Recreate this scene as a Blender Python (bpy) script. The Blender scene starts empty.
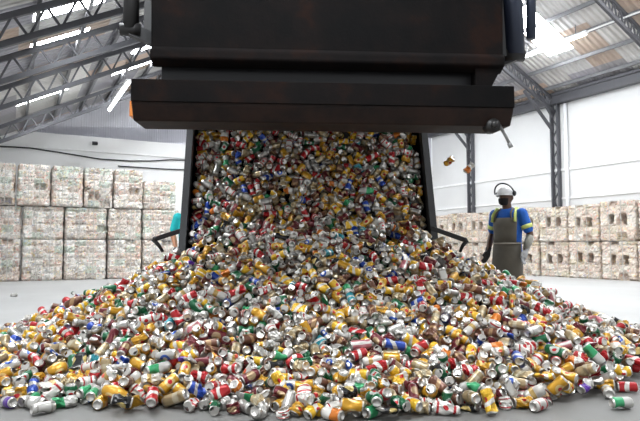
import bpy, bmesh, math, random, base64, zlib
import numpy as np
from mathutils import Vector, Matrix
scene = bpy.context.scene
COL = scene.collection
random.seed(4)
PI = math.pi

# ------------------------------------------------------------------ helpers
class MB:
    """collects shapes into one mesh"""
    def __init__(self): self.v, self.f = [], []
    def add(self, vs, fs):
        o = len(self.v); self.v += [tuple(p) for p in vs]; self.f += [tuple(i + o for i in f) for f in fs]; return self
    def box(self, a, b):
        (x0, y0, z0), (x1, y1, z1) = a, b
        return self.add([(x, y, z) for x in (x0, x1) for y in (y0, y1) for z in (z0, z1)],
                        [(0, 1, 3, 2), (4, 6, 7, 5), (0, 4, 5, 1), (2, 3, 7, 6), (0, 2, 6, 4), (1, 5, 7, 3)])
    def bar(self, p, q, w, h=None, up=(0, 0, 1)):
        """square bar from p to q"""
        h = h or w; p, q = Vector(p), Vector(q); d = (q - p).normalized(); u = Vector(up)
        if abs(d.dot(u)) > .98: u = Vector((1, 0, 0))
        s = d.cross(u).normalized() * (w / 2); t = s.cross(d).normalized() * (h / 2)
        return self.add([p - s - t, p + s - t, p + s + t, p - s + t, q - s - t, q + s - t, q + s + t, q - s + t],
                        [(0, 3, 2, 1), (4, 5, 6, 7), (0, 1, 5, 4), (1, 2, 6, 5), (2, 3, 7, 6), (3, 0, 4, 7)])
    def tube(self, pts, radii, n=12, sx=1., sy=1., caps=True):
        """round tube along points; radii one value or one each"""
        pts = [Vector(p) for p in pts]
        if not hasattr(radii, '__len__'): radii = [radii] * len(pts)
        vs, fs = [], []; ref = None
        for i, p in enumerate(pts):
            d = (pts[min(i + 1, len(pts) - 1)] - pts[max(i - 1, 0)]).normalized()
            if ref is None: ref = Vector((0, 0, 1)) if abs(d.z) < .9 else Vector((1, 0, 0))
            s = d.cross(ref).normalized(); ref = s.cross(d).normalized()
            for k in range(n):
                a = 2 * PI * k / n; vs.append(p + (s * math.cos(a) * sx + ref * math.sin(a) * sy) * radii[i])
        for i in range(len(pts) - 1):
            for k in range(n):
                fs.append((i * n + k, i * n + (k + 1) % n, (i + 1) * n + (k + 1) % n, (i + 1) * n + k))
        if caps:
            fs.append(tuple(range(n))[::-1]); fs.append(tuple((len(pts) - 1) * n + k for k in range(n)))
        return self.add(vs, fs)
    def ball(self, c, r, n=14, m=8):
        """ellipsoid"""
        r = r if hasattr(r, '__len__') else (r, r, r); c = Vector(c); vs = [c + Vector((0, 0, -r[2]))]; fs = []
        for i in range(1, m):
            t = -PI / 2 + PI * i / m
            for k in range(n):
                a = 2 * PI * k / n; vs.append(c + Vector((r[0] * math.cos(t) * math.cos(a), r[1] * math.cos(t) * math.sin(a), r[2] * math.sin(t))))
        vs.append(c + Vector((0, 0, r[2]))); T = len(vs) - 1
        for k in range(n):
            fs.append((0, 1 + (k + 1) % n, 1 + k)); fs.append((T, T - n + k, T - n + (k + 1) % n))
            for i in range(m - 2): fs.append((1 + i * n + k, 1 + i * n + (k + 1) % n, 1 + (i + 1) * n + (k + 1) % n, 1 + (i + 1) * n + k))
        return self.add(vs, fs)
    def limb(self, pts, radii):
        """tapered limb with rounded joints"""
        self.tube(pts, radii, 14)
        for p, r in zip(pts, radii): self.ball(p, r * .995)
        return self
    def rings(self, rs, n=24, a0=0., a1=2 * PI, close=True):
        """loft through ellipses (cx, cy, z, rx, ry)"""
        vs, fs = [], []; m = n if close else n + 1
        for (cx, cy, z, rx, ry) in rs:
            for k in range(m):
                a = a0 + (a1 - a0) * k / n; vs.append((cx + rx * math.cos(a), cy + ry * math.sin(a), z))
        for i in range(len(rs) - 1):
            for k in range(n): fs.append((i * m + k, i * m + (k + 1) % m, (i + 1) * m + (k + 1) % m, (i + 1) * m + k))
        if close: fs.append(tuple(range(n))[::-1]); fs.append(tuple((len(rs) - 1) * n + k for k in range(n)))
        return self.add(vs, fs)
    def prism(self, poly, x0, x1):
        """polygon in (y, z) pushed out along x"""
        n = len(poly)
        return self.add([(x0, y, z) for y, z in poly] + [(x1, y, z) for y, z in poly],
                        [tuple(range(n))[::-1], tuple(range(n, 2 * n))] + [(i, (i + 1) % n, n + (i + 1) % n, n + i) for i in range(n)])
    def build(self, name, mat, parent=None, smooth=False, bevel=0., fix=True):
        me = bpy.data.meshes.new(name); me.from_pydata(self.v, [], self.f)
        if fix:
            bm = bmesh.new(); bm.from_mesh(me); bmesh.ops.recalc_face_normals(bm, faces=bm.faces); bm.to_mesh(me); bm.free()
        return link(name, me, mat, parent, smooth, bevel)

def link(name, me, mat, parent=None, smooth=False, bevel=0.):
    o = bpy.data.objects.new(name, me); COL.objects.link(o)
    if mat is not None: me.materials.append(mat)
    if smooth: me.polygons.foreach_set('use_smooth', [True] * len(me.polygons))
    if bevel:
        b = o.modifiers.new('edge', 'BEVEL'); b.width = bevel; b.segments = 2; b.limit_method = 'ANGLE'
    o.parent = parent
    return o
def tag(o, label, cat, group=None, kind=None):
    o['label'] = label; o['category'] = cat
    if group: o['group'] = group
    if kind: o['kind'] = kind
    return o
def empty(name, loc=(0, 0, 0), rz=0.):
    o = bpy.data.objects.new(name, None); o.empty_display_size = .1; COL.objects.link(o); o.location = loc; o.rotation_euler = (0, 0, rz); return o
def structure(o, label=None):
    o['kind'] = 'structure'
    if label: o['label'] = label
    return o

# ------------------------------------------------------------------ materials
class NT:
    def __init__(self, name):
        self.m = bpy.data.materials.new(name); self.m.use_nodes = True; self.t = self.m.node_tree
        self.b = self.t.nodes['Principled BSDF']
    def n(self, kind, **kw):
        nd = self.t.nodes.new(kind)
        for k, v in kw.items(): setattr(nd, k, v)
        return nd
    def put(self, sock, v):
        if isinstance(v, bpy.types.NodeSocket): self.t.links.new(v, sock)
        elif isinstance(v, (tuple, list)) and len(v) == 3 and sock.type == 'RGBA': sock.default_value = (*v, 1)
        else: sock.default_value = v
    def math(self, op, a, b=0., c=None):
        nd = self.n('ShaderNodeMath', operation=op); self.put(nd.inputs[0], a); self.put(nd.inputs[1], b)
        if c is not None: self.put(nd.inputs[2], c)
        return nd.outputs[0]
    def mix(self, f, a, b, mode='MIX'):
        nd = self.n('ShaderNodeMix', data_type='RGBA', blend_type=mode); self.put(nd.inputs[0], f); self.put(nd.inputs[6], a); self.put(nd.inputs[7], b); return nd.outputs[2]
    def noise(self, scale, detail=4., vec=None, rough=.55):
        nd = self.n('ShaderNodeTexNoise'); nd.inputs['Scale'].default_value = scale; nd.inputs['Detail'].default_value = detail; nd.inputs['Roughness'].default_value = rough
        if vec is not None: self.put(nd.inputs['Vector'], vec)
        return nd.outputs[0]
    def ramp(self, f, stops, hard=False):
        nd = self.n('ShaderNodeValToRGB'); self.put(nd.inputs[0], f); e = nd.color_ramp.elements
        if hard: nd.color_ramp.interpolation = 'CONSTANT'
        while len(e) < len(stops): e.new(.5)
        for el, (p, c) in zip(e, stops): el.position = p; el.color = (*c, 1)
        return nd.outputs[0]
    def obj(self): return self.n('ShaderNodeTexCoord').outputs['Object']
    def scaled(self, vec, s):
        nd = self.n('ShaderNodeMapping'); self.put(nd.inputs[0], vec); nd.inputs['Scale'].default_value = s; return nd.outputs[0]
    def bump(self, h, strength=.3, dist=.01):
        nd = self.n('ShaderNodeBump'); self.put(nd.inputs['Height'], h); nd.inputs['Strength'].default_value = strength; nd.inputs['Distance'].default_value = dist
        self.put(self.b.inputs['Normal'], nd.outputs[0])
    def done(self, color=None, rough=.5, metal=0., spec=None, coat=0.):
        if color is not None: self.put(self.b.inputs['Base Color'], color)
        self.put(self.b.inputs['Roughness'], rough); self.put(self.b.inputs['Metallic'], metal)
        if spec is not None: self.b.inputs['Specular IOR Level'].default_value = spec
        if coat: self.b.inputs['Coat Weight'].default_value = coat; self.b.inputs['Coat Roughness'].default_value = .15
        return self.m
def plain(name, c, rough=.5, metal=0., var=.15, scale=12., bump=0., spec=None):
    """a colour with slight mottling"""
    t = NT(name); f = t.noise(scale, vec=t.obj())
    col = t.mix(f, tuple(x * (1 - var) for x in c), tuple(min(1, x * (1 + var)) for x in c))
    if bump: t.bump(f, bump)
    return t.done(col, rough, metal, spec)
def glow(name, c, s):
    m = bpy.data.materials.new(name); m.use_nodes = True; b = m.node_tree.nodes['Principled BSDF']
    b.inputs['Base Color'].default_value = (.8, .8, .8, 1); b.inputs['Emission Color'].default_value = (*c, 1); b.inputs['Emission Strength'].default_value = s
    return m
# ------------------------------------------------------------------ drink cans: shapes
SEG = 16
CAN_KINDS = [  # (length, radius, way it is damaged)
    (.122, .033, 'sound'), (.122, .033, 'dented'), (.122, .033, 'dented'), (.157, .033, 'dented'),
    (.122, .033, 'crumpled'), (.122, .033, 'crumpled'), (.122, .033, 'crumpled'), (.157, .033, 'crumpled'),
    (.122, .033, 'flattened'), (.122, .033, 'flattened'), (.122, .033, 'bent'), (.157, .033, 'bent'),
    (.122, .033, 'squashed short'), (.122, .033, 'squashed short'), (.134, .029, 'sound'), (.122, .033, 'pinched')]

def can_shape(k):
    """verts, faces, uvs per vertex, region of each face (0 body, 1 base, 2 lid) of can kind k, axis along z"""
    L, R, how = CAN_KINDS[k]
    rng = np.random.default_rng(100 + k)
    h = L / 2
    q = R / .033
    base = [(.0005, -h + .010), (.013 * q, -h + .0075), (.0205 * q, -h + .0025), (.0235 * q, -h)]
    nb = 9
    body = [(.0235 * q, -h), (.0285 * q, -h + .006)] + [(R, z) for z in np.linspace(-h + .014, h - .015, nb)] + [(.0295 * q, h - .008), (.0268 * q, h)]
    lid = [(.0268 * q, h), (.0245 * q, h + .0004), (.0232 * q, h - .004), (.015 * q, h - .004), (.006 * q, h - .004), (.0005, h - .004)]
    P, UV, F, reg = [], [], [], []
    for ri, prof in ((1, base), (0, body), (2, lid)):
        o = len(P)
        for (r, z) in prof:
            for s in range(SEG + 1):
                a = 2 * np.pi * s / SEG
                P.append((r * np.cos(a), r * np.sin(a), z)); UV.append((s / SEG, (z + h) / L))
        w = SEG + 1
        for i in range(len(prof) - 1):
            for s in range(SEG):
                if ri == 2 and i in (2, 3) and s in (1, 2, 3, 4) and not (i == 3 and s in (1, 4)):
                    continue                      # the drinking hole
                F.append((o + i * w + s, o + i * w + s + 1, o + (i + 1) * w + s + 1, o + (i + 1) * w + s)); reg.append(ri)
    P = np.array(P); UV = np.array(UV)
    x, y, z = P.T.copy()
    t = z / h
    def noise(p, f, sd):
        g = np.random.default_rng(sd); v = np.zeros(len(p))
        for _ in range(6):
            d = g.normal(size=3); d /= np.linalg.norm(d)
            v += np.abs(np.sin(p @ d * f * g.uniform(.6, 1.6) + g.uniform(0, 6.3))) - .63
        return v / 2.2
    Q = np.stack([x, y, z], 1)
    mid = np.clip(1 - np.abs(t) ** 4, 0, 1)
    def dent(Q, a, zz, s, d):
        c = np.array([R * np.cos(a), R * np.sin(a), zz * h])
        n = np.array([np.cos(a), np.sin(a), 0])
        g = np.exp(-((Q - c) ** 2 / np.array([s * s, s * s, (s * 1.3) ** 2])).sum(1))
        return Q - n * (d * g)[:, None]
    if how == 'dented':
        for _ in range(3):
            Q = dent(Q, rng.uniform(0, 6.28), rng.uniform(-.7, .7), rng.uniform(.012, .022), rng.uniform(.008, .016))
    elif how == 'crumpled':
        for _ in range(6):
            Q = dent(Q, rng.uniform(0, 6.28), rng.uniform(-.8, .8), rng.uniform(.012, .022), rng.uniform(.012, .024))
        rad = np.maximum(np.hypot(Q[:, 0], Q[:, 1]), 1e-4)
        f = 1 + noise(P, 90, k) * .30 * (mid + .15)
        Q[:, 0] *= f; Q[:, 1] *= f
        th = .35 * t * rng.choice([-1, 1])
        Q = np.stack([Q[:, 0] * np.cos(th) - Q[:, 1] * np.sin(th), Q[:, 0] * np.sin(th) + Q[:, 1] * np.cos(th), Q[:, 2] * .92], 1)
    elif how == 'flattened':
        m = .45 + .25 * t * rng.choice([-1, 1])
        Q[:, 0] *= m; Q[:, 1] *= 1.32 - .1 * np.abs(t)
        Q += (noise(P, 80, k) * .006)[:, None] * np.array([1, .4, 0])
        Q[:, 0] += .012 * np.sin(t * 2.2)
    elif how in ('bent', 'pinched'):
        pin = np.exp(-(t / .28) ** 2)
        Q[:, 0] *= 1 - .55 * pin; Q[:, 1] *= 1 + .22 * pin
        f = 1 + noise(P, 70, k) * .12 * mid
        Q[:, 0] *= f; Q[:, 1] *= f
        if how == 'bent':
            ang = .45 * np.clip(t / .5, -1, 1)
            X, Z = Q[:, 0].copy(), Q[:, 2].copy()
            Q[:, 0] = X * np.cos(ang) + Z * np.sin(ang); Q[:, 2] = Z * np.cos(ang) - X * np.sin(ang)
    elif how == 'squashed short':
        c = .42 + .12 * (k % 2)
        f = 1 + .13 * np.sin(t * 9 + 3 * np.sin(np.arctan2(y, x) * 2)) * mid + noise(P, 90, k) * .15 * mid
        Q[:, 0] *= f; Q[:, 1] *= f
        Q[:, 2] = Q[:, 2] * c + .012 * t * 0 + Q[:, 0] * .25 * np.clip(t, 0, 1)
    # weld seam columns: the last column repeats the first
    w = SEG + 1
    Q = Q.reshape(-1, w, 3); Q[:, -1] = Q[:, 0]; Q = Q.reshape(-1, 3)
    Q -= (Q.max(0) + Q.min(0)) / 2
    return Q, np.array(F), UV, np.array(reg)
CAN_COLOURS = ['gold', 'yellow', 'champagne', 'red', 'maroon', 'dark-green', 'bright-green', 'blue', 'white', 'silver-and-blue', 'silver', 'white-and-gold', 'brown', 'orange', 'black', 'teal', 'pink', 'purple']
CAN_POSES = ['lid facing out', 'base facing out', 'lying level', 'on end', 'tilting rightward', 'tilting leftward']
CAN_ROWS = ['front edge', 'low slope', 'mid slope', 'upper slope']
CAN_SIDES = ['far left', 'left', 'left of centre', 'at centre', 'right of centre', 'right', 'far right']
CAN_SPECIAL = ['dull gold can in mid-air beside the right rear post of the truck', 'orange can in mid-air in front of the lattice column behind the worker',
    'bright-green and silver can alone on bare floor at the lower right corner', 'white-and-gold can on bare floor between heap and the lone green can',
    'red can with white band on bare floor, furthest right of the strays', 'silver can lying on floor by foot of far bales, at left frame edge',
    'silver-and-blue can on floor below the far bales, beside a green one', 'small dark-green can on floor below the far bales', 'silver can lying loose on dark floor, front left of the heap']
def can_label(k, d, code):
    """the words that single out one can: its damage, colour, lie, spot on the heap and the colours next to it"""
    ps, vt, hz, how, c1, c2, c3 = code
    if ps < 0: return CAN_SPECIAL[vt]
    L, R, st = CAN_KINDS[k]; st = {'sound': 'undented'}.get(st, st) + (' tall' if L > .15 else '') + (' slim' if R < .03 else '')
    c = CAN_COLOURS
    spot = f'{CAN_POSES[ps]}, {CAN_ROWS[vt]} {CAN_SIDES[hz]}'
    if how == 4: return f'{c[d]} can, {spot}, between {c[c1]} and {c[c2]}, under {c[c3]}'
    return f'{st} {c[d]} can, {spot}, ' + (f'between {c[c1]} and {c[c2]}', f'under {c[c1]} one', f'above {c[c1]} one', f'beside {c[c1]} one')[how]
# every can of its own: kind, paint, place in mm, turn in milliradians, then the codes its label is put together from
CANS = [
(1,10,-1504,3212,34,-625,1479,625,-1,8,0,0,0,0,0),
(1,6,1687,3314,34,-118,1568,118,-1,2,0,0,0,0,0),
(1,3,1919,3689,34,-2148,152,2148,-1,4,0,0,0,0,0),
(2,11,1738,3563,34,-970,1344,970,-1,3,0,0,0,0,0),
(4,13,1397,5400,1648,208,729,416,-1,1,0,0,0,0,0),
(5,0,1233,5500,1730,1071,429,579,-1,0,0,0,0,0,0),
(2,10,-5657,10800,34,-314,1548,314,-1,5,0,0,0,0,0),
(2,5,-4769,11277,34,-1656,843,1656,-1,7,0,0,0,0,0),
(1,9,-4398,10576,34,-932,1362,932,-1,6,0,0,0,0,0),
(7,1,913,3199,73,-483,-408,-1053,3,0,5,0,4,4,0),
(7,8,679,3190,37,1913,-491,-2230,2,0,4,0,8,14,0),
(3,2,-811,3319,59,-2301,-105,1477,2,0,1,0,0,0,0),
(1,0,167,3098,78,-1483,1179,-1322,2,0,3,0,8,2,0),
(2,13,66,3094,34,-1161,-1066,244,2,0,3,0,1,2,0),
(11,10,-323,3136,39,-1426,-1047,-1364,1,0,2,0,10,0,0),
(7,6,-1447,3333,35,-1125,1145,-238,2,0,0,0,10,9,0),
(0,0,1388,3452,98,-2495,-618,925,4,1,6,0,10,1,0),
(2,3,-564,3322,89,-478,1260,551,4,1,2,0,3,4,0),
(5,14,-1077,3214,70,-1857,808,-1301,2,0,1,0,2,0,0),
(3,6,-987,3568,169,-639,1407,658,2,2,1,0,0,13,0),
(0,0,-871,3402,122,-567,772,136,4,1,1,0,11,0,0),
(3,6,1840,3953,186,2444,-1216,1107,5,2,6,0,3,3,0),
(11,0,-1157,3331,86,-1464,-511,1796,2,1,1,0,6,3,0),
(3,9,-969,3714,224,-1552,930,-2183,2,2,1,0,1,1,0),
(3,5,1556,3878,221,399,1832,-1157,2,2,6,0,12,2,0),
(4,7,-699,3357,96,-1399,1597,-452,5,1,2,0,0,3,0),
(2,3,-922,3246,87,-577,-1268,-1706,1,0,1,0,8,0,0),
(10,1,-32,3138,37,1763,538,-1656,2,0,3,0,0,13,0),
(4,5,428,3144,79,1757,-753,1459,5,0,4,0,2,1,0),
(15,2,1670,3694,132,1504,-1967,-1563,2,2,6,0,0,3,0),
(10,5,290,3143,100,-741,2021,2236,1,0,4,0,2,3,0),
(15,11,1232,3386,67,819,780,1000,4,1,5,0,16,4,0),
(3,7,492,3887,262,-1357,1300,-887,2,3,4,0,4,1,0),
(6,14,155,3304,95,1130,1629,1716,2,1,3,0,0,6,0),
(7,8,-1541,3392,65,-969,166,-1149,4,1,0,0,6,13,0),
(2,8,1210,3272,35,-80,1670,1047,1,0,5,0,0,4,0),
(0,4,-420,3555,125,49,-1977,740,4,1,2,0,4,0,0),
(15,2,831,3253,83,-1626,-422,-18,1,0,5,0,8,10,0),
(10,0,-1654,3708,139,39,1415,1297,4,2,0,0,4,5,0),
(11,3,657,3881,237,1616,-1164,-400,4,2,4,0,6,1,0),
(3,16,269,3902,259,-179,-1655,734,2,3,3,0,12,4,0),
(5,11,-985,3437,136,-1583,704,-1345,2,1,1,0,11,0,0),
(11,6,-245,3768,219,-1789,-846,-2064,2,2,3,0,10,2,0),
(4,0,1142,3324,34,1820,-660,-1657,2,0,5,0,8,8,0),
(2,12,679,3395,115,2297,-1150,1391,5,1,4,0,8,9,0),
(7,1,-232,3436,120,-391,-612,-93,5,1,3,0,5,1,0),
(4,8,-84,3198,85,-1741,-235,780,1,0,3,0,10,11,0),
(7,3,352,3643,163,-1856,-38,-2415,2,2,4,0,11,4,0),
(11,0,624,3343,92,544,-1487,2144,0,1,4,0,8,12,0),
(0,3,247,3783,217,2043,580,-1645,2,2,3,0,5,4,0),
(7,1,488,3499,124,-594,-2249,1142,4,1,4,0,0,2,0),
(15,0,-1231,3325,34,-1012,1559,1616,1,0,1,0,9,2,0),
(15,3,-557,3646,154,-519,-1647,-258,2,2,2,0,11,11,0),
(5,17,1604,3570,67,-792,950,-67,1,1,6,0,3,0,0),
(11,0,-1211,4061,350,550,-1303,888,2,3,1,0,10,13,0),
(1,6,280,3146,34,1335,1697,2156,1,0,4,0,2,14,0),
(5,3,-715,3491,140,2273,-150,1943,2,1,2,0,10,10,0),
(1,10,-171,3235,61,-494,657,1119,3,0,3,0,0,8,0),
(1,17,-1756,3337,32,-1477,-889,442,1,0,0,1,2,0,0),
(10,8,-1400,3536,96,1293,-1013,-407,2,1,0,0,2,11,0),
(10,0,120,3470,144,-921,-1962,-805,1,1,3,0,5,1,0),
(9,14,-1568,3836,171,-754,-1039,-1337,1,2,0,0,5,15,0),
(10,1,1963,3833,105,2339,-251,1977,2,2,6,0,5,3,0),
(2,6,-1299,3389,68,-719,1684,1927,1,0,1,0,6,0,0),
(10,6,862,3388,99,-2002,796,2067,2,1,5,0,10,10,0),
(4,11,1160,3792,233,-506,-1585,394,2,2,5,0,13,4,0),
(2,1,489,3180,65,-1522,1297,2212,2,0,4,0,5,2,0),
(3,10,1504,4122,318,1962,625,-1753,0,3,5,0,10,1,0),
(13,4,-471,3212,31,3093,-220,381,3,0,2,0,10,10,0),
(3,0,-813,3530,164,-1271,69,245,1,2,2,0,14,2,0),
(9,10,1095,3386,101,-2876,950,-204,3,1,5,0,0,9,0),
(3,12,1182,4515,585,1659,963,1216,2,3,5,0,2,1,0),
(5,8,-709,3275,34,-263,-2095,2215,0,0,2,0,2,10,0),
(3,12,1205,4107,308,1555,-462,1348,2,3,5,0,12,7,0),
(13,0,-122,3166,37,485,-2198,555,4,0,3,0,10,1,0),
(6,10,-1086,3926,267,-108,-1165,-613,5,3,1,0,4,1,0),
(0,12,-482,3967,286,1118,-1053,-230,2,3,2,0,5,12,0),
(0,2,629,3659,168,-79,1902,-900,2,2,4,0,3,10,0),
(11,9,540,4227,416,88,-1621,-924,2,3,4,0,10,0,0),
(3,4,-726,4087,298,1642,652,-2371,2,3,2,0,0,1,0),
(3,11,-795,4513,548,1650,1559,1201,5,3,2,0,8,3,0),
(7,10,586,4043,316,1384,818,1859,2,3,4,0,10,8,0),
(4,2,-113,3600,183,-1796,618,1357,1,2,3,0,5,5,0),
(2,14,-285,3667,173,1170,-972,-197,2,2,2,0,12,3,0),
(3,2,1796,4178,268,-1223,-679,-737,1,3,6,0,10,0,0),
(7,1,1010,3928,201,-1112,390,143,1,2,5,0,4,13,0),
(4,10,-294,3935,312,-638,1398,-1218,2,3,3,0,12,2,0),
(13,8,1038,3316,31,2357,-1820,290,3,0,5,0,1,0,0),
(3,7,-1724,3544,57,432,2152,-1219,0,1,0,0,0,11,0),
(0,12,-1111,3393,132,-1479,-1240,-957,1,1,1,0,3,11,0),
(7,2,-174,3973,324,-78,1409,1693,1,3,3,0,9,12,0),
(2,3,-1026,4214,400,-579,-415,1190,5,3,1,0,3,8,0),
(3,13,1132,3863,246,2075,-208,-1740,2,2,5,0,7,11,0),
(15,0,-434,4202,429,-1700,1650,-1498,5,3,2,0,3,0,0),
(3,2,245,4196,381,-359,-1849,-1025,1,3,3,0,1,2,0),
(5,8,-1044,3396,68,2171,1091,929,5,1,1,0,3,0,0),
(14,2,1406,4170,353,-1078,1691,-1865,2,3,5,0,4,1,0),
(4,5,-574,3218,35,1608,-502,772,0,0,2,0,10,10,0),
(2,8,-1469,3759,144,1302,616,1269,2,2,0,0,14,2,0),
(3,2,830,3499,135,692,1358,-2692,0,1,5,0,5,3,0),
(1,2,912,3482,126,-1205,-2157,672,4,1,5,0,2,12,0),
(4,4,543,3421,115,-1896,-398,857,2,1,4,0,1,8,0),
(9,14,352,3098,59,-2184,-956,-1446,1,0,4,0,6,5,0),
(11,0,-1151,3713,167,1365,971,221,0,2,1,0,10,10,0),
(0,4,-1274,3820,243,-1121,353,483,1,2,1,0,10,1,0),
(15,10,-1586,3299,34,915,1310,416,2,0,0,0,6,8,0),
(2,1,234,3515,148,884,-1587,-1398,2,1,3,0,0,5,0),
(4,0,-1227,3989,288,-898,529,-1477,4,3,1,0,6,4,0),
(2,10,-406,3240,33,1630,113,854,0,0,2,0,4,10,0),
(2,0,1505,3591,123,-456,1906,-1348,2,1,6,0,0,2,0),
(6,0,-1727,3403,58,-370,-3120,0,3,1,0,0,2,7,0),
(4,2,-332,3257,59,-786,1632,-1608,2,0,2,0,6,4,0),
(11,2,-1693,4057,223,1037,1195,114,0,2,0,0,2,4,0),
(14,4,526,3315,82,-291,-1431,-2445,1,1,4,0,0,8,0),
(1,4,-742,3709,181,-1992,-511,1667,2,2,2,0,17,3,0),
(14,11,1054,4110,335,-2292,-1447,1567,4,3,5,0,10,10,0),
(12,8,-195,3125,31,0,0,346,3,0,3,0,10,10,0),
(8,2,1227,3564,135,1625,-1262,1740,2,1,5,0,1,1,0),
(1,9,-1990,3773,145,-1313,364,-813,2,2,0,1,3,0,0),
(15,6,-1365,3454,65,-859,-1872,-2215,4,1,0,0,5,6,0),
(0,11,329,3703,190,-936,1154,-1088,2,2,4,0,12,3,0),
(0,11,-1278,3542,125,-1014,-2134,354,4,1,1,0,3,0,0),
(11,12,-2094,4974,441,678,1107,1435,4,3,0,0,3,5,0),
(15,1,614,3958,278,-1499,1676,-752,5,3,4,0,4,12,0),
(5,12,769,4063,297,-534,-778,1084,5,3,4,0,12,11,0),
(9,1,-148,4268,457,881,1306,270,2,3,3,0,0,2,0),
(4,10,-514,3313,37,-1444,436,-736,2,0,2,0,5,4,0),
(7,3,-640,4493,568,-2015,-1433,1578,4,3,2,0,1,0,0),
(4,10,-379,3846,215,-2496,307,-1559,5,2,2,0,4,6,0),
(11,2,-1781,4024,207,1333,-1456,-1910,1,2,0,0,9,2,0),
(15,10,-325,4192,433,2353,764,816,5,3,3,0,0,7,0),
(1,7,1253,3727,205,1732,111,-325,0,2,5,0,4,12,0),
(9,14,821,3283,14,389,1168,-495,2,0,5,0,8,4,0),
(5,2,609,3508,141,-923,-1537,1076,2,1,4,0,1,14,0),
(3,10,1810,3756,64,1029,363,1079,4,1,6,0,5,0,0),
(6,3,916,3613,153,-1920,793,-1709,2,2,5,0,2,2,0),
(0,0,461,3764,199,272,1567,-40,2,2,4,0,11,8,0),
(5,5,294,3359,135,-1244,854,701,1,1,4,0,10,0,0),
(4,9,1118,3477,112,2165,-156,1240,5,1,5,0,10,2,0),
(3,0,-1852,4429,373,-1350,1312,-88,2,3,0,0,13,3,0),
(14,8,-1242,4206,390,361,-1776,-115,2,3,1,0,10,3,0),
(13,13,-484,3423,95,-1991,-1692,-1210,1,1,2,0,3,9,0),
(3,0,-465,4779,738,1918,718,787,5,3,2,0,1,10,0),
(6,12,127,3947,275,1524,524,-2675,5,3,3,0,9,10,0),
(7,3,1743,4567,418,-1075,2128,-1350,5,3,5,0,2,2,0),
(4,11,-548,3795,184,-863,1623,-476,2,2,2,0,12,1,0),
(0,0,-34,3563,161,-1016,-1886,-2078,1,2,3,0,2,5,0),
(0,2,-1458,3930,213,-996,-444,-1447,4,2,1,0,12,0,0),
(11,9,-1003,4085,285,1660,-1405,-809,4,3,1,0,1,16,0),
(5,5,-1441,3415,58,1,1,-2678,3,1,0,0,8,6,0),
(15,0,964,4060,282,2344,307,1205,5,3,5,0,0,0,0),
(10,0,1405,3584,135,1042,-1039,2771,4,1,6,0,0,0,0),
(15,1,-945,3924,248,-765,1520,-1378,2,3,1,0,1,4,0),
(6,2,-130,3907,235,-1213,672,-724,2,2,3,0,6,2,0),
(0,2,109,3592,170,265,1757,2127,1,2,3,0,12,9,0),
(4,2,546,3218,33,-775,-1416,250,2,0,4,0,1,8,0),
(11,5,-917,4379,452,2070,1396,868,5,3,2,0,8,11,0),
(4,0,1034,3701,160,1003,-1700,-2032,2,2,5,0,3,0,0),
(6,0,-21,3386,62,646,137,2903,3,1,3,0,8,12,0),
(9,0,-1036,3276,44,1765,-1173,-1822,2,0,1,0,14,3,0),
(6,10,-321,3890,258,954,1947,1275,2,3,2,0,0,2,0),
(1,4,397,3962,278,-324,-1095,-715,5,3,4,0,1,7,0),
(3,4,-1446,4069,271,1883,-1595,483,3,3,1,0,5,3,0),
(15,5,774,3683,193,-2591,-423,-560,3,2,4,0,10,3,0),
(11,8,1362,3768,172,479,-1772,285,4,2,5,0,0,0,0),
(2,5,1538,4099,261,-2074,-311,1135,2,3,5,0,10,0,0),
(7,11,-361,4402,496,1498,-249,1742,2,3,2,0,10,5,0),
(6,8,1362,3902,228,-1154,-1134,782,2,2,5,0,10,3,0),
(4,5,31,3531,137,1138,2419,1344,1,1,3,0,0,2,0),
(1,3,-612,3381,108,586,1842,-2337,0,1,2,0,7,3,0),
(4,4,-1817,3842,125,-1821,1583,714,1,2,0,0,3,2,0),
(2,0,-92,3449,98,1048,-1439,-943,2,1,3,0,9,12,0),
(3,2,869,4593,573,1972,-1569,1036,5,3,4,0,3,12,0),
(11,3,-1680,4970,583,-626,-11,-1355,4,3,1,0,5,11,0),
(0,1,135,4087,352,-1374,-615,435,1,3,3,0,2,2,0),
(2,10,-1423,4186,347,1351,-1060,-400,2,3,1,0,4,10,0),
(6,3,1347,4454,504,1088,1141,467,2,3,5,0,14,8,0),
(7,10,-1233,3616,156,692,-1419,-250,2,2,1,0,2,4,0),
(0,3,337,3208,99,-1866,-848,69,1,0,4,0,5,2,0),
(2,12,383,4244,440,1504,-1812,1264,0,3,4,0,8,0,0),
(4,5,743,3549,140,1457,18,-1316,0,1,4,0,14,2,0),
(2,5,-801,4306,452,-278,1957,-1191,0,3,2,0,5,0,0),
(5,5,705,3259,58,-510,3098,1,3,0,4,0,12,12,0),
(9,4,-201,3340,92,-106,-1630,-330,2,1,3,0,12,10,0),
(10,1,-838,3762,214,-337,-1733,-1,2,2,2,0,9,4,0),
(2,12,-98,3956,305,1253,-573,-20,0,3,3,0,2,11,0),
(2,0,-220,3278,34,692,-1506,970,0,0,3,0,2,10,0),
(11,12,-53,4166,361,-1725,-1422,1277,4,3,3,0,0,11,0),
(15,10,151,4001,308,107,-1238,34,2,3,3,0,12,2,0),
(15,1,1123,4288,402,-1198,1713,2280,2,3,5,0,1,2,0),
(8,5,2,3216,62,-790,-2434,38,4,0,3,0,0,10,0),
(0,2,-1327,3661,155,2499,-1710,317,3,2,1,0,8,3,0),
(8,1,1341,3533,130,-684,-1700,-107,2,1,5,0,2,0,0),
(15,5,-1358,4409,426,306,2128,1885,1,3,1,0,11,5,0),
(15,6,-1662,3380,34,1584,540,-1042,2,0,0,0,0,10,0),
(1,1,277,4747,715,-1394,1475,-677,5,3,3,0,0,9,0),
(10,1,24,4542,589,1291,1303,-48,5,3,3,0,11,1,0),
(1,3,865,4781,748,335,-1372,-602,2,3,4,0,1,4,0),
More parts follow.
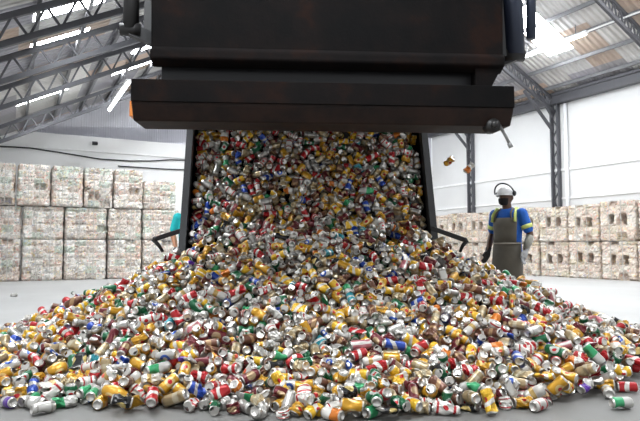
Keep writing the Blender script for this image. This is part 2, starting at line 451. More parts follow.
(1,12,907,3800,184,653,2063,-1130,5,2,5,0,0,1,0),
(5,10,-636,3318,35,1146,1398,-1561,0,0,2,0,8,5,0),
(11,11,-1053,3489,113,2637,-324,1601,5,1,1,0,12,11,0),
(1,3,-1001,4487,526,2281,390,-1412,4,3,2,0,11,11,0),
(8,8,-90,3351,92,1395,-1509,1152,0,1,3,0,0,0,0),
(3,0,-773,3378,65,-379,-917,331,5,1,1,0,0,2,0),
(15,10,-1792,4403,337,1657,103,-1603,2,3,0,0,2,8,0),
(0,1,122,4602,598,-327,-643,706,5,3,3,0,12,12,0),
(11,4,-492,3954,217,-1573,-453,-537,1,2,2,0,2,10,0),
(15,9,39,4063,299,2190,-224,841,5,3,3,0,11,2,0),
(7,4,-802,3824,229,-1332,-2340,74,3,2,2,0,4,12,0),
(2,12,318,4563,583,866,913,1333,4,3,3,0,5,12,0),
(6,0,633,4523,579,1237,-980,-2337,5,3,4,0,1,1,0),
(6,10,222,3453,118,2397,366,1322,5,1,3,0,0,1,0),
(0,10,530,4091,337,-1525,146,-2108,4,3,4,0,11,8,0),
(15,10,724,3744,177,1785,1426,-1048,0,2,4,0,0,5,0),
(8,11,-1603,3503,94,1353,860,-2077,2,1,0,0,7,8,0),
(9,0,1333,3668,170,516,1983,-685,5,2,5,0,8,12,0),
(3,6,1109,3611,151,-1107,-1954,-1541,1,2,5,0,12,1,0),
(6,4,1964,4419,300,123,-1487,-1570,2,3,6,0,0,10,0),
(4,12,1040,3587,138,-635,1900,1493,1,1,5,0,2,6,0),
(1,2,-557,3880,230,1789,866,-595,0,2,2,0,4,4,0),
(11,1,-2018,4118,207,-1006,-1385,-521,1,2,0,0,11,15,0),
(15,5,-518,4103,324,228,-1539,0,2,3,2,0,6,6,0),
(4,3,1118,4498,522,1572,1177,1563,2,3,5,0,10,2,0),
(10,11,1453,4398,420,1469,-870,2284,2,3,5,0,12,14,0),
(3,12,-751,3929,256,1792,437,2167,2,3,2,0,4,4,0),
(11,16,2252,4784,305,-1221,1510,2265,2,3,6,0,10,11,0),
(6,9,162,3679,175,-856,2220,56,5,2,3,0,2,9,0),
(6,10,-1806,3541,102,1499,-7,902,0,1,0,0,5,5,0),
(15,2,-1778,3877,165,-1187,-1450,-403,1,2,0,0,0,2,0),
(2,12,729,3319,45,1695,-1634,-1799,2,0,4,0,5,8,0),
(7,4,-1131,3585,136,814,-909,686,0,2,1,0,10,0,0),
(3,1,-348,4978,834,1536,-695,2411,4,3,3,0,16,10,0),
(7,0,-847,4071,319,827,783,-1486,0,3,2,0,16,3,0),
(7,5,-117,3702,182,2056,958,-2072,2,2,3,0,2,2,0),
(6,0,349,3423,95,677,597,132,4,1,4,0,5,0,0),
(3,12,8,4638,638,1723,411,-1755,2,3,3,0,5,1,0),
(5,13,1649,3829,161,1953,-1044,1973,2,2,6,0,3,3,0),
(1,12,29,3471,102,-2239,-1093,-1541,5,1,3,0,0,10,0),
(10,15,-1081,4207,356,-1193,-631,-627,1,3,1,0,13,11,0),
(5,12,430,3425,79,658,-1959,-1482,2,1,4,0,2,4,0),
(9,8,-101,3569,123,1474,564,-2234,2,1,3,0,1,0,0),
(7,13,-765,4883,701,885,650,2028,4,3,2,0,1,5,0),
(3,10,-624,4443,457,1764,-1185,-334,4,3,2,0,7,10,0),
(6,10,-868,4256,405,-1212,738,-566,2,3,2,0,11,13,0),
(6,4,1018,3403,47,594,806,-179,4,0,5,0,11,0,0),
(2,2,838,4254,390,-82,-2584,1131,3,3,4,0,0,7,0),
(15,3,-138,4564,594,1720,539,873,2,3,3,0,12,11,0),
(8,6,-421,3366,48,1186,-821,-1974,5,0,2,0,10,2,0),
(1,2,-31,3896,218,1915,304,-2,0,2,3,0,2,11,0),
(0,0,1564,3773,122,563,1027,774,4,2,6,0,0,12,0),
(4,12,-721,3875,221,1193,-770,-835,2,2,2,0,4,12,0),
(6,1,-1214,3848,215,482,1322,-1816,0,2,1,0,4,2,0),
(5,2,610,4500,523,-1538,1578,-2187,2,3,4,0,2,12,0),
(3,5,-534,4572,590,1716,538,352,0,3,2,0,3,7,0),
(7,1,-2221,4511,230,1367,1005,906,2,3,0,0,7,8,0),
(0,10,1001,4751,679,-375,2968,-326,3,3,4,0,8,2,0),
(10,1,-591,4791,721,-152,-1457,1031,2,3,2,0,13,0,0),
(1,0,-1983,3672,113,2171,1311,-1809,4,2,0,1,9,0,0),
(7,12,181,4687,643,2259,56,-1137,4,3,3,0,2,4,0),
(0,1,145,4211,413,-982,954,1303,1,3,3,0,1,0,0),
(4,0,137,4524,523,-484,2163,-1365,5,3,3,0,12,2,0),
(5,0,-675,3673,137,942,562,-1021,0,2,2,0,9,11,0),
(1,0,-98,4094,339,935,2477,329,5,3,3,0,2,12,0),
(4,0,1738,4386,379,200,1741,1153,1,3,6,0,0,8,0),
(8,16,-890,4140,346,792,-2164,-423,4,3,2,0,2,0,0),
(11,2,1166,3527,97,1536,645,629,2,1,5,0,9,8,0),
(5,0,-1924,3602,88,57,-1903,-1392,1,1,0,1,0,0,0),
(11,2,-2302,4348,197,2481,248,1201,5,3,0,1,6,0,0),
(7,0,-365,5130,917,-148,-1669,-728,2,3,3,0,3,4,0),
(2,5,-1583,3981,196,-966,-1830,207,4,2,0,0,2,12,0),
(1,2,-1221,4518,500,-473,952,690,4,3,1,0,14,14,0),
(2,16,689,4805,749,2139,-590,-253,0,3,4,0,11,1,0),
(9,15,-1,4005,258,1371,849,-366,0,3,3,0,12,9,0),
(0,1,-1031,3967,285,1170,-162,1152,0,3,1,0,10,9,0),
(4,13,792,3811,224,1516,-548,-2498,5,2,4,0,0,0,0),
(10,1,-706,4158,331,959,650,-2261,5,3,2,0,3,6,0),
(2,3,-1858,4309,269,-353,2207,-81,5,3,0,0,17,3,0),
(1,3,-1891,3912,156,-539,2098,-941,5,2,0,0,9,0,0),
(9,3,257,4066,321,-1566,318,2125,5,3,3,0,1,5,0),
(5,10,1020,4175,354,41,802,-1515,4,3,5,0,3,11,0),
(1,15,236,4435,517,-1194,255,771,1,3,3,0,2,0,0),
(1,0,-2106,4397,215,-1229,-1909,468,4,3,0,0,1,0,0),
(5,0,1779,3688,53,-1725,-542,1369,2,1,6,0,10,3,0),
(5,12,961,4605,593,-131,1462,-530,2,3,4,0,0,1,0),
(7,9,770,3511,92,-118,-1484,2540,0,1,4,0,12,2,0),
(15,12,847,4042,238,949,63,961,4,3,4,0,12,0,0),
(0,0,-1566,4487,415,-864,-1509,1883,2,3,1,0,4,11,0),
(3,1,555,4581,564,-1592,808,-895,2,3,4,0,0,0,0),
(15,4,933,4925,782,645,-1100,-1635,5,3,4,0,14,4,0),
(4,1,2108,4111,188,1686,255,-1387,0,2,6,0,13,1,0),
(1,5,-1842,3651,100,-1533,-689,-1945,2,1,0,0,10,0,0),
(6,10,953,4337,416,1214,-605,-2458,5,3,4,0,13,0,0),
(5,4,-644,3979,245,-279,773,-2722,3,3,2,0,12,4,0),
(3,0,443,5585,1146,-281,832,-186,4,3,4,0,11,11,0),
(5,0,835,4503,513,-192,-988,334,5,3,4,0,7,2,0),
(0,8,-958,4231,419,247,2092,-1668,0,3,2,0,3,11,0),
(15,2,-1344,4585,507,969,1792,2214,2,3,1,0,5,14,0),
(7,3,794,4596,582,2555,159,164,3,3,4,0,1,2,0),
(4,3,-1773,4706,483,-426,-1851,-471,1,3,1,0,5,0,0),
(15,11,-1063,4522,535,1550,-1562,-354,4,3,1,0,3,3,0),
]
# the other cans, by kind: step along x in 2 mm, y and z in 2 mm, turn about x, y, z in steps of 1/15 rad, paint
MORE_CANS = {
0: [
382,1443,29,30,80,66,0,52,1348,43,57,64,56,13,63,1260,62,74,31,42,11,9,1939,17,30,66,31,4,56,1415,66,92,52,52,1,58,1029,61,27,58,31,2,25,1062,86,75,37,18,2,118,1111,164,82,40,65,3,
15,855,105,42,35,64,10,18,570,53,41,31,75,0,12,810,96,61,21,74,10,74,749,80,45,71,68,10,47,690,48,49,40,66,11,15,727,122,14,27,50,8,11,538,71,34,47,26,4,22,1015,202,32,61,70,1,
5,986,164,43,21,35,0,16,1070,248,42,26,40,1,5,374,29,62,49,48,12,88,257,17,70,70,79,2,80,778,201,19,55,19,4,13,848,223,73,53,74,0,2,437,72,34,51,65,5,21,742,175,65,69,48,5,
5,368,32,42,37,79,4,4,948,238,50,21,18,0,67,1171,371,76,37,83,0,44,1089,345,42,29,62,2,5,1157,406,75,58,12,3,3,634,173,33,73,65,12,10,990,291,37,68,70,12,23,1519,850,68,16,56,4,
1,1815,1592,81,69,39,10,2,1897,1643,28,33,16,11,8,697,180,75,23,39,3,2,1418,721,74,70,52,13,7,1385,684,36,72,26,8,1,225,17,54,75,73,10,4,1824,1538,72,37,31,7,14,1596,1070,71,54,79,10,
1,476,113,24,31,76,2,7,472,80,47,24,59,4,11,1406,626,84,23,57,11,7,393,43,36,37,38,0,2,1332,541,63,80,75,2,25,1521,982,17,29,45,10,9,1464,797,36,40,49,4,2,1415,619,83,66,50,8,
11,1628,1250,81,54,61,8,11,849,280,44,81,61,1,2,1723,1420,64,61,74,4,0,838,239,17,41,66,3,1,460,91,59,40,52,3,19,580,135,43,46,81,16,10,963,330,70,19,53,1,12,1754,1386,40,52,82,2,
1,738,236,79,69,38,11,1,1566,1010,44,43,74,3,14,1463,844,24,46,84,10,9,1849,1620,59,56,87,2,4,1858,1688,29,53,72,0,8,959,341,23,51,24,1,16,1531,934,89,36,36,0,14,1320,566,64,47,36,1,
4,1479,720,31,54,88,8,4,540,117,74,72,52,9,1,274,51,79,47,82,3,4,1593,1171,68,29,73,12,0,1429,744,67,82,42,7,0,1752,1404,50,31,25,2,14,1537,984,65,12,38,0,8,1141,502,51,33,21,8,
6,1339,579,37,44,34,0,4,1805,1417,78,23,25,5,0,734,240,31,66,65,7,12,1351,625,40,15,23,1,13,1359,495,86,38,54,0,0,774,222,28,67,18,5,5,607,172,56,51,29,12,3,1661,1266,6,50,63,2,
4,956,344,41,27,31,12,8,1161,486,78,72,49,10,2,212,17,52,72,60,11,0,1376,556,13,65,43,0,1,1486,742,49,54,52,3,1,1405,646,52,88,56,13,11,793,269,23,65,51,0,6,476,67,44,69,42,11,
6,1633,1114,45,72,41,9,1,1757,1319,20,49,63,13,12,1853,1672,33,49,71,2,0,1719,1387,49,69,46,11,8,828,314,76,32,73,7,22,1512,985,28,53,31,2,17,1415,649,53,16,56,4,10,584,169,75,51,43,6,
4,369,56,65,23,37,5,1,563,95,30,56,38,8,6,877,287,65,79,40,1,1,360,24,62,60,46,6,6,610,144,25,37,12,11,0,1870,1594,18,14,54,5,1,1492,828,38,67,89,2,32,1835,1596,66,13,66,0,
9,1640,1091,63,86,44,8,3,1580,973,61,63,88,11,3,794,285,40,70,64,4,3,1734,1445,56,69,51,11,1,592,131,50,75,38,11,12,1525,996,33,36,43,9,3,202,17,67,70,22,4,0,1779,1341,87,50,36,11,
23,1463,857,66,16,46,0,4,434,86,72,50,25,3,9,915,320,48,27,72,10,1,1789,1485,36,43,19,15,2,1673,1129,21,25,64,10,6,1526,943,29,13,60,3,7,1750,1431,70,72,37,0,46,1446,714,88,48,35,4,
11,1092,396,24,23,66,0,4,1701,1112,45,37,41,2,14,1829,1474,82,75,39,4,8,618,189,57,15,32,11,0,996,357,31,66,10,12,5,1427,700,89,54,43,2,0,1050,371,73,35,55,1,1,1588,1063,52,36,46,2,
5,1741,1324,74,42,30,3,10,1020,429,71,40,40,15,5,1661,1186,62,27,73,12,8,1780,1387,45,61,52,14,11,1141,468,37,16,27,3,1,1499,867,32,59,47,0,1,399,100,51,33,69,0,5,1841,1570,91,60,53,8,
10,1664,1067,62,20,41,16,1,512,119,54,31,11,2,11,1461,697,52,61,75,1,0,191,17,35,68,57,5,3,1544,863,38,38,69,10,2,395,41,25,24,65,7,5,1388,549,50,49,24,12,5,914,378,54,29,27,0,
3,722,228,32,56,73,11,5,1769,1462,28,36,88,0,6,1448,641,43,62,31,0,18,835,246,59,38,13,2,2,1544,880,38,73,27,3,7,1359,490,55,76,45,7,13,1602,929,33,62,48,0,35,1453,620,62,56,83,1,
1,1343,497,43,34,67,0,0,871,280,88,63,62,1,3,1635,1187,48,18,47,12,3,973,339,84,55,37,8,13,1530,907,24,59,83,0,15,1551,865,82,61,66,15,0,1398,525,7,46,30,10,16,322,59,43,37,63,1,
6,1592,1014,38,32,39,2,0,1857,1613,42,30,43,5,18,1374,569,44,4,63,2,3,1850,1422,36,60,67,2,3,1615,1059,41,54,32,1,3,1487,733,60,45,75,3,8,1706,1221,80,46,22,12,1,1009,390,63,32,74,6,
4,1622,1020,79,21,39,2,8,515,89,65,40,68,0,3,1600,991,76,42,31,8,12,468,99,46,78,47,6,1,1876,1452,29,36,51,8,21,1982,1732,38,32,66,8,16,1566,775,53,46,7,8,5,1568,1005,66,47,9,8,
3,799,286,63,72,84,1,1,1856,1423,43,92,35,4,10,786,226,64,12,64,4,25,225,17,28,35,53,0,2,867,295,79,66,27,2,4,1548,891,80,36,44,2,1,1854,1445,78,65,42,12,3,1779,1280,33,89,33,0,
18,1584,962,25,33,13,8,19,1935,1568,25,48,17,8,15,753,211,38,25,56,9,5,1413,490,47,56,40,0,1,356,72,21,61,36,11,0,905,323,72,48,54,12,6,1824,1353,31,15,67,8,7,1516,726,59,70,51,16,
6,1977,17,25,40,36,6,18,1667,1098,45,56,54,8,1,833,304,71,61,68,1,4,344,50,50,19,78,4,2,1483,572,69,39,42,9,0,1730,1226,82,63,43,6,8,1621,1130,82,42,52,5,79,769,221,35,27,34,12,
20,760,251,49,23,82,2,2,912,293,35,62,82,14,64,1111,393,20,60,67,9,4,1880,40,39,30,20,2,13,960,332,63,39,46,1,5,855,283,57,17,18,2,14,942,310,25,54,27,12,35,993,312,67,81,67,1,
42,786,230,38,29,71,4,12,918,278,62,71,63,2,5,764,174,57,25,32,10,9,513,62,25,71,41,5,15,469,44,61,17,77,2,3,849,213,29,31,47,2,46,1726,80,54,65,4,0,14,974,225,85,27,29,1,
43,1344,281,74,44,63,3,9,1088,262,29,48,82,11,31,546,27,61,63,26,4,10,1181,278,61,65,52,5,12,945,222,63,57,24,0,7,943,152,45,63,49,3,4,538,15,31,60,42,4,14,612,36,67,19,21,4,
34,843,152,9,37,38,5,13,924,152,48,68,57,0,10,619,15,20,44,56,12,30,949,123,68,41,67,0,29,856,117,58,69,21,0,45,678,67,84,25,37,14,35,909,75,81,26,31,0,15,798,20,36,84,50,0,
28,938,72,21,61,59,1,16,794,42,24,23,60,0,164,1386,80,53,86,74,10,57,1359,63,79,59,47,8,14,1313,63,30,20,72,0,91,1461,50,72,51,25,11,
],
1: [
389,1379,41,57,15,71,17,64,1528,27,72,68,50,0,134,1224,76,85,70,64,0,67,723,37,73,24,29,10,8,1383,93,63,69,37,3,12,848,73,19,44,44,0,19,1084,73,19,50,74,3,36,1189,136,9,34,65,8,
6,1036,111,54,64,48,12,9,604,54,29,71,72,12,12,1591,19,72,45,66,8,3,876,85,80,47,47,12,0,732,89,59,64,8,5,15,618,17,24,55,67,12,4,696,64,80,46,59,2,17,954,68,63,72,39,10,
19,850,69,35,60,21,11,2,602,66,66,47,22,6,18,752,35,64,45,18,12,18,875,119,78,65,78,0,43,1027,186,38,26,47,7,7,1004,158,37,76,52,1,3,598,84,55,54,37,6,14,1753,16,45,70,46,8,
8,786,142,34,61,47,13,27,685,78,29,20,29,3,16,1283,229,40,65,73,10,7,409,55,37,35,32,1,27,1181,254,24,54,17,6,9,785,133,26,21,52,2,11,974,232,78,49,44,5,13,519,44,20,55,72,0,
8,693,129,24,13,29,17,12,327,16,35,68,62,1,6,1252,281,16,33,72,10,9,285,17,54,73,68,1,23,1048,257,61,74,51,0,0,936,253,85,58,32,12,10,980,277,26,26,76,5,9,837,183,65,48,29,10,
36,807,169,57,75,22,10,3,617,96,78,35,45,13,4,325,17,54,25,49,0,11,294,34,39,49,15,16,22,572,89,47,54,50,0,25,1056,302,47,82,66,11,14,826,218,41,56,73,11,16,539,83,45,59,55,4,
37,488,79,35,66,87,10,0,1115,364,26,52,28,10,2,855,241,62,83,42,5,6,900,248,35,14,63,10,11,619,145,16,38,18,11,2,399,73,39,2,49,0,6,817,220,25,42,10,10,17,509,131,41,24,47,6,
3,355,27,56,81,64,1,4,933,280,59,29,49,4,6,1870,1674,54,70,13,4,7,426,94,23,42,78,1,18,976,315,71,44,41,3,2,1621,1115,30,42,22,0,10,1551,916,67,68,63,0,7,1533,949,61,66,58,0,
3,1366,656,63,63,49,14,5,949,300,58,58,48,12,0,946,351,33,82,59,3,1,537,136,26,67,39,12,11,1711,1300,82,55,20,5,7,1888,1703,62,29,13,2,1,271,17,39,76,24,11,4,1659,1259,87,33,42,5,
2,1688,1382,42,43,18,2,3,1766,1531,91,46,43,2,2,1164,439,19,66,75,7,11,1401,769,31,38,73,10,18,1873,1681,53,13,61,0,9,1921,1663,44,59,36,12,2,800,217,34,16,72,3,3,1467,851,51,4,59,10,
28,1509,817,50,61,75,5,3,1517,978,35,50,6,5,1,406,95,34,53,35,6,6,1581,1030,77,38,48,3,5,1685,1246,84,47,61,2,3,1370,618,76,22,39,11,8,671,167,44,11,77,2,7,1540,982,40,67,24,4,
1,1530,846,52,74,41,4,0,1324,490,81,39,37,6,1,1368,578,72,21,63,1,1,1514,945,62,70,44,0,5,1500,785,67,9,50,1,0,1435,786,36,40,78,5,3,813,255,55,34,64,4,12,1816,1621,26,49,82,3,
0,1413,735,29,77,37,8,4,1554,1097,50,15,46,4,3,1812,1438,72,78,43,0,4,1081,439,49,38,34,2,14,451,102,19,60,50,0,2,883,327,42,34,66,7,3,1208,505,40,29,47,10,8,1545,1061,30,51,80,11,
1,615,179,64,44,43,10,0,1783,1496,73,24,53,1,1,1410,645,66,26,16,0,1,1753,1354,14,65,23,2,1,1663,1271,69,70,72,8,5,240,16,24,64,78,7,14,1133,486,35,50,89,4,4,666,150,37,33,46,1,
7,1676,1215,47,48,29,1,7,1395,707,60,35,34,10,2,1694,1270,44,82,34,0,3,1504,914,83,45,31,3,4,1644,1129,48,37,9,9,9,1588,1058,47,71,35,0,6,1808,1582,37,53,54,10,3,1857,1582,34,84,49,8,
4,1117,463,72,42,86,0,3,1511,964,34,57,37,5,3,1620,1089,37,51,40,13,10,1353,546,82,65,55,8,2,365,90,38,17,26,3,1,1780,1446,49,34,6,0,1,1400,571,82,45,52,4,1,1450,827,74,43,75,2,
4,1863,1675,55,64,91,10,5,1735,1283,72,58,19,2,1,1735,1414,19,53,26,8,4,568,142,22,17,34,9,1,1866,1590,81,50,51,12,1,1495,834,36,58,68,8,6,1473,891,54,11,59,8,24,641,210,69,37,67,3,
10,1691,1273,23,49,50,0,6,1876,1758,26,55,66,6,1,262,51,39,26,34,4,0,580,138,75,52,46,6,11,523,143,67,48,26,5,4,1859,1717,5,53,65,14,7,1363,467,75,29,15,8,1,1248,517,48,32,25,11,
11,681,193,21,39,33,11,1,1459,735,34,38,70,0,1,329,65,61,47,75,11,12,1768,1457,35,91,45,10,8,1533,941,70,16,57,11,2,832,302,71,38,12,0,3,1850,1650,34,33,78,0,2,1919,1726,47,92,38,8,
0,667,169,51,7,63,1,1,1778,1379,11,65,26,2,7,1873,1744,38,39,59,7,1,1577,1023,89,65,61,1,2,1448,657,49,50,85,0,2,1793,1440,52,49,28,5,1,1728,1295,47,32,79,4,2,619,184,65,28,70,8,
41,1503,822,63,23,54,11,2,1526,931,64,35,43,2,3,1658,1205,64,75,23,12,14,463,121,21,73,71,4,3,410,58,44,73,20,5,2,1381,591,43,61,36,2,2,1815,1598,47,63,81,3,7,523,147,54,57,12,9,
17,1087,415,77,31,61,0,1,1357,530,13,30,33,12,5,489,72,86,23,61,0,9,1649,1200,65,70,68,8,1,1606,1035,52,68,82,1,13,1671,1249,11,40,60,10,2,1841,1563,55,58,36,10,3,1491,799,84,48,46,10,
4,1681,1161,50,39,45,5,5,735,211,78,36,16,0,1,1668,1053,12,44,24,0,9,1742,1384,40,65,25,17,2,146,22,75,47,44,11,5,1139,456,24,60,63,5,5,1641,1063,29,45,28,2,1,1847,1563,40,41,46,0,
1,1706,1230,37,76,66,4,0,1356,549,51,40,78,1,8,1640,1099,22,37,79,0,1,1005,383,30,28,30,14,6,600,154,31,27,50,5,4,1840,1635,46,43,25,1,0,1551,947,54,27,50,1,2,1677,1175,76,74,37,4,
4,1557,910,50,79,41,9,0,1754,1367,86,26,57,5,3,1174,466,38,31,57,16,1,1752,1431,39,7,57,8,5,1371,525,18,77,63,3,6,858,341,68,49,75,9,1,1717,1186,44,33,36,4,7,1738,1391,66,26,46,0,
1,1957,1711,38,66,38,0,4,1469,822,76,68,44,4,4,111,16,45,71,57,8,2,1806,1436,21,39,64,6,3,588,171,77,65,29,2,14,1639,1084,41,77,38,3,19,1362,512,64,58,24,5,2,1591,884,66,21,54,11,
1,1376,643,52,83,40,1,3,1364,567,27,51,57,0,5,710,199,86,40,60,4,2,1712,1338,34,60,50,0,10,789,233,16,37,24,1,3,915,296,46,66,70,0,1,194,51,42,25,47,6,4,1095,421,73,25,77,4,
4,416,91,53,16,61,9,1,1366,599,30,54,24,4,2,578,127,80,32,73,0,3,1448,781,13,37,55,11,5,1654,1048,44,5,47,11,4,1717,1218,45,64,62,14,3,312,58,55,41,19,12,19,263,43,68,62,40,12,
0,1803,1530,51,63,82,11,3,1967,1663,57,49,92,11,10,1829,1480,56,66,75,4,0,1400,628,75,41,36,14,6,1470,707,35,5,39,3,1,1095,450,29,21,73,13,4,442,85,35,37,56,0,1,1680,1299,48,38,44,10,
1,1636,1099,25,51,20,1,7,1642,1065,21,50,75,1,2,1844,1551,16,55,20,3,1,1030,404,23,47,43,5,3,597,136,51,4,63,0,1,652,186,69,40,54,11,6,1822,1525,52,64,55,4,1,1179,477,72,58,62,2,
18,1792,1452,70,32,43,2,0,848,291,40,45,62,12,5,1572,902,76,68,64,4,1,660,192,60,31,67,10,3,1716,1351,55,80,33,11,8,765,260,69,48,47,12,3,1822,1427,45,61,49,3,2,433,100,53,70,46,2,
0,1731,1271,60,23,39,0,1,1417,658,78,76,50,7,12,1842,1505,40,31,66,1,11,368,34,79,54,53,2,5,503,97,91,59,49,11,7,1539,782,45,30,66,12,4,1989,1719,32,38,45,8,7,1644,1182,44,67,38,11,
2,1711,1299,49,52,58,13,10,233,44,36,16,43,8,0,1763,1355,6,64,43,3,0,1723,1253,21,29,60,5,22,1790,1418,16,75,45,0,1,1406,504,87,41,44,0,1,1461,661,41,85,31,0,4,1702,1294,27,72,55,3,
1,1644,1029,40,7,54,10,3,1017,414,35,29,41,11,16,530,98,71,40,34,0,4,1918,1595,84,21,61,0,1,1467,632,53,18,45,16,6,1540,913,37,73,52,11,4,1446,666,53,34,19,10,2,1736,1314,50,43,15,2,
6,327,69,55,60,45,14,10,728,242,10,58,71,7,0,1500,765,74,80,58,11,6,1643,1064,14,22,53,5,1,1607,1000,29,73,48,8,1,497,81,32,42,35,1,7,1878,1536,68,70,77,5,2,1485,800,59,33,50,10,
10,579,159,48,66,81,12,1,428,84,46,72,54,0,7,932,331,33,55,68,1,7,503,92,45,65,7,11,0,256,26,63,37,66,4,1,1104,447,56,70,38,3,4,456,56,86,48,74,8,6,1651,1085,41,26,40,2,
14,1485,691,39,90,38,12,1,1829,1446,66,38,18,8,23,143,32,27,6,48,4,0,1357,529,56,66,48,1,2,1842,1395,71,45,79,4,10,1136,454,86,63,24,1,0,414,68,28,40,43,5,6,1573,899,45,55,66,8,
9,1500,694,17,26,24,10,2,1632,1101,67,38,19,13,10,815,256,15,49,32,1,2,1285,513,7,47,26,2,11,527,65,31,84,28,10,6,1356,515,67,72,31,11,26,899,329,48,67,74,0,6,794,241,23,56,61,6,
14,895,288,43,9,64,4,9,363,54,38,29,23,10,24,525,78,43,63,23,6,8,1185,420,25,57,51,5,5,435,25,23,34,77,10,7,1890,33,55,41,78,8,22,695,212,23,27,58,0,4,795,239,55,16,70,0,
11,588,120,68,24,76,11,21,423,91,68,56,15,12,17,1069,363,73,30,70,12,0,1027,301,43,79,64,0,17,586,118,29,59,21,10,9,1089,311,26,53,41,2,4,539,120,64,30,8,10,31,391,88,47,78,73,3,
5,1271,359,38,43,62,0,8,1134,306,58,29,50,1,18,956,283,58,10,57,11,4,1328,344,59,80,38,1,15,585,100,71,80,53,17,22,1056,295,19,53,69,5,1,1282,326,65,20,24,8,3,373,23,73,42,71,0,
13,449,74,39,26,27,0,14,423,15,71,51,50,13,17,1075,283,21,37,83,0,6,640,103,32,68,58,10,5,1674,135,55,21,55,16,6,1370,293,60,60,22,7,20,1320,301,29,45,38,0,9,626,77,38,33,19,9,
9,915,163,60,49,49,10,13,1110,294,63,27,20,0,3,514,15,47,30,48,2,12,1118,263,36,28,53,9,34,482,15,65,50,43,0,2,816,125,19,63,65,10,6,878,137,17,31,68,5,5,1039,230,78,75,43,16,
13,923,129,50,18,67,12,38,904,203,29,55,42,11,10,698,59,48,26,82,16,2,954,120,31,74,76,2,12,1058,181,13,35,74,5,22,1149,186,70,52,47,0,24,575,26,78,47,73,3,21,1015,148,46,71,78,6,
32,1010,141,52,11,65,1,25,868,105,70,55,26,10,8,677,42,63,58,34,10,6,750,71,35,74,68,3,19,1106,147,25,48,65,0,5,843,43,34,58,60,11,11,1084,108,15,34,62,11,1,1023,98,27,28,62,3,
19,1237,129,56,29,8,14,5,1177,138,76,71,74,0,30,936,45,64,56,30,11,109,1262,77,46,62,69,13,153,1268,53,40,66,54,5,
],
2: [
345,1487,17,26,58,46,6,67,1576,17,41,25,36,14,160,1655,55,26,38,60,11,21,1549,66,42,67,23,11,28,1171,80,58,77,57,8,65,794,49,75,53,58,2,36,1090,103,24,54,55,8,10,1353,120,57,27,39,4,
12,813,99,69,64,37,6,27,637,58,36,84,60,0,52,897,83,65,34,75,0,4,567,75,51,15,66,3,68,685,42,57,62,17,5,8,1085,194,47,21,78,11,65,1127,249,42,23,52,5,40,283,34,23,78,53,1,
7,495,85,69,70,65,9,5,1093,235,44,21,41,12,8,748,103,59,73,36,4,34,1839,31,50,33,23,4,48,1016,270,34,46,17,3,5,1745,88,66,56,36,10,3,493,66,66,45,19,12,17,910,247,46,83,42,0,
60,1351,339,27,34,58,11,12,302,33,8,72,51,2,5,686,176,38,66,81,2,5,1098,311,25,63,42,5,13,904,276,41,16,20,14,1,1772,85,13,37,45,1,21,1041,331,30,19,55,11,12,664,139,85,55,74,8,
2,663,190,67,64,38,0,2,999,285,17,47,39,14,8,251,17,28,72,17,12,2,894,282,49,64,62,1,55,657,135,46,30,34,0,19,567,166,46,79,33,10,5,1599,1066,52,64,14,10,3,440,64,41,29,25,10,
6,1672,1339,30,66,31,3,7,1782,1536,54,76,47,10,6,655,142,72,25,79,11,2,1601,1152,43,14,52,13,5,1377,600,40,61,51,3,10,745,181,67,23,58,0,11,1461,754,27,50,13,12,7,308,43,41,27,76,11,
2,227,45,73,48,31,3,6,1352,521,46,37,43,3,1,1534,889,16,38,23,12,1,1760,1447,34,44,73,5,3,1123,425,34,36,60,8,7,643,145,50,68,29,12,1,965,358,50,72,80,9,3,1743,1472,84,55,56,13,
3,1413,719,47,57,61,10,9,1220,486,67,53,62,4,4,1468,768,32,51,68,4,0,1628,1226,33,71,47,12,4,1578,1149,29,52,78,0,17,1560,893,70,43,85,5,12,1549,950,87,48,49,1,1,1825,1568,82,55,72,14,
5,1876,1711,80,37,68,10,11,1383,561,81,63,53,7,8,1478,898,44,45,37,6,3,1457,752,62,91,53,10,4,1599,1100,63,45,16,3,2,1789,1437,45,39,27,1,0,1781,1483,79,65,44,4,7,1550,905,43,38,58,10,
11,602,162,85,58,66,2,0,1679,1303,63,76,55,1,3,1513,911,62,85,28,12,10,1907,1731,37,47,61,6,2,1889,1645,89,30,58,8,6,522,119,80,49,27,2,1,1582,1122,87,33,31,10,12,1609,1178,61,76,35,3,
7,1710,1310,28,62,29,5,3,759,247,25,63,50,11,4,1449,797,9,39,72,1,5,632,135,75,62,67,1,4,1704,1346,60,67,76,1,0,669,192,81,36,39,13,15,1011,416,78,43,49,12,10,1524,1031,89,63,31,1,
4,1168,484,81,59,68,11,7,703,176,63,30,62,4,2,1457,734,40,39,44,12,2,1829,1440,70,33,25,8,4,1680,1309,86,49,32,17,1,795,296,39,18,18,1,1,1289,557,28,57,40,5,2,1386,646,62,73,67,2,
20,895,316,38,36,30,10,5,1888,1659,46,37,60,12,3,1036,430,35,64,72,0,8,1830,1515,9,63,44,5,4,405,114,67,33,68,12,2,1420,752,71,9,61,8,6,458,92,50,76,41,5,8,1532,1030,52,35,57,7,
6,1495,938,21,26,64,10,16,369,74,81,57,77,11,1,1833,1494,33,30,7,12,4,1380,681,49,69,55,10,3,430,74,30,11,67,1,1,390,43,14,54,25,14,4,1369,650,60,73,76,8,10,1531,1005,52,20,60,4,
2,1493,903,56,51,82,3,1,552,100,30,79,77,5,7,1506,847,40,70,39,0,7,332,17,20,55,21,9,5,1649,1174,48,14,47,4,2,1804,1524,74,34,46,0,5,1882,1629,81,19,33,8,2,1912,1694,77,13,54,0,
5,1551,910,43,69,44,12,1,1359,550,80,65,32,4,1,1738,1407,54,76,51,0,0,1517,881,32,19,78,10,8,1796,1552,65,40,8,3,7,1449,829,78,38,19,9,3,723,207,78,44,73,10,6,758,264,72,71,24,2,
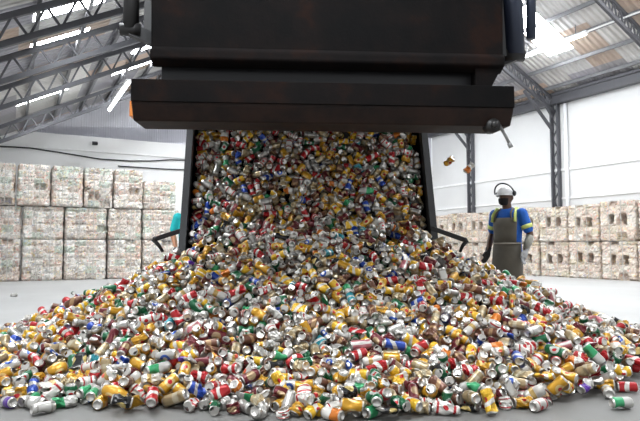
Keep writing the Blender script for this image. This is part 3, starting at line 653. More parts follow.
2,1845,1534,37,30,59,10,20,1667,1186,54,72,66,12,3,933,336,21,69,75,0,1,1711,1334,84,51,58,12,20,262,49,65,57,41,5,8,1515,858,60,64,69,0,6,1413,557,94,52,56,1,4,1439,635,32,14,47,3,
2,313,66,53,78,71,8,0,547,161,58,51,72,2,3,891,292,58,25,43,3,3,767,255,44,23,32,2,4,1496,895,20,26,18,4,0,1761,1490,41,55,20,0,4,1048,407,76,51,47,2,4,1565,1013,66,6,43,8,
0,1684,1307,44,71,41,14,5,1855,1699,62,50,69,1,8,251,42,49,70,54,9,7,1828,1456,62,65,72,0,9,1860,1653,64,64,81,7,7,1866,1610,4,45,62,10,0,1360,565,58,82,52,3,2,536,147,28,59,69,12,
3,1695,1109,41,25,44,5,4,1522,885,9,59,42,10,4,1719,1340,44,19,63,0,1,669,225,78,42,37,2,3,1094,415,69,66,38,4,2,764,252,59,64,32,2,18,1616,1022,58,72,31,1,4,1551,979,26,55,30,3,
6,853,339,43,35,24,1,18,1510,812,43,63,37,11,5,1069,428,44,70,33,13,0,1894,1699,45,82,62,8,3,1524,917,51,14,49,2,1,1076,461,39,70,48,11,11,548,121,73,64,32,12,4,1541,830,7,65,45,0,
1,1956,1742,43,22,45,8,11,1710,1221,22,35,11,1,10,433,96,54,67,64,0,1,1589,927,85,61,34,17,1,1535,886,59,41,65,10,2,666,213,34,76,49,1,10,218,42,32,71,45,10,3,1888,1676,45,29,39,0,
1,1739,1363,29,28,59,12,8,888,331,62,30,15,2,1,1771,1361,51,58,57,14,8,1511,785,61,14,48,8,16,1146,445,30,21,69,0,1,1672,1206,32,39,71,1,8,297,51,45,27,27,4,1,855,276,66,44,49,0,
9,1935,1737,50,59,66,5,0,904,340,70,34,60,10,2,789,285,79,48,53,6,5,1353,578,37,28,29,4,14,1847,1515,84,48,72,3,6,1364,538,18,78,32,10,6,1726,1334,31,29,23,12,1,823,290,53,10,58,5,
4,1459,774,56,6,52,7,1,1692,1221,59,59,92,10,2,394,41,72,37,39,2,6,909,345,52,79,48,2,2,679,183,45,19,11,3,1,1796,1433,38,24,69,2,17,1138,453,41,61,52,0,11,1590,952,44,64,64,2,
2,820,282,65,75,38,6,6,880,324,55,27,87,1,4,1635,959,47,55,52,0,0,1768,1342,70,73,49,10,3,1246,530,33,61,64,15,3,1622,1140,60,88,35,13,5,484,85,69,46,55,0,5,416,43,34,36,49,12,
10,292,48,36,20,35,0,4,886,301,34,62,80,4,13,351,77,42,35,62,4,3,1352,503,65,16,66,5,1,1590,925,48,40,57,5,1,819,302,37,7,62,0,10,1945,17,28,61,43,10,4,181,17,78,46,77,8,
5,1514,692,75,76,25,1,14,1799,1394,35,38,63,14,0,1691,1252,59,25,33,2,6,1904,1569,73,78,48,11,3,874,317,76,36,24,3,0,1553,874,68,32,25,6,5,1418,645,54,27,41,10,0,1514,774,64,54,10,2,
3,709,235,29,57,75,5,1,1389,564,43,54,48,4,9,1914,1650,36,22,64,6,5,1466,707,28,40,83,1,4,1913,1582,29,87,30,11,15,771,254,78,49,64,12,3,408,55,69,41,48,10,6,1047,444,29,41,42,5,
4,944,359,26,42,28,8,23,1449,580,26,43,19,8,6,1918,1649,38,66,44,3,3,1078,416,65,71,49,7,3,1901,1601,9,69,38,1,0,1682,1187,40,36,45,0,3,1499,830,59,21,45,11,5,882,358,65,86,69,2,
3,479,107,70,21,65,1,8,1576,872,37,5,64,9,6,1806,1443,53,76,46,0,6,1820,1348,44,37,67,15,2,1559,807,52,31,20,0,5,711,187,30,66,61,0,2,1509,745,38,47,71,10,0,1756,1228,72,31,48,4,
1,1886,1505,24,51,41,10,11,1554,881,68,18,50,2,14,221,17,60,24,70,5,8,1586,874,40,55,50,1,3,457,83,40,38,76,0,9,1563,957,50,75,51,8,2,775,242,66,35,59,9,5,1748,1213,63,68,19,2,
1,1804,1266,41,69,36,2,1,576,155,68,69,57,1,6,1777,1246,49,72,47,2,6,1451,635,71,65,58,10,6,1014,384,57,32,12,11,21,1531,790,53,56,90,4,8,666,220,18,57,58,0,2,1419,486,52,51,47,2,
48,662,168,49,73,55,4,4,795,270,40,28,36,2,8,278,17,77,36,78,13,41,1134,391,43,33,34,16,7,277,34,50,4,35,8,14,1014,349,42,73,26,0,9,217,15,30,50,47,4,24,1042,323,70,58,20,12,
18,657,160,30,39,6,10,6,362,62,53,64,22,12,9,506,85,44,19,72,11,1,731,181,66,25,40,5,6,829,250,25,19,60,13,1,418,36,19,43,33,1,2,443,64,25,72,68,11,2,563,95,35,69,47,13,
47,743,184,34,28,45,14,8,1796,59,62,12,28,8,0,1134,337,67,64,29,4,7,843,226,48,67,22,1,15,652,127,59,63,9,4,11,793,190,36,24,49,11,4,1681,164,32,19,52,2,19,1752,93,70,71,60,10,
13,921,242,75,57,67,0,7,679,126,20,46,84,4,49,667,131,64,43,42,10,12,983,200,81,68,35,4,25,1003,244,37,63,88,8,5,511,62,44,13,71,9,27,611,60,45,20,60,0,16,989,206,14,41,20,10,
18,1242,240,45,15,43,7,55,1184,251,69,35,28,8,2,1225,243,56,32,50,1,3,746,48,35,79,40,4,16,765,72,60,56,29,15,15,1005,178,21,50,31,8,14,722,56,27,52,71,3,2,746,107,67,71,36,8,
9,636,73,30,72,65,1,2,1086,161,43,16,78,0,53,995,94,66,36,43,0,1,942,142,74,51,63,11,16,1467,154,60,24,83,12,13,865,74,20,40,66,4,20,810,97,27,64,62,2,27,883,75,34,8,36,1,
158,1072,65,36,39,43,10,1,1612,69,13,59,31,0,4,927,67,75,51,23,0,83,1457,57,18,67,31,12,44,1427,50,50,76,83,2,18,1698,17,49,24,53,2,
],
3: [
552,925,73,32,64,64,12,59,1251,83,60,40,73,12,1,1380,93,25,37,54,11,66,1178,99,69,68,65,4,11,1086,107,21,46,47,3,26,671,72,77,36,50,15,49,1046,92,37,43,28,12,49,1066,148,69,53,72,0,
10,1132,162,16,41,80,4,13,1226,194,37,19,32,8,2,1346,171,30,46,21,1,5,642,57,70,68,61,8,33,1054,148,56,17,22,3,42,1032,215,32,36,60,3,146,530,66,20,55,72,3,5,403,42,49,13,30,8,
12,711,143,56,19,70,3,18,878,181,34,57,53,11,2,1566,193,63,46,60,13,20,887,222,65,29,16,2,56,1327,317,41,21,36,0,14,474,62,66,61,73,4,39,251,17,70,57,51,13,17,1209,350,41,30,23,8,
112,1682,1306,77,57,50,8,9,547,112,73,44,22,11,15,1588,1031,20,38,66,0,6,1429,761,35,38,57,11,6,1559,1010,68,50,75,1,17,1586,1002,15,53,75,8,4,1373,484,46,67,55,2,7,1523,992,71,33,44,8,
18,1382,645,41,50,57,7,18,1684,1301,34,68,32,1,6,1283,514,41,57,36,5,11,308,69,78,37,57,10,11,1827,1605,30,46,48,12,8,1380,538,16,61,28,12,5,1429,742,51,87,50,10,6,1615,1188,26,39,77,4,
14,830,280,43,28,77,12,13,392,95,59,17,62,3,8,1832,1539,50,46,55,3,10,1640,1211,6,54,60,6,29,1725,1377,25,16,54,0,22,336,50,66,75,22,4,30,725,206,67,49,43,0,0,1777,1429,41,31,35,1,
2,637,176,23,23,23,9,10,394,38,23,68,77,8,39,845,283,25,31,70,4,21,1588,1059,32,22,50,2,2,1314,497,22,53,81,4,6,1573,1001,33,86,26,3,5,540,95,55,75,33,0,17,1416,570,52,26,59,11,
13,1603,1094,54,31,53,12,10,1710,1215,34,52,43,2,17,473,79,22,74,69,2,1,1708,1313,64,49,74,11,12,413,83,54,71,41,1,1,1576,954,42,43,90,17,2,1670,1284,66,61,51,8,5,230,17,21,40,22,3,
33,1173,498,30,37,66,14,2,1416,651,55,17,56,5,18,651,208,31,36,34,7,12,1893,1739,84,64,39,2,76,1752,1329,37,41,18,4,1,822,307,63,47,61,5,7,986,383,79,44,39,0,11,1590,1057,33,29,69,10,
30,1865,1608,45,78,60,0,16,680,228,68,64,24,3,4,675,172,23,38,76,12,7,1872,1668,26,36,62,10,1,1631,1170,83,27,65,11,11,179,17,22,51,29,10,3,895,302,30,66,35,8,6,331,69,44,31,47,12,
11,1337,571,49,31,80,6,10,1527,818,7,29,58,12,12,1634,1169,79,50,42,12,14,1905,1645,43,38,40,12,3,259,42,79,32,67,10,1,574,159,78,39,54,0,31,1535,816,27,36,66,3,2,1018,356,64,60,90,11,
11,243,17,34,27,30,0,4,404,69,23,29,40,12,24,1154,488,74,53,48,11,11,1248,523,81,49,49,7,8,1864,1578,28,67,22,3,0,1726,1225,60,55,92,8,5,1716,1312,70,24,39,5,48,1831,1575,51,44,28,13,
17,1901,1581,42,89,51,3,0,1674,1101,45,54,50,6,12,1821,1471,50,77,46,15,3,218,17,67,27,22,0,6,1513,755,16,63,41,3,7,1536,929,67,57,81,3,3,849,273,45,30,56,8,2,1047,415,23,41,42,0,
17,1535,834,59,10,37,2,4,672,152,61,67,69,9,3,640,139,73,41,26,10,35,1968,1692,42,31,40,4,9,309,17,31,73,17,2,4,1861,1560,21,19,66,1,40,1023,374,39,85,21,3,16,821,262,46,62,79,12,
6,1901,1642,32,10,34,12,44,974,354,79,35,36,2,5,649,184,48,26,81,7,7,1887,1610,81,59,69,4,4,1926,1654,57,73,80,12,4,1825,1320,38,59,43,12,10,1198,490,85,54,46,10,5,464,52,30,28,40,1,
1,1547,853,62,32,29,10,2,1382,497,69,69,64,12,23,908,308,53,80,52,15,3,747,219,34,69,48,10,29,384,17,68,34,34,4,1,725,203,75,35,39,10,7,1243,481,39,68,23,2,1,507,94,45,62,6,2,
2,478,70,38,29,51,4,38,233,17,60,25,29,16,22,461,88,43,68,63,4,15,812,271,37,73,76,5,21,511,73,30,60,34,5,12,959,308,21,40,34,2,13,1781,104,68,55,68,10,114,997,270,28,33,53,9,
4,1030,289,79,60,67,10,20,1227,327,39,23,24,4,5,1364,343,38,24,55,12,14,1112,300,60,61,50,8,48,516,65,66,20,28,13,10,880,211,49,80,79,1,27,432,42,16,57,61,5,2,801,171,71,40,38,8,
113,1082,190,56,24,80,3,61,639,42,25,59,64,4,71,768,91,34,38,38,0,6,1391,171,30,73,38,11,12,718,57,48,83,56,8,15,1075,158,66,68,42,2,31,980,74,51,24,55,14,66,1152,119,36,24,59,10,
1,1049,122,88,50,70,14,15,967,70,52,28,57,15,26,1509,88,28,54,35,16,102,1325,49,33,43,39,4,12,1516,63,30,73,54,7,42,1194,69,63,62,30,14,
],
4: [
507,1665,32,57,49,80,0,43,1204,56,12,65,23,12,9,1287,78,71,34,30,0,16,943,48,41,18,28,0,23,1059,52,45,15,66,10,52,1008,85,42,75,58,0,6,923,76,27,42,33,10,88,1136,144,76,45,21,0,
49,886,117,66,46,9,10,60,591,44,36,72,58,11,14,831,79,10,42,29,8,41,1151,200,39,51,60,10,2,964,184,22,68,24,1,23,880,161,69,21,60,13,73,975,201,75,55,20,3,26,1119,263,39,58,26,12,
5,1366,261,49,17,78,0,4,892,174,40,56,61,0,8,724,165,31,39,40,2,25,1229,258,20,57,44,10,11,925,189,33,48,38,0,12,341,20,28,56,56,2,11,772,177,31,45,22,3,15,341,44,70,42,56,0,
10,746,168,41,53,31,13,2,1069,265,29,52,70,0,19,1255,313,35,79,70,11,7,1575,225,56,29,29,0,2,567,111,46,10,37,6,0,719,163,69,35,31,10,2,603,140,70,47,46,10,14,537,72,40,51,11,5,
34,401,45,38,25,56,1,12,1316,356,56,68,68,1,1,563,94,19,20,63,8,26,742,176,44,17,28,3,20,423,49,55,28,54,3,29,523,92,60,15,23,4,15,587,148,53,74,69,3,35,793,223,17,59,53,0,
1,850,261,12,45,35,11,1,761,204,64,58,15,1,7,1796,1510,28,70,29,0,12,367,81,18,15,58,7,1,1566,1054,74,48,85,1,2,1035,323,44,62,56,4,2,1639,1274,73,70,74,4,2,1739,1392,83,68,25,3,
1,922,283,46,77,53,12,12,1658,1211,55,84,20,2,2,1569,955,90,53,40,11,0,1007,338,67,54,12,2,3,1870,1669,64,52,62,3,15,1076,386,81,67,52,1,9,1833,1683,40,45,50,10,3,1913,1685,30,33,55,11,
0,1898,1609,43,61,67,2,6,755,236,37,78,79,0,1,1805,1558,10,36,70,10,3,884,262,41,83,28,1,6,1579,971,51,80,71,2,0,1439,785,42,50,53,11,1,604,130,59,31,26,0,0,1915,1743,68,26,26,11,
7,1346,570,71,44,27,4,5,559,140,76,59,24,10,3,436,100,56,71,25,1,5,1594,1220,53,55,94,1,16,1720,1342,25,39,21,3,3,1586,990,23,60,79,6,1,1372,669,29,36,75,5,5,589,121,78,37,50,4,
7,709,235,43,31,72,8,9,273,18,43,21,27,0,2,1879,1673,65,29,21,0,9,1484,831,70,35,38,13,13,1648,1266,40,12,51,11,1,1871,1624,68,86,56,1,1,894,274,76,34,17,8,4,1702,1280,73,73,44,7,
3,621,133,79,66,45,2,3,1126,453,30,45,30,0,3,983,370,44,33,69,6,0,1338,603,73,67,57,0,8,1618,1152,33,28,26,0,0,1794,1562,49,66,56,12,1,1581,1069,21,24,66,11,3,1493,862,41,73,38,2,
0,1457,743,63,24,67,1,8,568,103,36,56,74,8,1,358,75,67,61,36,0,21,1918,1713,42,53,68,11,7,726,186,33,30,69,10,1,1792,1548,40,16,48,6,9,1444,718,45,39,54,6,2,1745,1452,60,33,23,2,
0,1097,434,55,8,69,2,7,1517,823,56,23,44,4,24,1379,520,43,89,50,5,13,1885,1633,70,81,57,4,5,988,359,33,20,70,4,6,1542,1029,33,58,70,2,2,1519,855,4,49,37,3,10,1483,863,49,48,60,10,
4,283,19,30,30,69,7,3,404,49,68,39,73,11,1,1441,650,77,46,44,14,0,806,253,67,70,41,11,3,534,123,21,45,13,0,6,1829,1455,75,71,41,14,1,518,84,33,65,74,10,8,1777,1384,35,8,44,12,
3,1077,428,22,47,59,10,2,1891,1747,74,83,37,4,0,1703,1251,75,34,53,3,13,1650,1149,24,56,82,9,0,1432,610,42,63,72,3,4,1475,851,36,46,53,2,2,676,149,83,53,63,9,9,1413,662,42,43,77,8,
0,1345,552,41,72,42,0,7,1033,424,40,82,36,3,2,1800,1545,41,54,48,10,2,1750,1279,37,48,41,10,1,239,18,71,43,57,4,0,940,348,62,57,47,12,1,1609,1148,44,40,11,3,4,1062,404,76,31,19,12,
5,437,47,26,45,48,11,2,306,48,24,61,15,8,3,1785,1467,44,44,62,12,1,859,338,33,66,83,0,6,586,184,34,16,34,0,2,1164,487,44,89,38,10,1,279,16,70,59,46,2,5,638,156,51,18,14,13,
1,1854,1570,58,56,38,2,2,629,191,12,47,20,16,14,1072,422,43,35,41,16,5,1701,1197,36,80,16,8,6,1604,1048,41,84,49,2,14,1594,977,50,38,43,0,9,1190,469,15,58,20,12,10,1699,1282,24,29,70,8,
5,1821,1628,82,65,21,2,7,1726,1243,7,44,46,2,1,571,170,11,32,42,3,4,1747,1342,76,66,50,12,12,1576,1017,37,56,47,3,0,1349,555,84,72,63,2,1,1435,711,46,6,59,2,2,1005,395,33,12,39,10,
11,1606,1102,59,42,23,10,2,1105,430,34,56,61,0,0,280,16,49,77,70,0,0,1204,478,60,25,32,10,2,1394,666,42,25,32,2,2,952,350,51,26,70,10,3,1359,547,76,65,68,3,2,629,198,33,68,66,5,
2,1620,1042,72,72,42,2,15,1231,489,70,29,24,1,2,1657,1158,72,26,46,0,1,1806,1421,46,69,42,3,4,1837,1578,47,60,28,2,4,1255,510,17,55,17,4,9,350,53,24,45,54,4,1,1403,732,33,26,85,11,
1,1284,554,68,42,45,2,2,1629,1163,48,34,52,0,6,1047,388,61,69,63,5,4,1196,492,72,38,43,8,1,1579,971,39,61,87,2,0,1453,752,90,60,40,10,9,1181,462,27,44,15,0,2,866,324,70,60,25,3,
2,1538,930,34,32,33,11,2,1762,1408,22,31,54,3,11,798,262,58,54,13,1,5,1770,1447,59,29,23,0,3,1922,1709,72,49,15,2,4,1730,1259,65,57,83,4,2,1202,500,25,35,37,0,11,362,18,72,68,79,12,
3,1641,1027,71,66,42,0,4,1460,788,47,14,38,11,2,794,262,61,71,9,2,1,1787,1405,37,75,57,0,5,503,98,49,25,46,2,5,1590,1001,42,43,25,0,15,1510,858,25,79,44,11,5,1399,657,26,26,81,0,
5,937,324,64,48,12,5,1,362,89,39,26,48,9,1,1715,1344,86,53,75,11,1,699,191,42,30,71,4,1,1929,1695,14,76,56,10,8,1673,1150,69,61,37,12,0,1707,1297,62,79,49,5,8,636,152,52,75,21,4,
0,1649,1232,48,50,70,7,0,1379,538,90,51,33,10,0,1546,945,60,40,89,0,8,1809,1514,82,72,29,4,1,1341,486,64,74,64,14,1,1571,908,33,37,21,11,8,1076,411,38,68,86,12,6,673,172,20,41,70,1,
0,1780,1506,65,31,44,3,2,1235,525,40,70,36,0,5,1159,479,21,43,49,8,13,1409,608,27,50,46,11,5,1638,1115,82,19,34,2,1,1769,1315,21,25,63,11,1,1345,516,46,31,11,10,5,751,208,81,52,53,1,
6,1817,1505,60,42,18,16,0,489,118,23,36,24,2,4,1559,955,66,72,17,2,5,674,175,41,19,15,2,9,477,95,36,72,63,4,2,1702,1273,37,53,69,11,0,947,316,18,55,67,12,0,1673,1292,72,70,48,3,
5,1381,544,36,35,65,1,10,1486,748,12,36,68,10,4,520,134,49,20,14,1,8,1953,1738,79,53,27,0,2,915,301,66,58,22,4,0,1789,1475,41,50,79,12,0,1886,1652,38,39,44,3,2,1669,1242,30,71,46,2,
13,1540,807,68,28,54,1,1,1946,1651,7,37,34,2,1,558,148,81,56,50,5,7,393,75,33,78,57,0,0,1780,1411,57,21,51,12,1,780,244,47,31,46,1,3,1072,432,56,69,20,4,3,1907,1631,34,54,84,4,
5,190,17,55,71,48,12,1,1372,511,34,80,48,16,1,1606,1008,17,62,54,15,4,1935,1677,75,61,37,5,1,1749,1291,63,73,69,3,2,1424,634,53,41,43,10,9,1079,460,70,36,19,14,3,825,236,22,28,39,3,
2,1372,563,89,54,35,4,7,1340,532,9,50,73,3,10,1424,596,28,49,55,14,1,950,365,55,70,32,17,4,471,103,61,74,40,3,7,1971,1691,76,54,51,2,0,916,296,28,30,55,17,2,659,178,46,11,26,3,
6,770,251,70,59,36,2,1,588,148,31,79,74,0,2,1500,810,35,38,32,0,5,1473,649,43,60,42,10,4,284,39,42,22,46,11,5,1666,1149,35,67,80,0,8,802,223,51,64,55,0,6,1800,1488,71,43,15,10,
4,922,332,41,15,56,7,4,1445,609,47,51,58,2,3,517,125,66,22,30,10,4,679,190,53,16,67,5,0,325,50,66,34,34,5,4,1559,758,45,49,36,3,4,1498,797,34,43,91,7,2,1529,725,24,17,53,16,
1,1496,719,58,33,38,10,4,1564,978,78,67,39,4,1,1845,1409,76,60,42,0,3,1559,928,44,58,38,0,6,1370,560,36,21,21,4,4,907,319,69,34,61,16,13,1822,1365,36,54,91,11,1,1552,856,83,48,17,4,
2,693,207,37,55,49,11,1,544,133,26,47,42,12,3,1428,606,70,24,58,4,1,427,102,27,33,17,0,4,1843,1467,53,38,19,4,6,919,347,30,35,22,5,8,1934,1604,90,60,54,13,10,1633,1126,41,90,42,5,
1,1841,1516,84,42,28,11,16,1363,536,27,35,85,0,9,1784,1382,36,65,71,0,3,1965,1734,34,63,78,8,1,1018,424,32,47,18,0,3,1191,513,50,59,61,12,8,1719,1256,60,47,64,2,2,699,220,52,23,60,13,
4,1722,1176,88,59,29,0,3,1438,641,38,40,9,1,5,377,49,66,73,26,0,7,571,128,66,58,48,0,5,317,17,74,45,64,0,3,1774,1353,65,13,55,10,5,1609,1002,6,34,45,12,1,927,362,33,83,21,0,
0,1556,923,39,76,32,0,14,1765,1302,62,24,41,8,1,1860,1502,38,68,33,3,2,1615,923,49,17,62,0,1,878,291,60,21,58,2,4,175,29,14,81,48,11,0,1588,976,33,76,51,6,6,1784,1339,46,24,31,1,
2,1745,1277,63,47,82,1,5,503,70,20,43,57,0,14,1628,960,50,25,8,1,10,1499,746,53,46,64,0,2,781,242,60,31,71,0,16,612,169,47,58,74,3,18,531,130,54,67,12,7,1,953,350,58,19,34,2,
15,600,130,58,77,51,2,31,850,306,36,80,39,0,3,345,72,40,76,74,1,11,644,180,41,9,60,2,6,1003,375,55,24,12,10,2,401,72,23,37,60,0,8,1259,423,28,61,66,6,6,687,174,29,33,15,11,
13,309,47,77,43,22,12,3,1083,373,17,45,52,1,15,1213,394,49,27,21,2,10,822,267,28,67,85,1,4,898,305,14,51,21,3,11,1138,366,30,26,60,5,9,1111,338,49,77,16,12,12,620,116,53,19,48,12,
18,462,89,58,73,52,0,17,1044,319,47,75,74,5,10,1417,345,37,57,54,8,7,616,159,27,27,75,12,22,545,84,39,68,62,11,1,474,61,35,4,48,4,31,424,15,70,62,49,10,50,1396,318,84,48,79,0,
10,482,81,31,78,23,3,18,1037,277,75,67,53,6,17,1153,306,61,23,62,0,2,1178,265,10,54,65,10,9,1713,82,12,53,73,12,20,758,154,45,81,66,12,28,916,192,83,43,24,8,36,758,89,14,34,46,10,
18,839,128,48,78,39,12,35,607,60,12,45,45,6,16,813,141,59,42,47,10,49,808,110,65,9,34,11,15,744,96,84,41,51,9,8,920,138,54,83,37,11,22,1071,139,24,38,47,10,82,809,81,56,48,57,0,
25,735,25,46,22,76,10,12,808,15,77,53,74,16,8,892,83,56,72,47,0,29,1631,85,68,34,26,12,19,1082,105,76,72,36,0,126,1572,64,19,45,11,12,1,1705,37,59,20,74,8,
],
5: [
436,1257,48,73,24,23,10,177,1299,88,42,35,73,10,3,1095,88,72,65,73,9,27,1207,90,72,65,78,2,59,728,62,62,83,31,2,3,1142,98,23,71,26,10,73,984,117,70,72,23,3,5,561,25,25,69,45,1,
22,688,86,65,68,39,1,0,965,106,29,59,49,9,36,774,89,40,11,71,3,14,1014,128,47,66,61,2,10,691,61,44,71,63,6,17,911,130,52,38,41,5,61,957,148,28,49,24,9,11,1052,232,59,74,60,4,
11,1100,219,68,41,53,0,15,741,105,25,47,40,1,20,530,67,64,25,57,2,20,1230,264,38,17,23,1,12,846,162,27,27,58,6,16,1020,216,62,78,55,0,9,637,112,66,41,17,0,43,1275,273,77,56,58,1,
11,552,54,63,46,52,11,6,1143,260,63,28,31,3,17,638,123,45,49,9,3,6,450,60,38,67,85,2,3,541,76,72,52,35,6,24,682,168,12,43,73,8,15,1120,291,77,40,70,3,17,982,273,21,60,41,11,
12,1176,325,21,55,36,0,3,871,252,21,68,22,2,45,363,46,51,69,43,0,24,763,198,51,81,75,8,19,728,168,32,80,31,10,3,1183,402,34,70,45,4,9,603,118,24,31,77,13,9,459,122,21,46,42,10,
7,568,107,20,34,17,1,13,1055,339,21,55,32,1,1,379,87,32,18,23,3,6,1831,1560,44,58,59,1,7,711,197,27,29,14,5,6,1626,1164,60,36,57,8,15,400,37,20,40,12,5,0,1507,929,83,35,22,8,
13,1591,1113,50,57,48,2,3,1829,1573,27,51,55,3,2,890,318,44,12,19,0,2,249,61,41,83,66,0,4,1331,502,78,20,69,9,0,1514,853,67,24,59,12,5,1880,1629,38,67,15,0,12,1580,931,46,7,48,16,
4,713,203,41,10,25,8,4,433,119,59,11,21,0,2,1312,525,80,31,55,16,5,1669,1232,23,53,64,0,16,1832,1547,73,65,51,12,7,1649,1288,56,12,49,3,2,751,194,39,36,59,3,1,943,321,64,29,44,6,
3,685,211,57,56,51,4,1,1366,596,26,36,44,2,1,1717,1292,75,11,52,3,13,1562,1092,8,47,53,10,5,1810,1489,59,23,52,2,2,1770,1475,19,23,29,5,3,1299,530,72,68,32,3,3,1399,727,46,38,50,12,
0,1605,1141,51,64,70,11,1,1744,1378,72,49,21,2,7,529,107,52,72,13,10,4,1646,1224,83,54,59,13,5,1457,696,51,16,53,12,6,1908,1658,85,28,58,4,6,1885,1727,19,45,48,2,8,1819,1593,28,41,54,6,
5,1052,413,79,52,28,8,2,1319,558,78,21,47,14,6,1186,486,65,17,71,10,6,1787,1527,20,68,68,1,1,1393,624,81,37,65,2,1,1624,1115,39,31,68,5,7,1474,781,43,64,55,0,1,1678,1329,76,34,72,1,
4,931,313,49,67,50,8,3,424,74,29,47,67,0,3,1022,406,64,14,28,2,0,695,175,24,63,30,7,13,1857,1574,55,14,49,0,2,835,272,77,47,30,0,6,1819,1428,42,45,43,4,2,1447,674,23,82,39,1,
8,557,93,45,71,85,10,2,1485,828,29,79,37,10,6,1644,1229,87,61,49,0,3,1510,761,65,74,44,9,4,1810,1482,55,10,71,5,1,997,373,42,65,54,11,23,1928,1716,67,11,52,1,4,867,317,38,85,20,0,
1,439,59,54,46,12,8,2,1651,1211,83,67,33,0,9,1545,955,64,11,48,5,10,285,53,60,16,18,10,2,783,274,80,34,48,2,6,603,117,91,53,65,1,12,1529,929,47,39,71,2,5,641,179,41,67,27,0,
1,1368,641,45,40,61,2,7,1046,400,17,41,48,5,4,1505,804,30,19,63,13,6,249,30,55,11,42,8,4,1861,1629,47,89,43,0,0,990,360,15,56,20,15,0,695,185,17,41,33,8,3,1692,1215,53,18,18,4,
5,638,149,45,76,30,10,1,1465,712,51,90,57,11,3,1176,494,67,68,38,8,5,1766,1429,63,65,59,4,7,1759,1389,86,54,27,4,4,1526,876,56,71,66,9,8,1369,567,26,75,29,3,8,1559,947,44,31,41,10,
9,1748,1458,43,47,66,8,1,961,365,37,20,41,11,5,383,79,60,52,53,4,7,1281,544,31,83,23,3,3,751,281,51,21,77,3,5,1462,774,31,69,33,11,1,1402,554,47,62,92,11,1,764,223,71,59,81,5,
4,1844,1615,83,45,72,5,15,294,16,71,45,54,10,8,1260,520,50,68,63,1,1,1432,782,40,93,38,2,5,309,43,13,60,21,0,2,1100,469,37,34,58,10,0,796,243,80,36,20,12,8,1770,1412,23,51,17,2,
12,826,260,52,35,67,0,1,1558,910,38,66,41,4,1,1685,1248,60,40,43,7,0,1870,1582,47,90,30,16,3,1752,1385,41,19,75,6,0,852,294,65,69,46,11,2,1798,1394,10,21,55,0,5,1604,1053,60,56,65,2,
1,1823,1514,58,93,49,10,1,421,83,61,35,79,0,7,1637,1165,34,36,45,9,0,708,212,39,24,45,1,5,1393,633,22,75,20,2,8,923,319,30,60,46,12,1,1921,1702,30,79,23,2,0,1661,1089,42,49,71,0,
3,584,179,70,50,70,12,0,1149,460,42,75,28,8,2,390,32,20,52,68,12,5,1757,1371,72,83,38,5,0,1410,713,52,70,71,1,4,1813,1553,72,52,69,2,2,774,286,53,70,11,12,7,1425,751,61,63,68,11,
3,1496,854,49,63,59,8,3,1887,1724,74,30,34,12,4,1718,1221,62,68,46,14,6,1706,1282,30,67,27,10,3,701,197,49,15,69,4,3,763,272,57,25,80,3,13,1493,754,13,62,31,12,4,1141,472,42,62,45,9,
3,1946,1729,51,50,33,8,2,907,348,56,28,48,1,4,479,85,28,27,25,4,14,1702,1278,89,48,50,8,15,1478,747,25,65,43,2,2,1765,1352,82,47,49,12,2,1609,1097,69,11,40,8,1,1375,467,77,41,17,2,
1,1478,823,34,33,64,3,0,386,78,78,38,81,12,5,1445,674,28,38,10,4,3,1534,872,68,29,37,7,0,1707,1167,39,42,57,1,1,837,270,30,64,34,0,7,459,78,35,35,32,16,7,1363,501,80,45,28,1,
7,1352,571,32,60,58,8,1,1119,483,42,26,42,10,0,633,149,80,54,49,4,6,1901,1643,45,42,30,1,4,1908,1735,63,53,92,5,0,1617,1076,81,67,69,8,1,1683,1282,87,68,61,12,0,865,289,28,76,42,3,
0,1465,707,78,66,67,11,5,802,282,36,46,60,12,12,996,331,46,74,28,2,2,1217,507,61,29,32,11,2,1369,476,70,34,34,8,2,767,233,21,60,54,11,4,249,17,34,67,55,11,11,940,349,64,25,84,10,
4,1471,779,29,64,37,13,1,1414,595,23,80,36,0,1,372,63,67,25,58,4,3,1574,960,54,49,33,3,6,1950,1699,80,33,45,1,7,1913,1700,31,74,31,0,1,1854,1626,77,24,61,8,2,1459,739,32,43,26,0,
1,809,256,24,32,37,2,5,1609,1073,29,71,46,2,0,1426,677,63,84,63,2,9,987,407,40,33,68,1,7,1930,1675,66,86,35,8,2,1629,1011,46,67,40,4,10,1492,769,22,27,61,0,4,1614,1105,52,60,21,12,
1,1579,1019,73,58,72,1,1,855,293,76,73,60,10,0,1743,1364,60,20,33,4,1,747,240,32,59,73,1,8,1932,1643,67,63,59,10,11,1442,624,52,14,46,17,3,744,261,68,37,61,0,9,1622,984,32,79,43,10,
6,257,66,29,43,46,5,6,534,108,54,16,31,4,4,1670,1195,49,62,39,5,9,466,104,64,41,67,4,12,1478,717,32,44,52,1,0,1787,1502,73,12,52,8,21,1797,1381,64,60,85,4,2,609,186,52,12,40,10,
1,727,192,33,38,21,0,3,774,208,38,70,26,2,1,1196,510,31,90,38,4,1,666,221,68,71,69,0,4,1645,1123,48,66,53,16,1,1697,1248,94,49,51,17,6,1007,410,54,29,10,3,0,1671,1208,20,34,58,10,
3,1505,840,21,28,59,4,8,570,123,43,27,38,0,1,1746,1355,73,21,35,0,2,1637,1082,15,21,32,8,4,1394,541,54,36,23,11,32,593,171,22,19,35,4,13,1369,505,38,51,42,1,3,1503,688,72,45,29,10,
2,552,126,16,57,16,7,3,1957,1679,45,84,37,0,8,296,28,64,51,79,3,2,709,169,61,66,60,8,23,1374,478,35,30,75,5,4,1532,704,86,31,47,8,0,224,33,52,23,39,2,1,1574,883,55,41,48,2,
2,1502,748,31,82,48,11,7,1556,825,42,71,63,2,3,1392,531,23,35,60,10,5,447,71,83,55,77,0,3,586,139,82,60,69,0,7,756,268,34,79,69,2,1,1504,659,55,35,9,1,3,912,312,56,15,68,0,
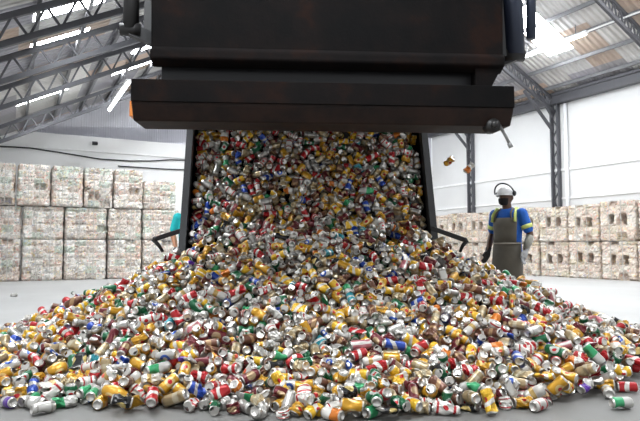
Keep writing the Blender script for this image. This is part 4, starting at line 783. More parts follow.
2,855,322,50,16,67,8,0,1820,1403,50,47,43,1,4,186,33,58,51,59,10,1,1971,1706,43,50,85,10,11,1602,941,42,50,54,3,1,1923,1551,12,74,39,3,4,1145,467,45,28,46,3,8,617,144,51,31,10,0,
9,1400,484,19,82,43,3,0,1487,608,62,30,31,2,1,367,19,75,42,61,8,3,1814,1496,43,50,88,4,2,1921,1671,23,73,32,10,8,1469,740,54,90,39,8,2,1584,1010,51,46,55,0,1,1515,864,85,57,23,11,
0,618,158,30,47,44,11,1,801,238,39,54,40,1,0,1821,1374,56,74,26,8,2,1857,1525,30,49,50,10,6,1938,1621,12,32,40,14,19,1611,953,31,58,58,2,7,1929,1692,50,70,57,17,3,1640,1003,30,39,73,0,
4,1444,563,17,78,29,2,17,1899,1549,56,4,55,11,4,1513,816,70,42,72,5,1,1685,1197,52,40,31,12,9,558,119,68,38,83,0,19,1157,456,81,34,57,12,45,1044,407,38,15,49,4,0,579,106,68,35,21,10,
5,1925,17,27,38,59,12,10,719,235,63,41,13,0,21,391,47,55,69,39,11,8,971,346,62,51,44,9,26,550,115,66,45,63,3,8,661,211,38,76,36,4,40,390,15,38,29,46,12,16,269,15,57,33,71,2,
4,491,116,22,54,32,3,10,1378,370,76,69,63,0,26,344,55,38,20,69,3,2,1470,313,56,39,35,11,1,856,283,29,63,82,6,2,1798,76,75,19,39,14,12,953,296,27,78,74,6,11,1712,133,20,40,48,2,
13,865,284,35,32,31,6,6,1232,354,82,54,26,1,27,467,99,69,30,61,2,6,1155,320,33,29,40,2,44,1288,310,15,35,66,11,11,774,132,73,41,62,6,0,845,162,28,31,44,1,38,776,139,24,59,55,11,
28,557,37,59,77,22,14,17,861,159,55,69,14,4,1,675,82,37,60,54,2,1,903,141,69,62,76,3,7,488,50,20,59,51,10,7,552,75,54,67,44,3,22,579,48,45,36,44,16,10,583,91,52,75,21,2,
9,532,59,52,57,28,5,5,494,36,56,30,30,8,38,878,156,70,52,73,0,2,530,54,25,24,28,2,30,1286,195,59,68,89,12,2,794,114,52,54,48,17,18,644,15,29,63,61,12,4,967,167,32,63,36,12,
3,770,81,29,37,20,2,42,856,94,58,71,20,11,8,1357,160,35,9,34,11,58,1426,136,21,67,51,1,4,1381,129,43,33,57,0,47,771,80,83,29,55,0,25,829,30,50,67,28,10,9,839,85,46,72,80,5,
26,885,47,20,41,63,13,80,1110,61,86,52,53,3,168,1509,44,68,29,80,2,
],
6: [
396,1663,16,19,55,84,1,31,1504,33,32,82,31,6,193,889,50,74,46,15,0,16,783,49,35,68,89,0,17,836,48,66,53,25,8,38,601,65,47,68,59,0,84,1290,152,67,27,19,1,84,1629,30,85,39,21,2,
5,604,77,42,77,20,0,1,478,45,43,69,61,12,13,527,82,22,65,27,12,17,636,87,29,15,52,0,10,678,92,27,77,19,11,38,478,52,26,68,71,7,31,1679,82,18,31,74,4,16,666,96,46,22,23,12,
15,1045,217,44,83,69,4,155,493,83,58,35,67,1,10,1760,98,59,67,57,13,13,251,18,69,55,38,6,27,546,123,66,18,57,4,4,792,225,66,75,40,5,17,442,65,28,51,7,2,3,621,135,64,54,36,10,
12,1136,366,88,54,27,0,4,700,160,80,38,78,0,3,632,166,49,33,57,4,8,1150,339,43,13,44,4,11,420,84,36,28,76,15,25,1038,352,29,50,50,3,1,653,168,66,53,45,2,7,312,48,48,51,29,3,
36,1126,374,39,54,69,5,11,1688,1389,64,78,30,11,4,1928,1729,78,36,15,2,3,1641,1197,50,32,81,0,8,501,99,35,62,76,2,2,303,37,33,39,30,11,6,1639,1237,37,82,18,1,3,713,230,36,74,31,9,
9,608,123,33,31,52,0,7,1283,513,62,65,26,4,1,1897,1742,70,66,59,11,6,1497,805,44,64,70,4,12,511,127,43,62,41,4,9,913,337,72,55,56,0,3,1314,500,59,35,11,3,0,1442,718,58,30,37,1,
2,791,268,34,40,82,3,3,821,242,87,42,65,1,3,1552,919,63,48,22,11,6,517,90,30,58,85,2,0,562,108,39,25,46,6,7,1884,1723,66,34,74,5,0,1695,1363,38,46,19,17,2,1781,1481,88,49,52,5,
3,230,17,51,68,51,12,4,1433,674,76,53,13,10,3,1528,920,90,51,47,8,4,377,76,18,50,57,0,2,1347,524,65,41,54,5,17,886,304,44,59,70,0,1,989,354,86,51,43,8,0,1357,636,70,53,68,13,
4,637,152,54,76,38,11,3,400,44,79,57,25,4,4,1098,434,46,59,78,0,0,1769,1424,72,16,66,7,1,1190,488,68,39,54,2,2,1342,578,42,61,8,16,19,912,306,63,18,20,11,2,1715,1325,13,39,67,2,
7,173,17,64,61,36,8,6,1389,666,65,75,46,3,8,549,124,26,20,65,3,1,1359,523,33,70,44,2,7,1555,941,60,40,18,0,7,1750,1477,90,37,52,1,3,646,165,26,64,65,0,10,1770,1436,85,40,72,10,
4,520,86,16,34,66,12,3,1251,540,74,58,31,8,2,1365,654,23,84,63,16,7,1343,486,17,72,30,0,3,601,123,14,66,30,0,1,1015,380,79,40,35,11,18,1813,1583,65,64,71,4,1,1888,1730,39,76,33,0,
1,1570,1037,63,67,47,1,6,1573,1072,24,46,74,0,1,1309,520,23,77,33,4,1,1358,509,71,47,40,2,21,1775,1505,79,48,74,1,0,800,252,50,50,75,3,3,1445,797,86,38,50,12,2,1843,1521,85,59,30,2,
8,1386,549,49,42,39,0,14,1084,453,42,66,40,0,2,1700,1238,74,75,28,12,7,1556,1001,69,27,18,6,4,1027,377,34,33,71,5,5,1262,554,77,46,66,10,1,427,77,65,61,50,10,4,657,214,70,58,40,11,
3,1561,1044,50,38,73,1,11,895,316,33,65,69,8,5,1301,566,42,66,80,4,7,1918,1712,36,90,45,3,4,1824,1540,82,78,40,10,0,1443,675,59,34,31,0,5,295,17,64,63,32,3,13,706,216,76,50,73,6,
2,1222,520,38,32,30,3,1,352,43,68,74,69,10,0,1301,555,45,63,79,16,1,1124,461,35,27,28,2,2,1477,769,80,65,36,8,1,1428,699,51,81,41,6,2,1917,1737,66,8,58,6,9,1403,596,58,80,42,4,
1,737,243,58,67,72,10,8,1765,1326,46,87,58,9,4,1430,758,52,28,42,12,0,1018,391,63,42,63,9,8,1767,1270,48,58,64,4,10,1114,453,70,65,14,3,0,1387,507,32,63,9,2,5,822,262,20,48,11,10,
19,1814,1500,82,39,47,2,2,640,214,27,38,38,0,0,462,123,18,45,27,0,2,1744,1227,44,13,65,11,20,746,235,34,38,16,12,5,1539,950,9,39,44,11,6,1796,1566,29,64,33,5,3,1410,739,23,69,20,13,
1,1759,1263,26,49,74,0,0,374,74,34,48,67,12,10,1534,887,69,51,80,3,1,1250,508,39,72,9,0,11,626,162,29,60,26,0,2,1720,1358,41,34,48,9,4,982,371,61,39,77,12,0,639,229,52,19,80,0,
3,546,108,23,25,29,8,5,1727,1255,65,39,49,2,1,1171,509,29,62,64,8,1,1625,1129,40,25,40,12,16,801,244,52,61,68,2,4,290,52,72,54,19,1,1,1566,950,39,45,49,16,3,1411,592,26,24,55,3,
3,1744,1397,42,32,65,0,5,530,87,41,62,34,13,0,1071,443,33,34,64,0,0,1921,1739,8,63,49,1,3,946,343,61,37,52,2,4,1616,1073,54,22,47,4,9,659,184,62,26,41,2,14,1891,1743,53,40,6,13,
9,1700,1206,22,52,43,8,3,425,88,41,43,80,5,1,1520,836,30,76,63,10,3,871,285,33,53,29,8,0,950,369,54,25,69,6,4,231,16,52,68,49,3,1,643,159,47,72,49,6,2,700,196,65,35,30,1,
10,1353,540,13,67,45,10,1,1495,868,79,67,55,10,1,1634,1146,23,10,48,4,1,562,131,66,68,27,2,2,939,394,56,79,34,14,3,1715,1349,52,6,61,11,1,735,260,63,56,22,2,2,421,49,67,64,63,2,
18,1826,1529,71,47,82,11,1,1184,515,61,75,33,13,1,1118,447,80,50,38,0,9,1734,1282,37,38,54,0,4,1497,745,41,42,21,5,9,1617,1114,78,61,66,6,0,1349,541,70,83,38,12,8,1102,436,30,35,15,0,
12,592,134,49,21,47,3,2,1439,666,22,74,35,8,12,1884,1708,75,56,61,4,1,1946,1747,65,39,52,14,7,1601,1006,60,19,17,11,2,1614,1043,89,50,69,0,3,297,26,80,36,65,6,0,965,389,20,67,22,14,
22,1715,1304,53,63,31,8,13,1490,802,38,24,11,3,6,1856,1611,75,49,59,12,6,1170,470,31,51,75,4,7,1573,851,62,71,57,2,3,1584,888,18,64,69,11,5,895,277,38,74,43,2,4,1420,671,44,80,45,6,
2,1773,1343,59,33,23,0,6,1428,590,28,17,47,1,8,1497,815,45,56,45,0,0,1051,425,63,62,27,2,29,1395,586,73,46,53,11,1,373,33,62,18,68,3,1,1860,1519,79,48,19,10,1,274,48,29,44,50,12,
0,1655,1039,58,13,54,11,6,1697,1171,80,33,35,2,16,923,340,32,44,20,2,0,1539,784,10,41,44,1,3,1948,1741,67,69,43,5,3,1507,749,28,54,83,3,0,1659,1172,50,72,42,4,6,1955,1656,25,68,15,2,
2,1876,1544,46,17,24,5,1,1368,560,29,38,24,11,5,1470,761,40,28,66,4,1,637,155,56,37,13,8,4,1449,658,46,57,40,11,16,1433,702,69,70,61,4,1,1163,472,75,30,75,2,4,1206,514,66,47,40,6,
9,1829,1538,37,41,16,1,0,1939,1719,39,72,25,3,3,1883,1613,46,38,47,3,7,1576,956,78,49,74,12,21,1401,615,62,80,65,0,0,735,193,45,23,77,11,4,1835,1439,77,55,57,8,3,139,19,48,24,45,8,
1,1676,1082,66,31,40,1,1,649,213,77,52,30,0,1,1636,1075,42,50,20,7,7,1038,384,16,70,21,2,2,562,160,37,27,46,8,5,1855,1582,41,57,39,2,1,604,161,53,9,29,2,6,580,106,32,57,69,10,
3,1512,836,54,53,49,0,6,1941,1751,67,59,60,4,2,871,281,39,56,40,0,2,1617,1039,11,54,39,5,4,1653,1074,31,66,63,3,9,1798,1388,86,47,54,3,5,1472,729,56,62,63,4,3,1586,919,46,42,50,2,
6,1476,682,12,71,31,5,0,1378,513,39,74,45,7,1,1605,1057,36,87,36,8,1,1696,1129,88,56,27,10,10,679,233,71,63,32,3,3,1718,1208,40,87,66,1,2,1536,835,63,68,69,10,3,629,112,37,57,56,4,
12,1620,1025,33,36,56,6,3,1405,542,49,9,52,4,3,1513,700,65,19,56,12,1,1948,1608,73,18,60,5,1,382,79,52,67,45,3,10,1747,1324,31,75,50,3,4,1822,1409,60,70,59,6,3,174,18,42,71,33,8,
5,655,137,38,57,60,6,2,1506,785,29,43,48,2,6,1430,564,47,44,56,0,10,1787,1411,63,19,39,11,1,1457,607,28,63,32,0,1,1007,399,47,44,64,14,3,1491,747,31,84,26,1,17,221,36,28,61,59,10,
7,1429,600,64,33,40,12,11,1470,663,63,23,13,4,17,1483,606,71,55,15,11,1,1629,1037,18,80,55,0,2,1570,942,33,71,69,12,3,639,197,61,63,13,1,6,937,327,75,63,67,3,46,693,200,34,45,18,0,
9,320,28,15,61,34,8,14,535,114,37,48,22,4,3,1228,437,62,79,67,3,6,1257,457,72,37,21,12,21,1092,392,42,60,83,9,25,871,280,53,60,48,4,0,980,326,54,67,17,3,7,327,18,41,69,51,0,
16,1072,340,63,37,49,4,0,770,263,74,81,66,0,4,277,26,64,39,49,10,6,1028,361,85,45,68,2,15,748,220,36,38,65,3,31,1748,129,62,80,20,15,13,275,30,56,70,32,10,13,678,181,33,60,52,7,
4,447,53,23,57,59,10,6,1196,358,18,39,60,1,22,754,214,58,77,61,14,9,1291,352,71,64,50,10,20,829,192,36,53,91,12,15,656,156,45,27,44,1,16,1319,330,50,22,29,0,0,901,203,24,51,16,11,
11,1696,112,79,45,73,4,18,1628,154,55,20,15,1,14,1174,298,35,43,72,5,0,1007,259,74,26,76,10,20,722,119,77,62,50,12,28,647,134,23,40,25,0,27,1021,215,14,48,74,1,3,1762,35,43,18,20,2,
8,639,87,48,21,63,14,23,1769,19,40,81,78,3,10,680,109,63,17,79,12,23,691,135,61,84,65,5,1,1022,186,30,66,31,0,29,572,27,34,18,66,8,29,877,128,38,68,26,0,64,638,39,20,39,42,12,
3,1439,181,36,56,76,0,41,760,39,68,33,28,1,15,929,100,60,54,29,11,9,985,106,69,38,38,11,36,751,46,65,42,54,0,3,703,59,81,43,20,0,38,928,102,71,31,13,12,19,679,55,24,46,35,4,
0,1020,88,70,35,81,3,22,933,80,41,34,20,9,3,842,15,59,73,21,0,12,760,50,72,83,53,0,21,999,83,80,20,31,16,22,1367,80,78,44,69,10,13,1006,67,54,60,58,0,83,1634,48,66,48,31,5,
],
7: [
501,1099,58,40,40,43,1,18,1135,53,77,50,82,2,49,1067,70,24,43,39,5,102,1211,124,79,52,13,11,35,871,88,42,74,77,13,17,974,87,50,85,39,2,11,721,67,48,87,33,0,59,642,88,68,50,60,4,
42,1103,146,28,18,55,2,30,1455,183,51,68,8,5,114,474,70,18,55,59,3,26,440,48,41,20,20,0,10,337,16,63,31,47,2,1,690,110,37,80,80,8,24,955,186,76,56,83,1,3,429,59,67,47,56,0,
26,1039,235,74,69,63,5,51,674,125,75,83,36,2,55,1162,307,57,35,42,1,8,829,195,41,15,35,3,44,868,216,51,25,28,9,49,1056,310,67,79,33,2,23,991,302,52,81,65,11,21,866,259,43,40,23,10,
4,1017,322,61,66,12,5,18,1064,376,29,65,74,11,21,903,325,66,62,25,1,6,601,156,67,28,84,4,5,1775,1472,49,19,54,0,36,422,76,43,13,36,10,2,1272,503,67,61,49,7,31,1188,466,47,68,32,0,
32,338,45,77,31,75,2,15,1506,901,47,68,68,11,3,1812,1525,21,34,13,11,6,761,203,73,56,60,8,3,1853,1546,71,26,34,0,8,1508,873,53,14,61,1,9,272,49,73,51,57,0,43,785,260,53,32,64,8,
15,1659,1190,50,48,86,8,1,1526,866,64,42,21,5,4,1377,584,29,69,48,11,7,1838,1511,66,35,43,0,11,1638,1158,80,31,35,0,11,825,246,82,41,40,10,6,1367,588,51,23,65,12,8,1440,840,43,34,4,2,
10,1344,483,71,35,49,8,9,1612,1155,56,56,72,9,15,1565,1115,91,40,41,16,10,1360,541,9,59,29,1,8,1619,1251,84,52,57,0,3,1846,1612,51,32,8,9,25,1804,1412,41,18,50,11,1,1603,1154,28,42,57,5,
0,1644,1238,47,8,59,3,27,1442,810,27,38,23,7,0,1338,475,31,67,24,8,0,1707,1240,33,73,69,2,18,790,243,70,56,76,1,1,1378,618,16,50,16,3,1,1337,582,46,9,59,0,29,936,339,84,55,30,10,
2,1340,509,57,82,52,12,9,796,288,34,23,56,8,2,510,115,72,30,56,10,9,1778,1324,90,51,53,2,1,1481,900,75,34,67,3,2,1357,537,83,24,65,14,6,474,49,41,24,47,1,1,1419,600,29,48,87,12,
14,1373,520,43,32,74,0,6,1051,417,14,60,31,2,4,1837,1665,22,46,24,0,5,1917,1725,69,11,57,0,3,422,45,30,16,31,15,1,1713,1197,78,48,21,3,2,1754,1305,59,78,55,0,13,1790,1494,58,49,74,2,
11,1447,777,45,54,10,12,37,497,122,55,63,49,6,21,1430,697,34,84,28,3,6,1096,451,51,27,32,0,12,594,135,80,44,49,12,2,605,197,17,52,36,8,5,519,115,51,76,22,8,9,1384,567,20,66,21,10,
17,1788,1472,71,74,59,14,20,1703,1269,46,42,60,0,11,1642,1055,74,54,35,13,7,1398,620,58,72,81,12,11,1490,795,50,66,50,11,3,1460,750,25,71,27,4,9,1009,399,12,40,73,0,46,1017,387,68,15,70,10,
1,1070,437,78,47,56,10,14,135,20,44,22,51,2,1,1669,1152,75,48,35,1,10,1046,396,46,13,20,3,5,958,350,77,69,75,11,17,1498,842,43,63,72,1,1,1746,1300,47,19,47,5,3,877,316,72,30,80,4,
16,1877,1543,30,64,33,0,3,1395,553,21,43,75,16,1,654,212,33,32,28,8,39,1571,984,14,66,33,4,11,1429,579,62,77,33,4,7,946,313,33,35,8,4,1,1555,935,36,32,69,1,0,1603,909,45,41,64,12,
1,362,53,50,72,86,8,3,1758,1404,73,20,34,0,2,506,130,47,60,52,4,6,1866,1486,26,63,38,13,30,945,328,26,38,24,1,20,1086,442,60,19,24,9,25,1879,1488,56,22,48,5,41,1593,1081,37,31,41,5,
3,824,259,41,27,55,0,24,1536,740,72,75,60,11,2,1516,920,89,63,45,3,12,1853,1484,46,83,27,2,10,1709,1299,31,55,23,2,7,1771,1343,66,64,10,2,37,866,302,52,16,16,0,0,1749,1262,9,67,34,4,
9,424,36,24,54,29,11,9,272,39,87,29,44,3,0,1671,1133,43,47,65,10,29,627,176,20,56,47,3,11,611,135,72,27,45,13,19,399,87,59,55,35,13,17,536,98,42,25,86,11,7,571,143,16,41,65,12,
11,390,83,53,81,78,0,22,617,165,62,46,65,10,57,893,320,48,64,66,2,48,511,109,77,49,36,10,4,602,140,60,63,32,4,84,658,163,29,55,38,1,118,475,15,16,52,18,6,39,840,151,36,38,31,11,
43,1286,266,40,57,67,1,60,643,66,61,36,67,10,16,723,100,6,45,60,11,29,1116,199,28,52,48,4,52,1227,184,42,72,30,0,27,1078,181,32,46,49,12,42,801,84,45,22,14,12,14,1244,134,33,84,57,1,
110,906,15,56,72,37,0,6,1081,46,10,69,33,4,28,1040,77,54,52,29,6,89,1652,49,29,64,36,8,1,1070,89,67,62,41,4,14,1286,68,64,64,56,0,6,961,60,53,25,22,2,
],
8: [
517,1372,66,55,23,53,10,6,1458,46,10,69,31,11,136,979,79,38,62,47,12,12,757,56,40,82,61,5,24,611,43,68,60,19,6,54,1307,126,67,22,52,13,0,578,22,32,34,37,10,42,780,73,84,44,64,1,
11,1250,156,80,28,50,4,10,715,65,56,63,38,16,26,795,59,35,40,43,0,45,426,63,77,32,65,0,9,513,54,66,27,17,2,16,721,84,12,60,30,10,28,637,80,53,52,49,8,35,916,157,23,55,82,11,
26,1146,233,25,52,20,12,27,619,70,41,27,43,16,45,666,100,59,73,55,0,0,814,184,10,35,32,2,7,473,53,47,23,43,0,11,966,222,59,70,59,2,0,490,40,48,66,59,10,25,464,102,41,74,49,9,
45,363,40,73,56,30,0,40,614,123,28,64,63,4,6,943,275,45,55,43,1,7,675,135,66,17,57,10,26,506,118,12,24,41,12,2,495,84,20,41,63,3,17,712,205,15,34,69,11,0,880,236,37,84,39,0,
13,621,118,21,33,21,13,8,575,107,32,69,69,1,42,550,133,43,14,48,5,15,227,8,58,20,54,9,1,691,159,51,31,46,0,11,888,254,79,71,26,3,11,930,341,67,29,69,7,26,1756,1509,42,47,22,17,
5,391,61,48,24,35,5,5,1713,1377,68,23,39,10,1,1378,632,58,15,44,4,5,1108,388,18,29,72,5,4,1618,1099,75,18,32,7,25,1845,1596,79,65,40,0,17,1698,1263,53,31,21,3,2,1566,1059,50,66,59,0,
1,1860,1596,79,67,32,10,21,771,238,43,25,23,10,4,1669,1265,59,66,60,0,7,1604,1080,21,66,37,3,0,890,256,35,31,30,10,19,1679,1331,36,21,27,0,3,1166,459,21,46,14,1,1,1787,1535,47,55,74,16,
12,340,66,63,8,39,13,3,803,233,85,71,65,16,4,1713,1360,75,70,75,0,2,186,42,78,46,65,0,35,850,248,72,63,42,3,5,1389,557,72,74,52,7,11,1502,774,75,72,39,8,6,756,219,19,34,32,10,
4,877,263,73,15,63,2,4,326,101,76,42,68,17,5,822,297,42,68,60,4,2,1371,620,69,43,23,0,0,1784,1451,36,66,20,8,19,1506,945,71,40,35,2,10,1866,1552,21,63,41,11,5,1840,1570,51,34,26,12,
0,1496,842,20,41,35,2,7,1717,1389,17,76,48,3,7,1199,511,46,25,29,10,3,1767,1458,64,14,45,4,1,564,117,86,32,64,0,15,1678,1173,43,43,23,1,1,886,340,44,26,36,5,8,1463,703,49,43,71,13,
2,996,396,23,38,85,0,8,1225,514,30,37,21,3,3,734,256,29,18,23,11,2,1702,1323,41,25,27,5,3,1579,1101,39,47,26,2,3,1373,468,32,58,24,2,1,1793,1507,46,71,60,12,0,962,387,38,19,54,0,
5,1355,563,28,42,45,2,2,1447,746,17,79,32,12,12,1777,1465,85,30,65,11,20,898,327,40,72,66,5,1,1710,1320,37,51,43,0,0,1888,1710,38,59,30,0,29,1129,434,31,33,30,11,1,1440,716,47,63,21,1,
0,1626,1133,10,45,56,0,7,1471,860,61,60,56,3,1,1783,1424,38,54,74,11,5,1412,693,17,58,54,2,3,1665,1151,17,21,66,8,22,1834,1574,68,38,29,11,8,260,42,35,18,36,9,4,1628,1072,18,72,40,4,
1,544,142,55,27,54,10,13,1123,450,77,23,52,11,4,1364,565,58,77,61,1,4,1753,1470,51,10,49,16,6,1821,1463,18,63,36,12,0,190,26,21,60,59,8,12,1361,591,80,55,39,0,6,467,82,73,41,80,8,
16,365,51,20,38,62,12,4,1885,1669,4,53,35,2,1,430,111,11,32,24,1,3,1846,1525,47,38,77,10,17,1459,783,40,92,53,8,4,584,157,21,42,21,0,7,741,229,84,62,25,3,1,1493,785,55,6,59,10,
0,1550,898,64,18,45,10,10,1784,1519,52,22,31,1,2,615,190,60,79,35,10,17,1611,1129,27,64,36,10,3,1466,716,45,44,75,2,16,317,42,37,71,61,4,3,1655,1152,77,78,51,3,4,766,234,69,56,26,6,
0,1579,948,14,30,67,5,6,1551,889,21,69,49,10,3,697,249,56,29,69,3,7,1677,1097,28,84,59,0,0,528,166,33,49,52,11,8,1051,361,58,79,41,11,5,1336,539,91,29,43,8,10,401,86,32,26,62,4,
12,1143,432,52,64,56,1,6,1587,955,28,60,23,3,22,427,123,19,37,20,10,1,914,370,24,52,67,4,18,1362,574,42,50,76,5,4,1077,376,17,71,28,3,1,1638,1037,33,26,78,8,4,1723,1252,48,41,30,17,
3,1664,1106,28,11,44,12,18,1670,1256,35,49,36,11,12,1812,1557,67,60,59,11,1,362,64,45,15,32,4,6,537,110,33,49,86,4,1,1740,1249,16,73,56,0,8,1849,1568,86,38,58,0,8,1949,1702,36,33,61,2,
20,1295,560,62,24,34,1,2,430,74,35,77,75,11,3,1846,1594,35,47,67,4,5,1473,651,23,65,34,3,0,133,12,28,63,73,14,2,361,61,81,61,76,10,1,1793,1389,35,41,25,10,7,1773,1300,68,13,48,2,
7,1757,1428,53,31,30,9,12,1939,1699,62,12,60,8,14,1666,1094,77,13,50,4,1,705,212,24,37,29,17,23,805,221,20,64,70,11,10,845,256,59,56,27,4,3,582,177,16,26,33,11,2,1621,972,72,11,56,2,
13,706,208,69,70,31,8,14,1812,1369,48,30,31,1,0,1680,1278,25,37,72,2,10,760,234,79,53,18,10,4,1421,552,39,38,18,1,4,595,127,45,17,44,11,2,1366,567,39,52,30,11,1,1656,1107,64,10,58,12,
30,1666,1169,33,59,15,4,2,379,79,66,23,57,0,2,1488,659,18,31,73,10,0,627,195,27,24,22,0,4,1770,1323,44,82,31,2,2,981,392,42,27,50,1,8,636,116,52,22,57,12,3,209,8,12,41,23,5,
1,1766,1363,58,29,26,12,3,1057,396,72,31,62,12,3,1944,1651,49,53,26,2,12,1959,1746,25,34,73,8,3,320,38,26,69,75,7,0,1590,970,21,62,32,11,9,721,195,37,57,73,0,7,701,157,78,55,79,0,
5,545,108,52,38,45,4,5,366,47,10,51,24,5,0,1419,639,55,57,19,2,2,1947,1686,81,17,40,4,7,1548,763,27,73,33,5,5,1854,1411,80,67,29,3,6,1660,1141,60,62,63,8,4,1325,567,22,62,84,4,
9,1157,489,26,64,72,12,0,1628,999,46,47,65,11,10,1868,1576,6,65,45,12,10,1714,1217,28,56,23,10,9,1378,550,75,41,15,3,2,1857,1451,72,76,42,4,2,492,123,79,51,32,4,1,714,193,25,23,21,3,
1,1155,476,27,35,18,5,10,1889,1493,70,21,31,16,10,1812,1406,64,7,41,12,2,1397,487,43,50,35,10,2,1503,763,37,75,65,2,4,711,190,47,60,49,3,8,1854,1444,39,49,44,5,11,668,159,18,34,71,6,
42,851,259,26,42,73,1,9,202,12,78,45,12,10,9,1155,421,83,43,62,0,3,436,65,24,36,63,8,14,1114,416,72,29,40,1,14,405,91,33,27,28,14,20,573,165,14,29,48,8,10,509,124,28,37,18,2,
26,859,253,57,18,55,0,4,1842,50,56,69,42,2,35,329,15,71,49,47,11,37,629,184,51,70,47,3,24,506,69,19,35,31,11,15,546,102,73,54,28,0,7,492,93,78,44,73,12,1,594,134,47,18,48,3,
10,356,41,28,62,59,3,7,1066,310,55,14,38,13,16,1438,311,77,36,18,10,34,373,68,29,26,58,12,2,322,36,38,20,48,10,14,1010,298,68,44,14,13,6,594,134,45,76,60,10,28,419,15,69,54,42,8,
58,952,211,50,58,61,5,2,1055,213,24,61,23,1,14,793,140,32,48,71,11,36,597,15,89,52,66,0,9,943,185,37,18,31,3,3,681,86,65,62,34,14,35,897,114,65,69,15,16,1,645,82,82,44,43,1,
7,1058,215,79,39,57,5,8,777,130,31,32,46,0,100,1176,151,21,49,16,4,104,1021,64,29,25,83,3,32,1102,116,34,22,41,7,61,856,15,72,42,48,8,33,1400,68,54,17,41,10,185,1326,51,63,22,83,3,
],
9: [
470,1378,47,40,30,41,10,45,1199,59,35,32,59,0,143,1109,93,40,49,53,10,28,783,70,50,68,46,5,37,818,61,48,42,39,0,26,1398,132,50,66,62,12,77,535,37,64,64,15,4,11,728,94,42,62,77,7,
33,767,68,28,39,35,1,2,861,86,48,31,62,4,23,879,105,55,28,75,8,11,557,68,27,47,79,1,0,467,32,95,46,51,2,23,918,121,56,56,53,2,20,1048,183,35,61,57,0,25,831,130,41,67,67,3,
11,643,24,41,21,30,12,8,931,166,52,61,30,7,51,226,14,71,28,71,0,24,498,82,65,58,45,0,30,560,85,55,16,62,0,1,966,248,11,62,25,5,12,714,124,81,57,21,11,15,859,202,46,27,51,0,
38,725,191,62,68,28,12,11,680,140,12,45,78,0,4,899,224,56,30,70,0,24,617,143,60,52,33,2,4,1138,311,67,52,17,12,19,1114,337,65,34,61,12,12,790,191,82,46,74,0,5,1493,300,38,61,45,9,
59,729,204,76,32,54,8,14,666,191,40,71,57,10,16,977,323,71,47,29,3,28,577,130,50,66,47,1,12,1536,1010,48,29,22,3,12,1917,1693,77,34,38,4,7,1339,559,58,56,55,7,12,1460,800,46,25,70,1,
2,879,292,24,63,71,0,11,1642,1189,88,38,40,0,2,1710,1461,29,55,19,1,7,1020,355,36,28,39,4,0,654,219,49,24,56,12,18,1470,857,31,45,48,2,5,1389,563,41,58,69,3,11,652,194,17,49,73,11,
3,1916,1711,51,24,27,9,9,484,95,56,34,35,5,12,929,341,59,28,49,1,10,1544,1034,44,52,74,13,3,1648,1184,72,80,29,10,3,1482,782,74,85,35,2,5,926,342,40,63,75,1,1,433,70,47,70,37,2,
12,1719,1382,44,55,37,2,7,488,59,21,45,28,4,10,239,25,50,26,67,10,10,731,188,64,29,47,16,7,1596,1026,58,56,67,4,6,493,124,48,60,66,4,3,1332,549,50,54,60,10,7,754,201,39,69,59,0,
2,1493,813,34,63,88,7,0,1878,1735,68,65,49,5,5,1783,1398,67,26,32,1,1,1475,701,49,33,31,8,5,1834,1563,73,80,53,10,1,1603,1125,39,51,26,10,7,1553,985,61,47,70,12,13,786,278,27,74,67,0,
5,311,76,31,27,27,2,1,1867,1621,54,22,26,2,13,1581,1011,77,69,31,3,7,1243,525,19,37,80,1,13,1395,608,63,35,15,2,4,1812,1479,52,78,60,0,3,1774,1351,34,18,77,4,6,1756,1359,57,69,68,0,
3,1482,800,35,34,72,4,5,1744,1375,53,56,77,11,0,1109,424,72,71,15,3,19,1344,591,32,28,19,10,2,1907,1678,55,43,23,4,2,972,410,50,20,52,10,4,587,163,54,33,79,6,4,822,312,55,11,61,2,
16,1388,513,77,68,55,0,11,1527,910,54,70,67,8,4,528,126,40,73,82,5,10,1876,1587,84,31,48,9,20,631,124,65,65,37,12,3,1819,1501,56,72,53,10,4,1484,810,38,34,58,12,0,1200,487,16,52,21,3,
12,899,345,63,15,42,11,1,1442,615,32,61,47,15,4,1686,1254,52,68,40,1,13,1565,1015,77,41,49,2,14,1382,617,55,43,55,1,16,1907,1665,74,20,43,1,2,1809,1540,48,31,23,2,9,470,92,22,61,74,1,
1,1139,435,47,65,71,0,2,1856,1693,35,17,63,1,1,972,382,52,59,12,10,6,1425,605,44,71,32,1,1,322,13,74,33,69,0,1,159,8,51,67,38,12,1,247,20,36,77,83,12,9,716,245,40,54,63,5,
7,681,185,22,45,79,6,5,879,315,63,70,48,1,9,349,18,79,36,69,3,5,318,40,54,20,63,9,2,1323,558,78,27,49,4,4,1857,1630,18,51,41,2,4,1488,793,39,48,42,8,2,868,280,46,15,55,9,
0,1699,1233,18,19,58,2,5,1028,425,41,66,66,10,9,1274,527,75,34,12,2,21,1717,1250,82,50,64,4,3,1801,1469,69,14,48,2,3,1603,1099,82,32,66,11,10,166,19,48,73,73,1,10,1788,1389,38,41,14,2,
9,1125,432,29,61,82,11,1,1847,1493,79,72,23,10,4,1810,1565,33,20,66,10,3,1376,516,10,75,50,10,7,831,292,39,64,54,11,1,1406,601,68,70,53,4,2,1513,772,73,62,17,0,9,656,205,62,30,55,0,
5,1410,660,68,50,21,3,5,1803,1506,46,36,72,4,7,1840,1583,61,30,39,2,3,769,219,67,76,26,13,5,906,358,27,55,68,2,4,734,246,42,84,67,6,20,1873,1639,74,71,22,11,19,1401,691,37,72,26,2,
13,552,109,70,70,21,0,4,747,197,36,52,82,8,11,1630,970,55,26,26,3,1,1414,652,25,15,51,0,1,1878,1569,44,56,60,0,9,645,214,21,43,59,0,1,1761,1386,56,66,20,4,4,644,147,75,56,12,0,
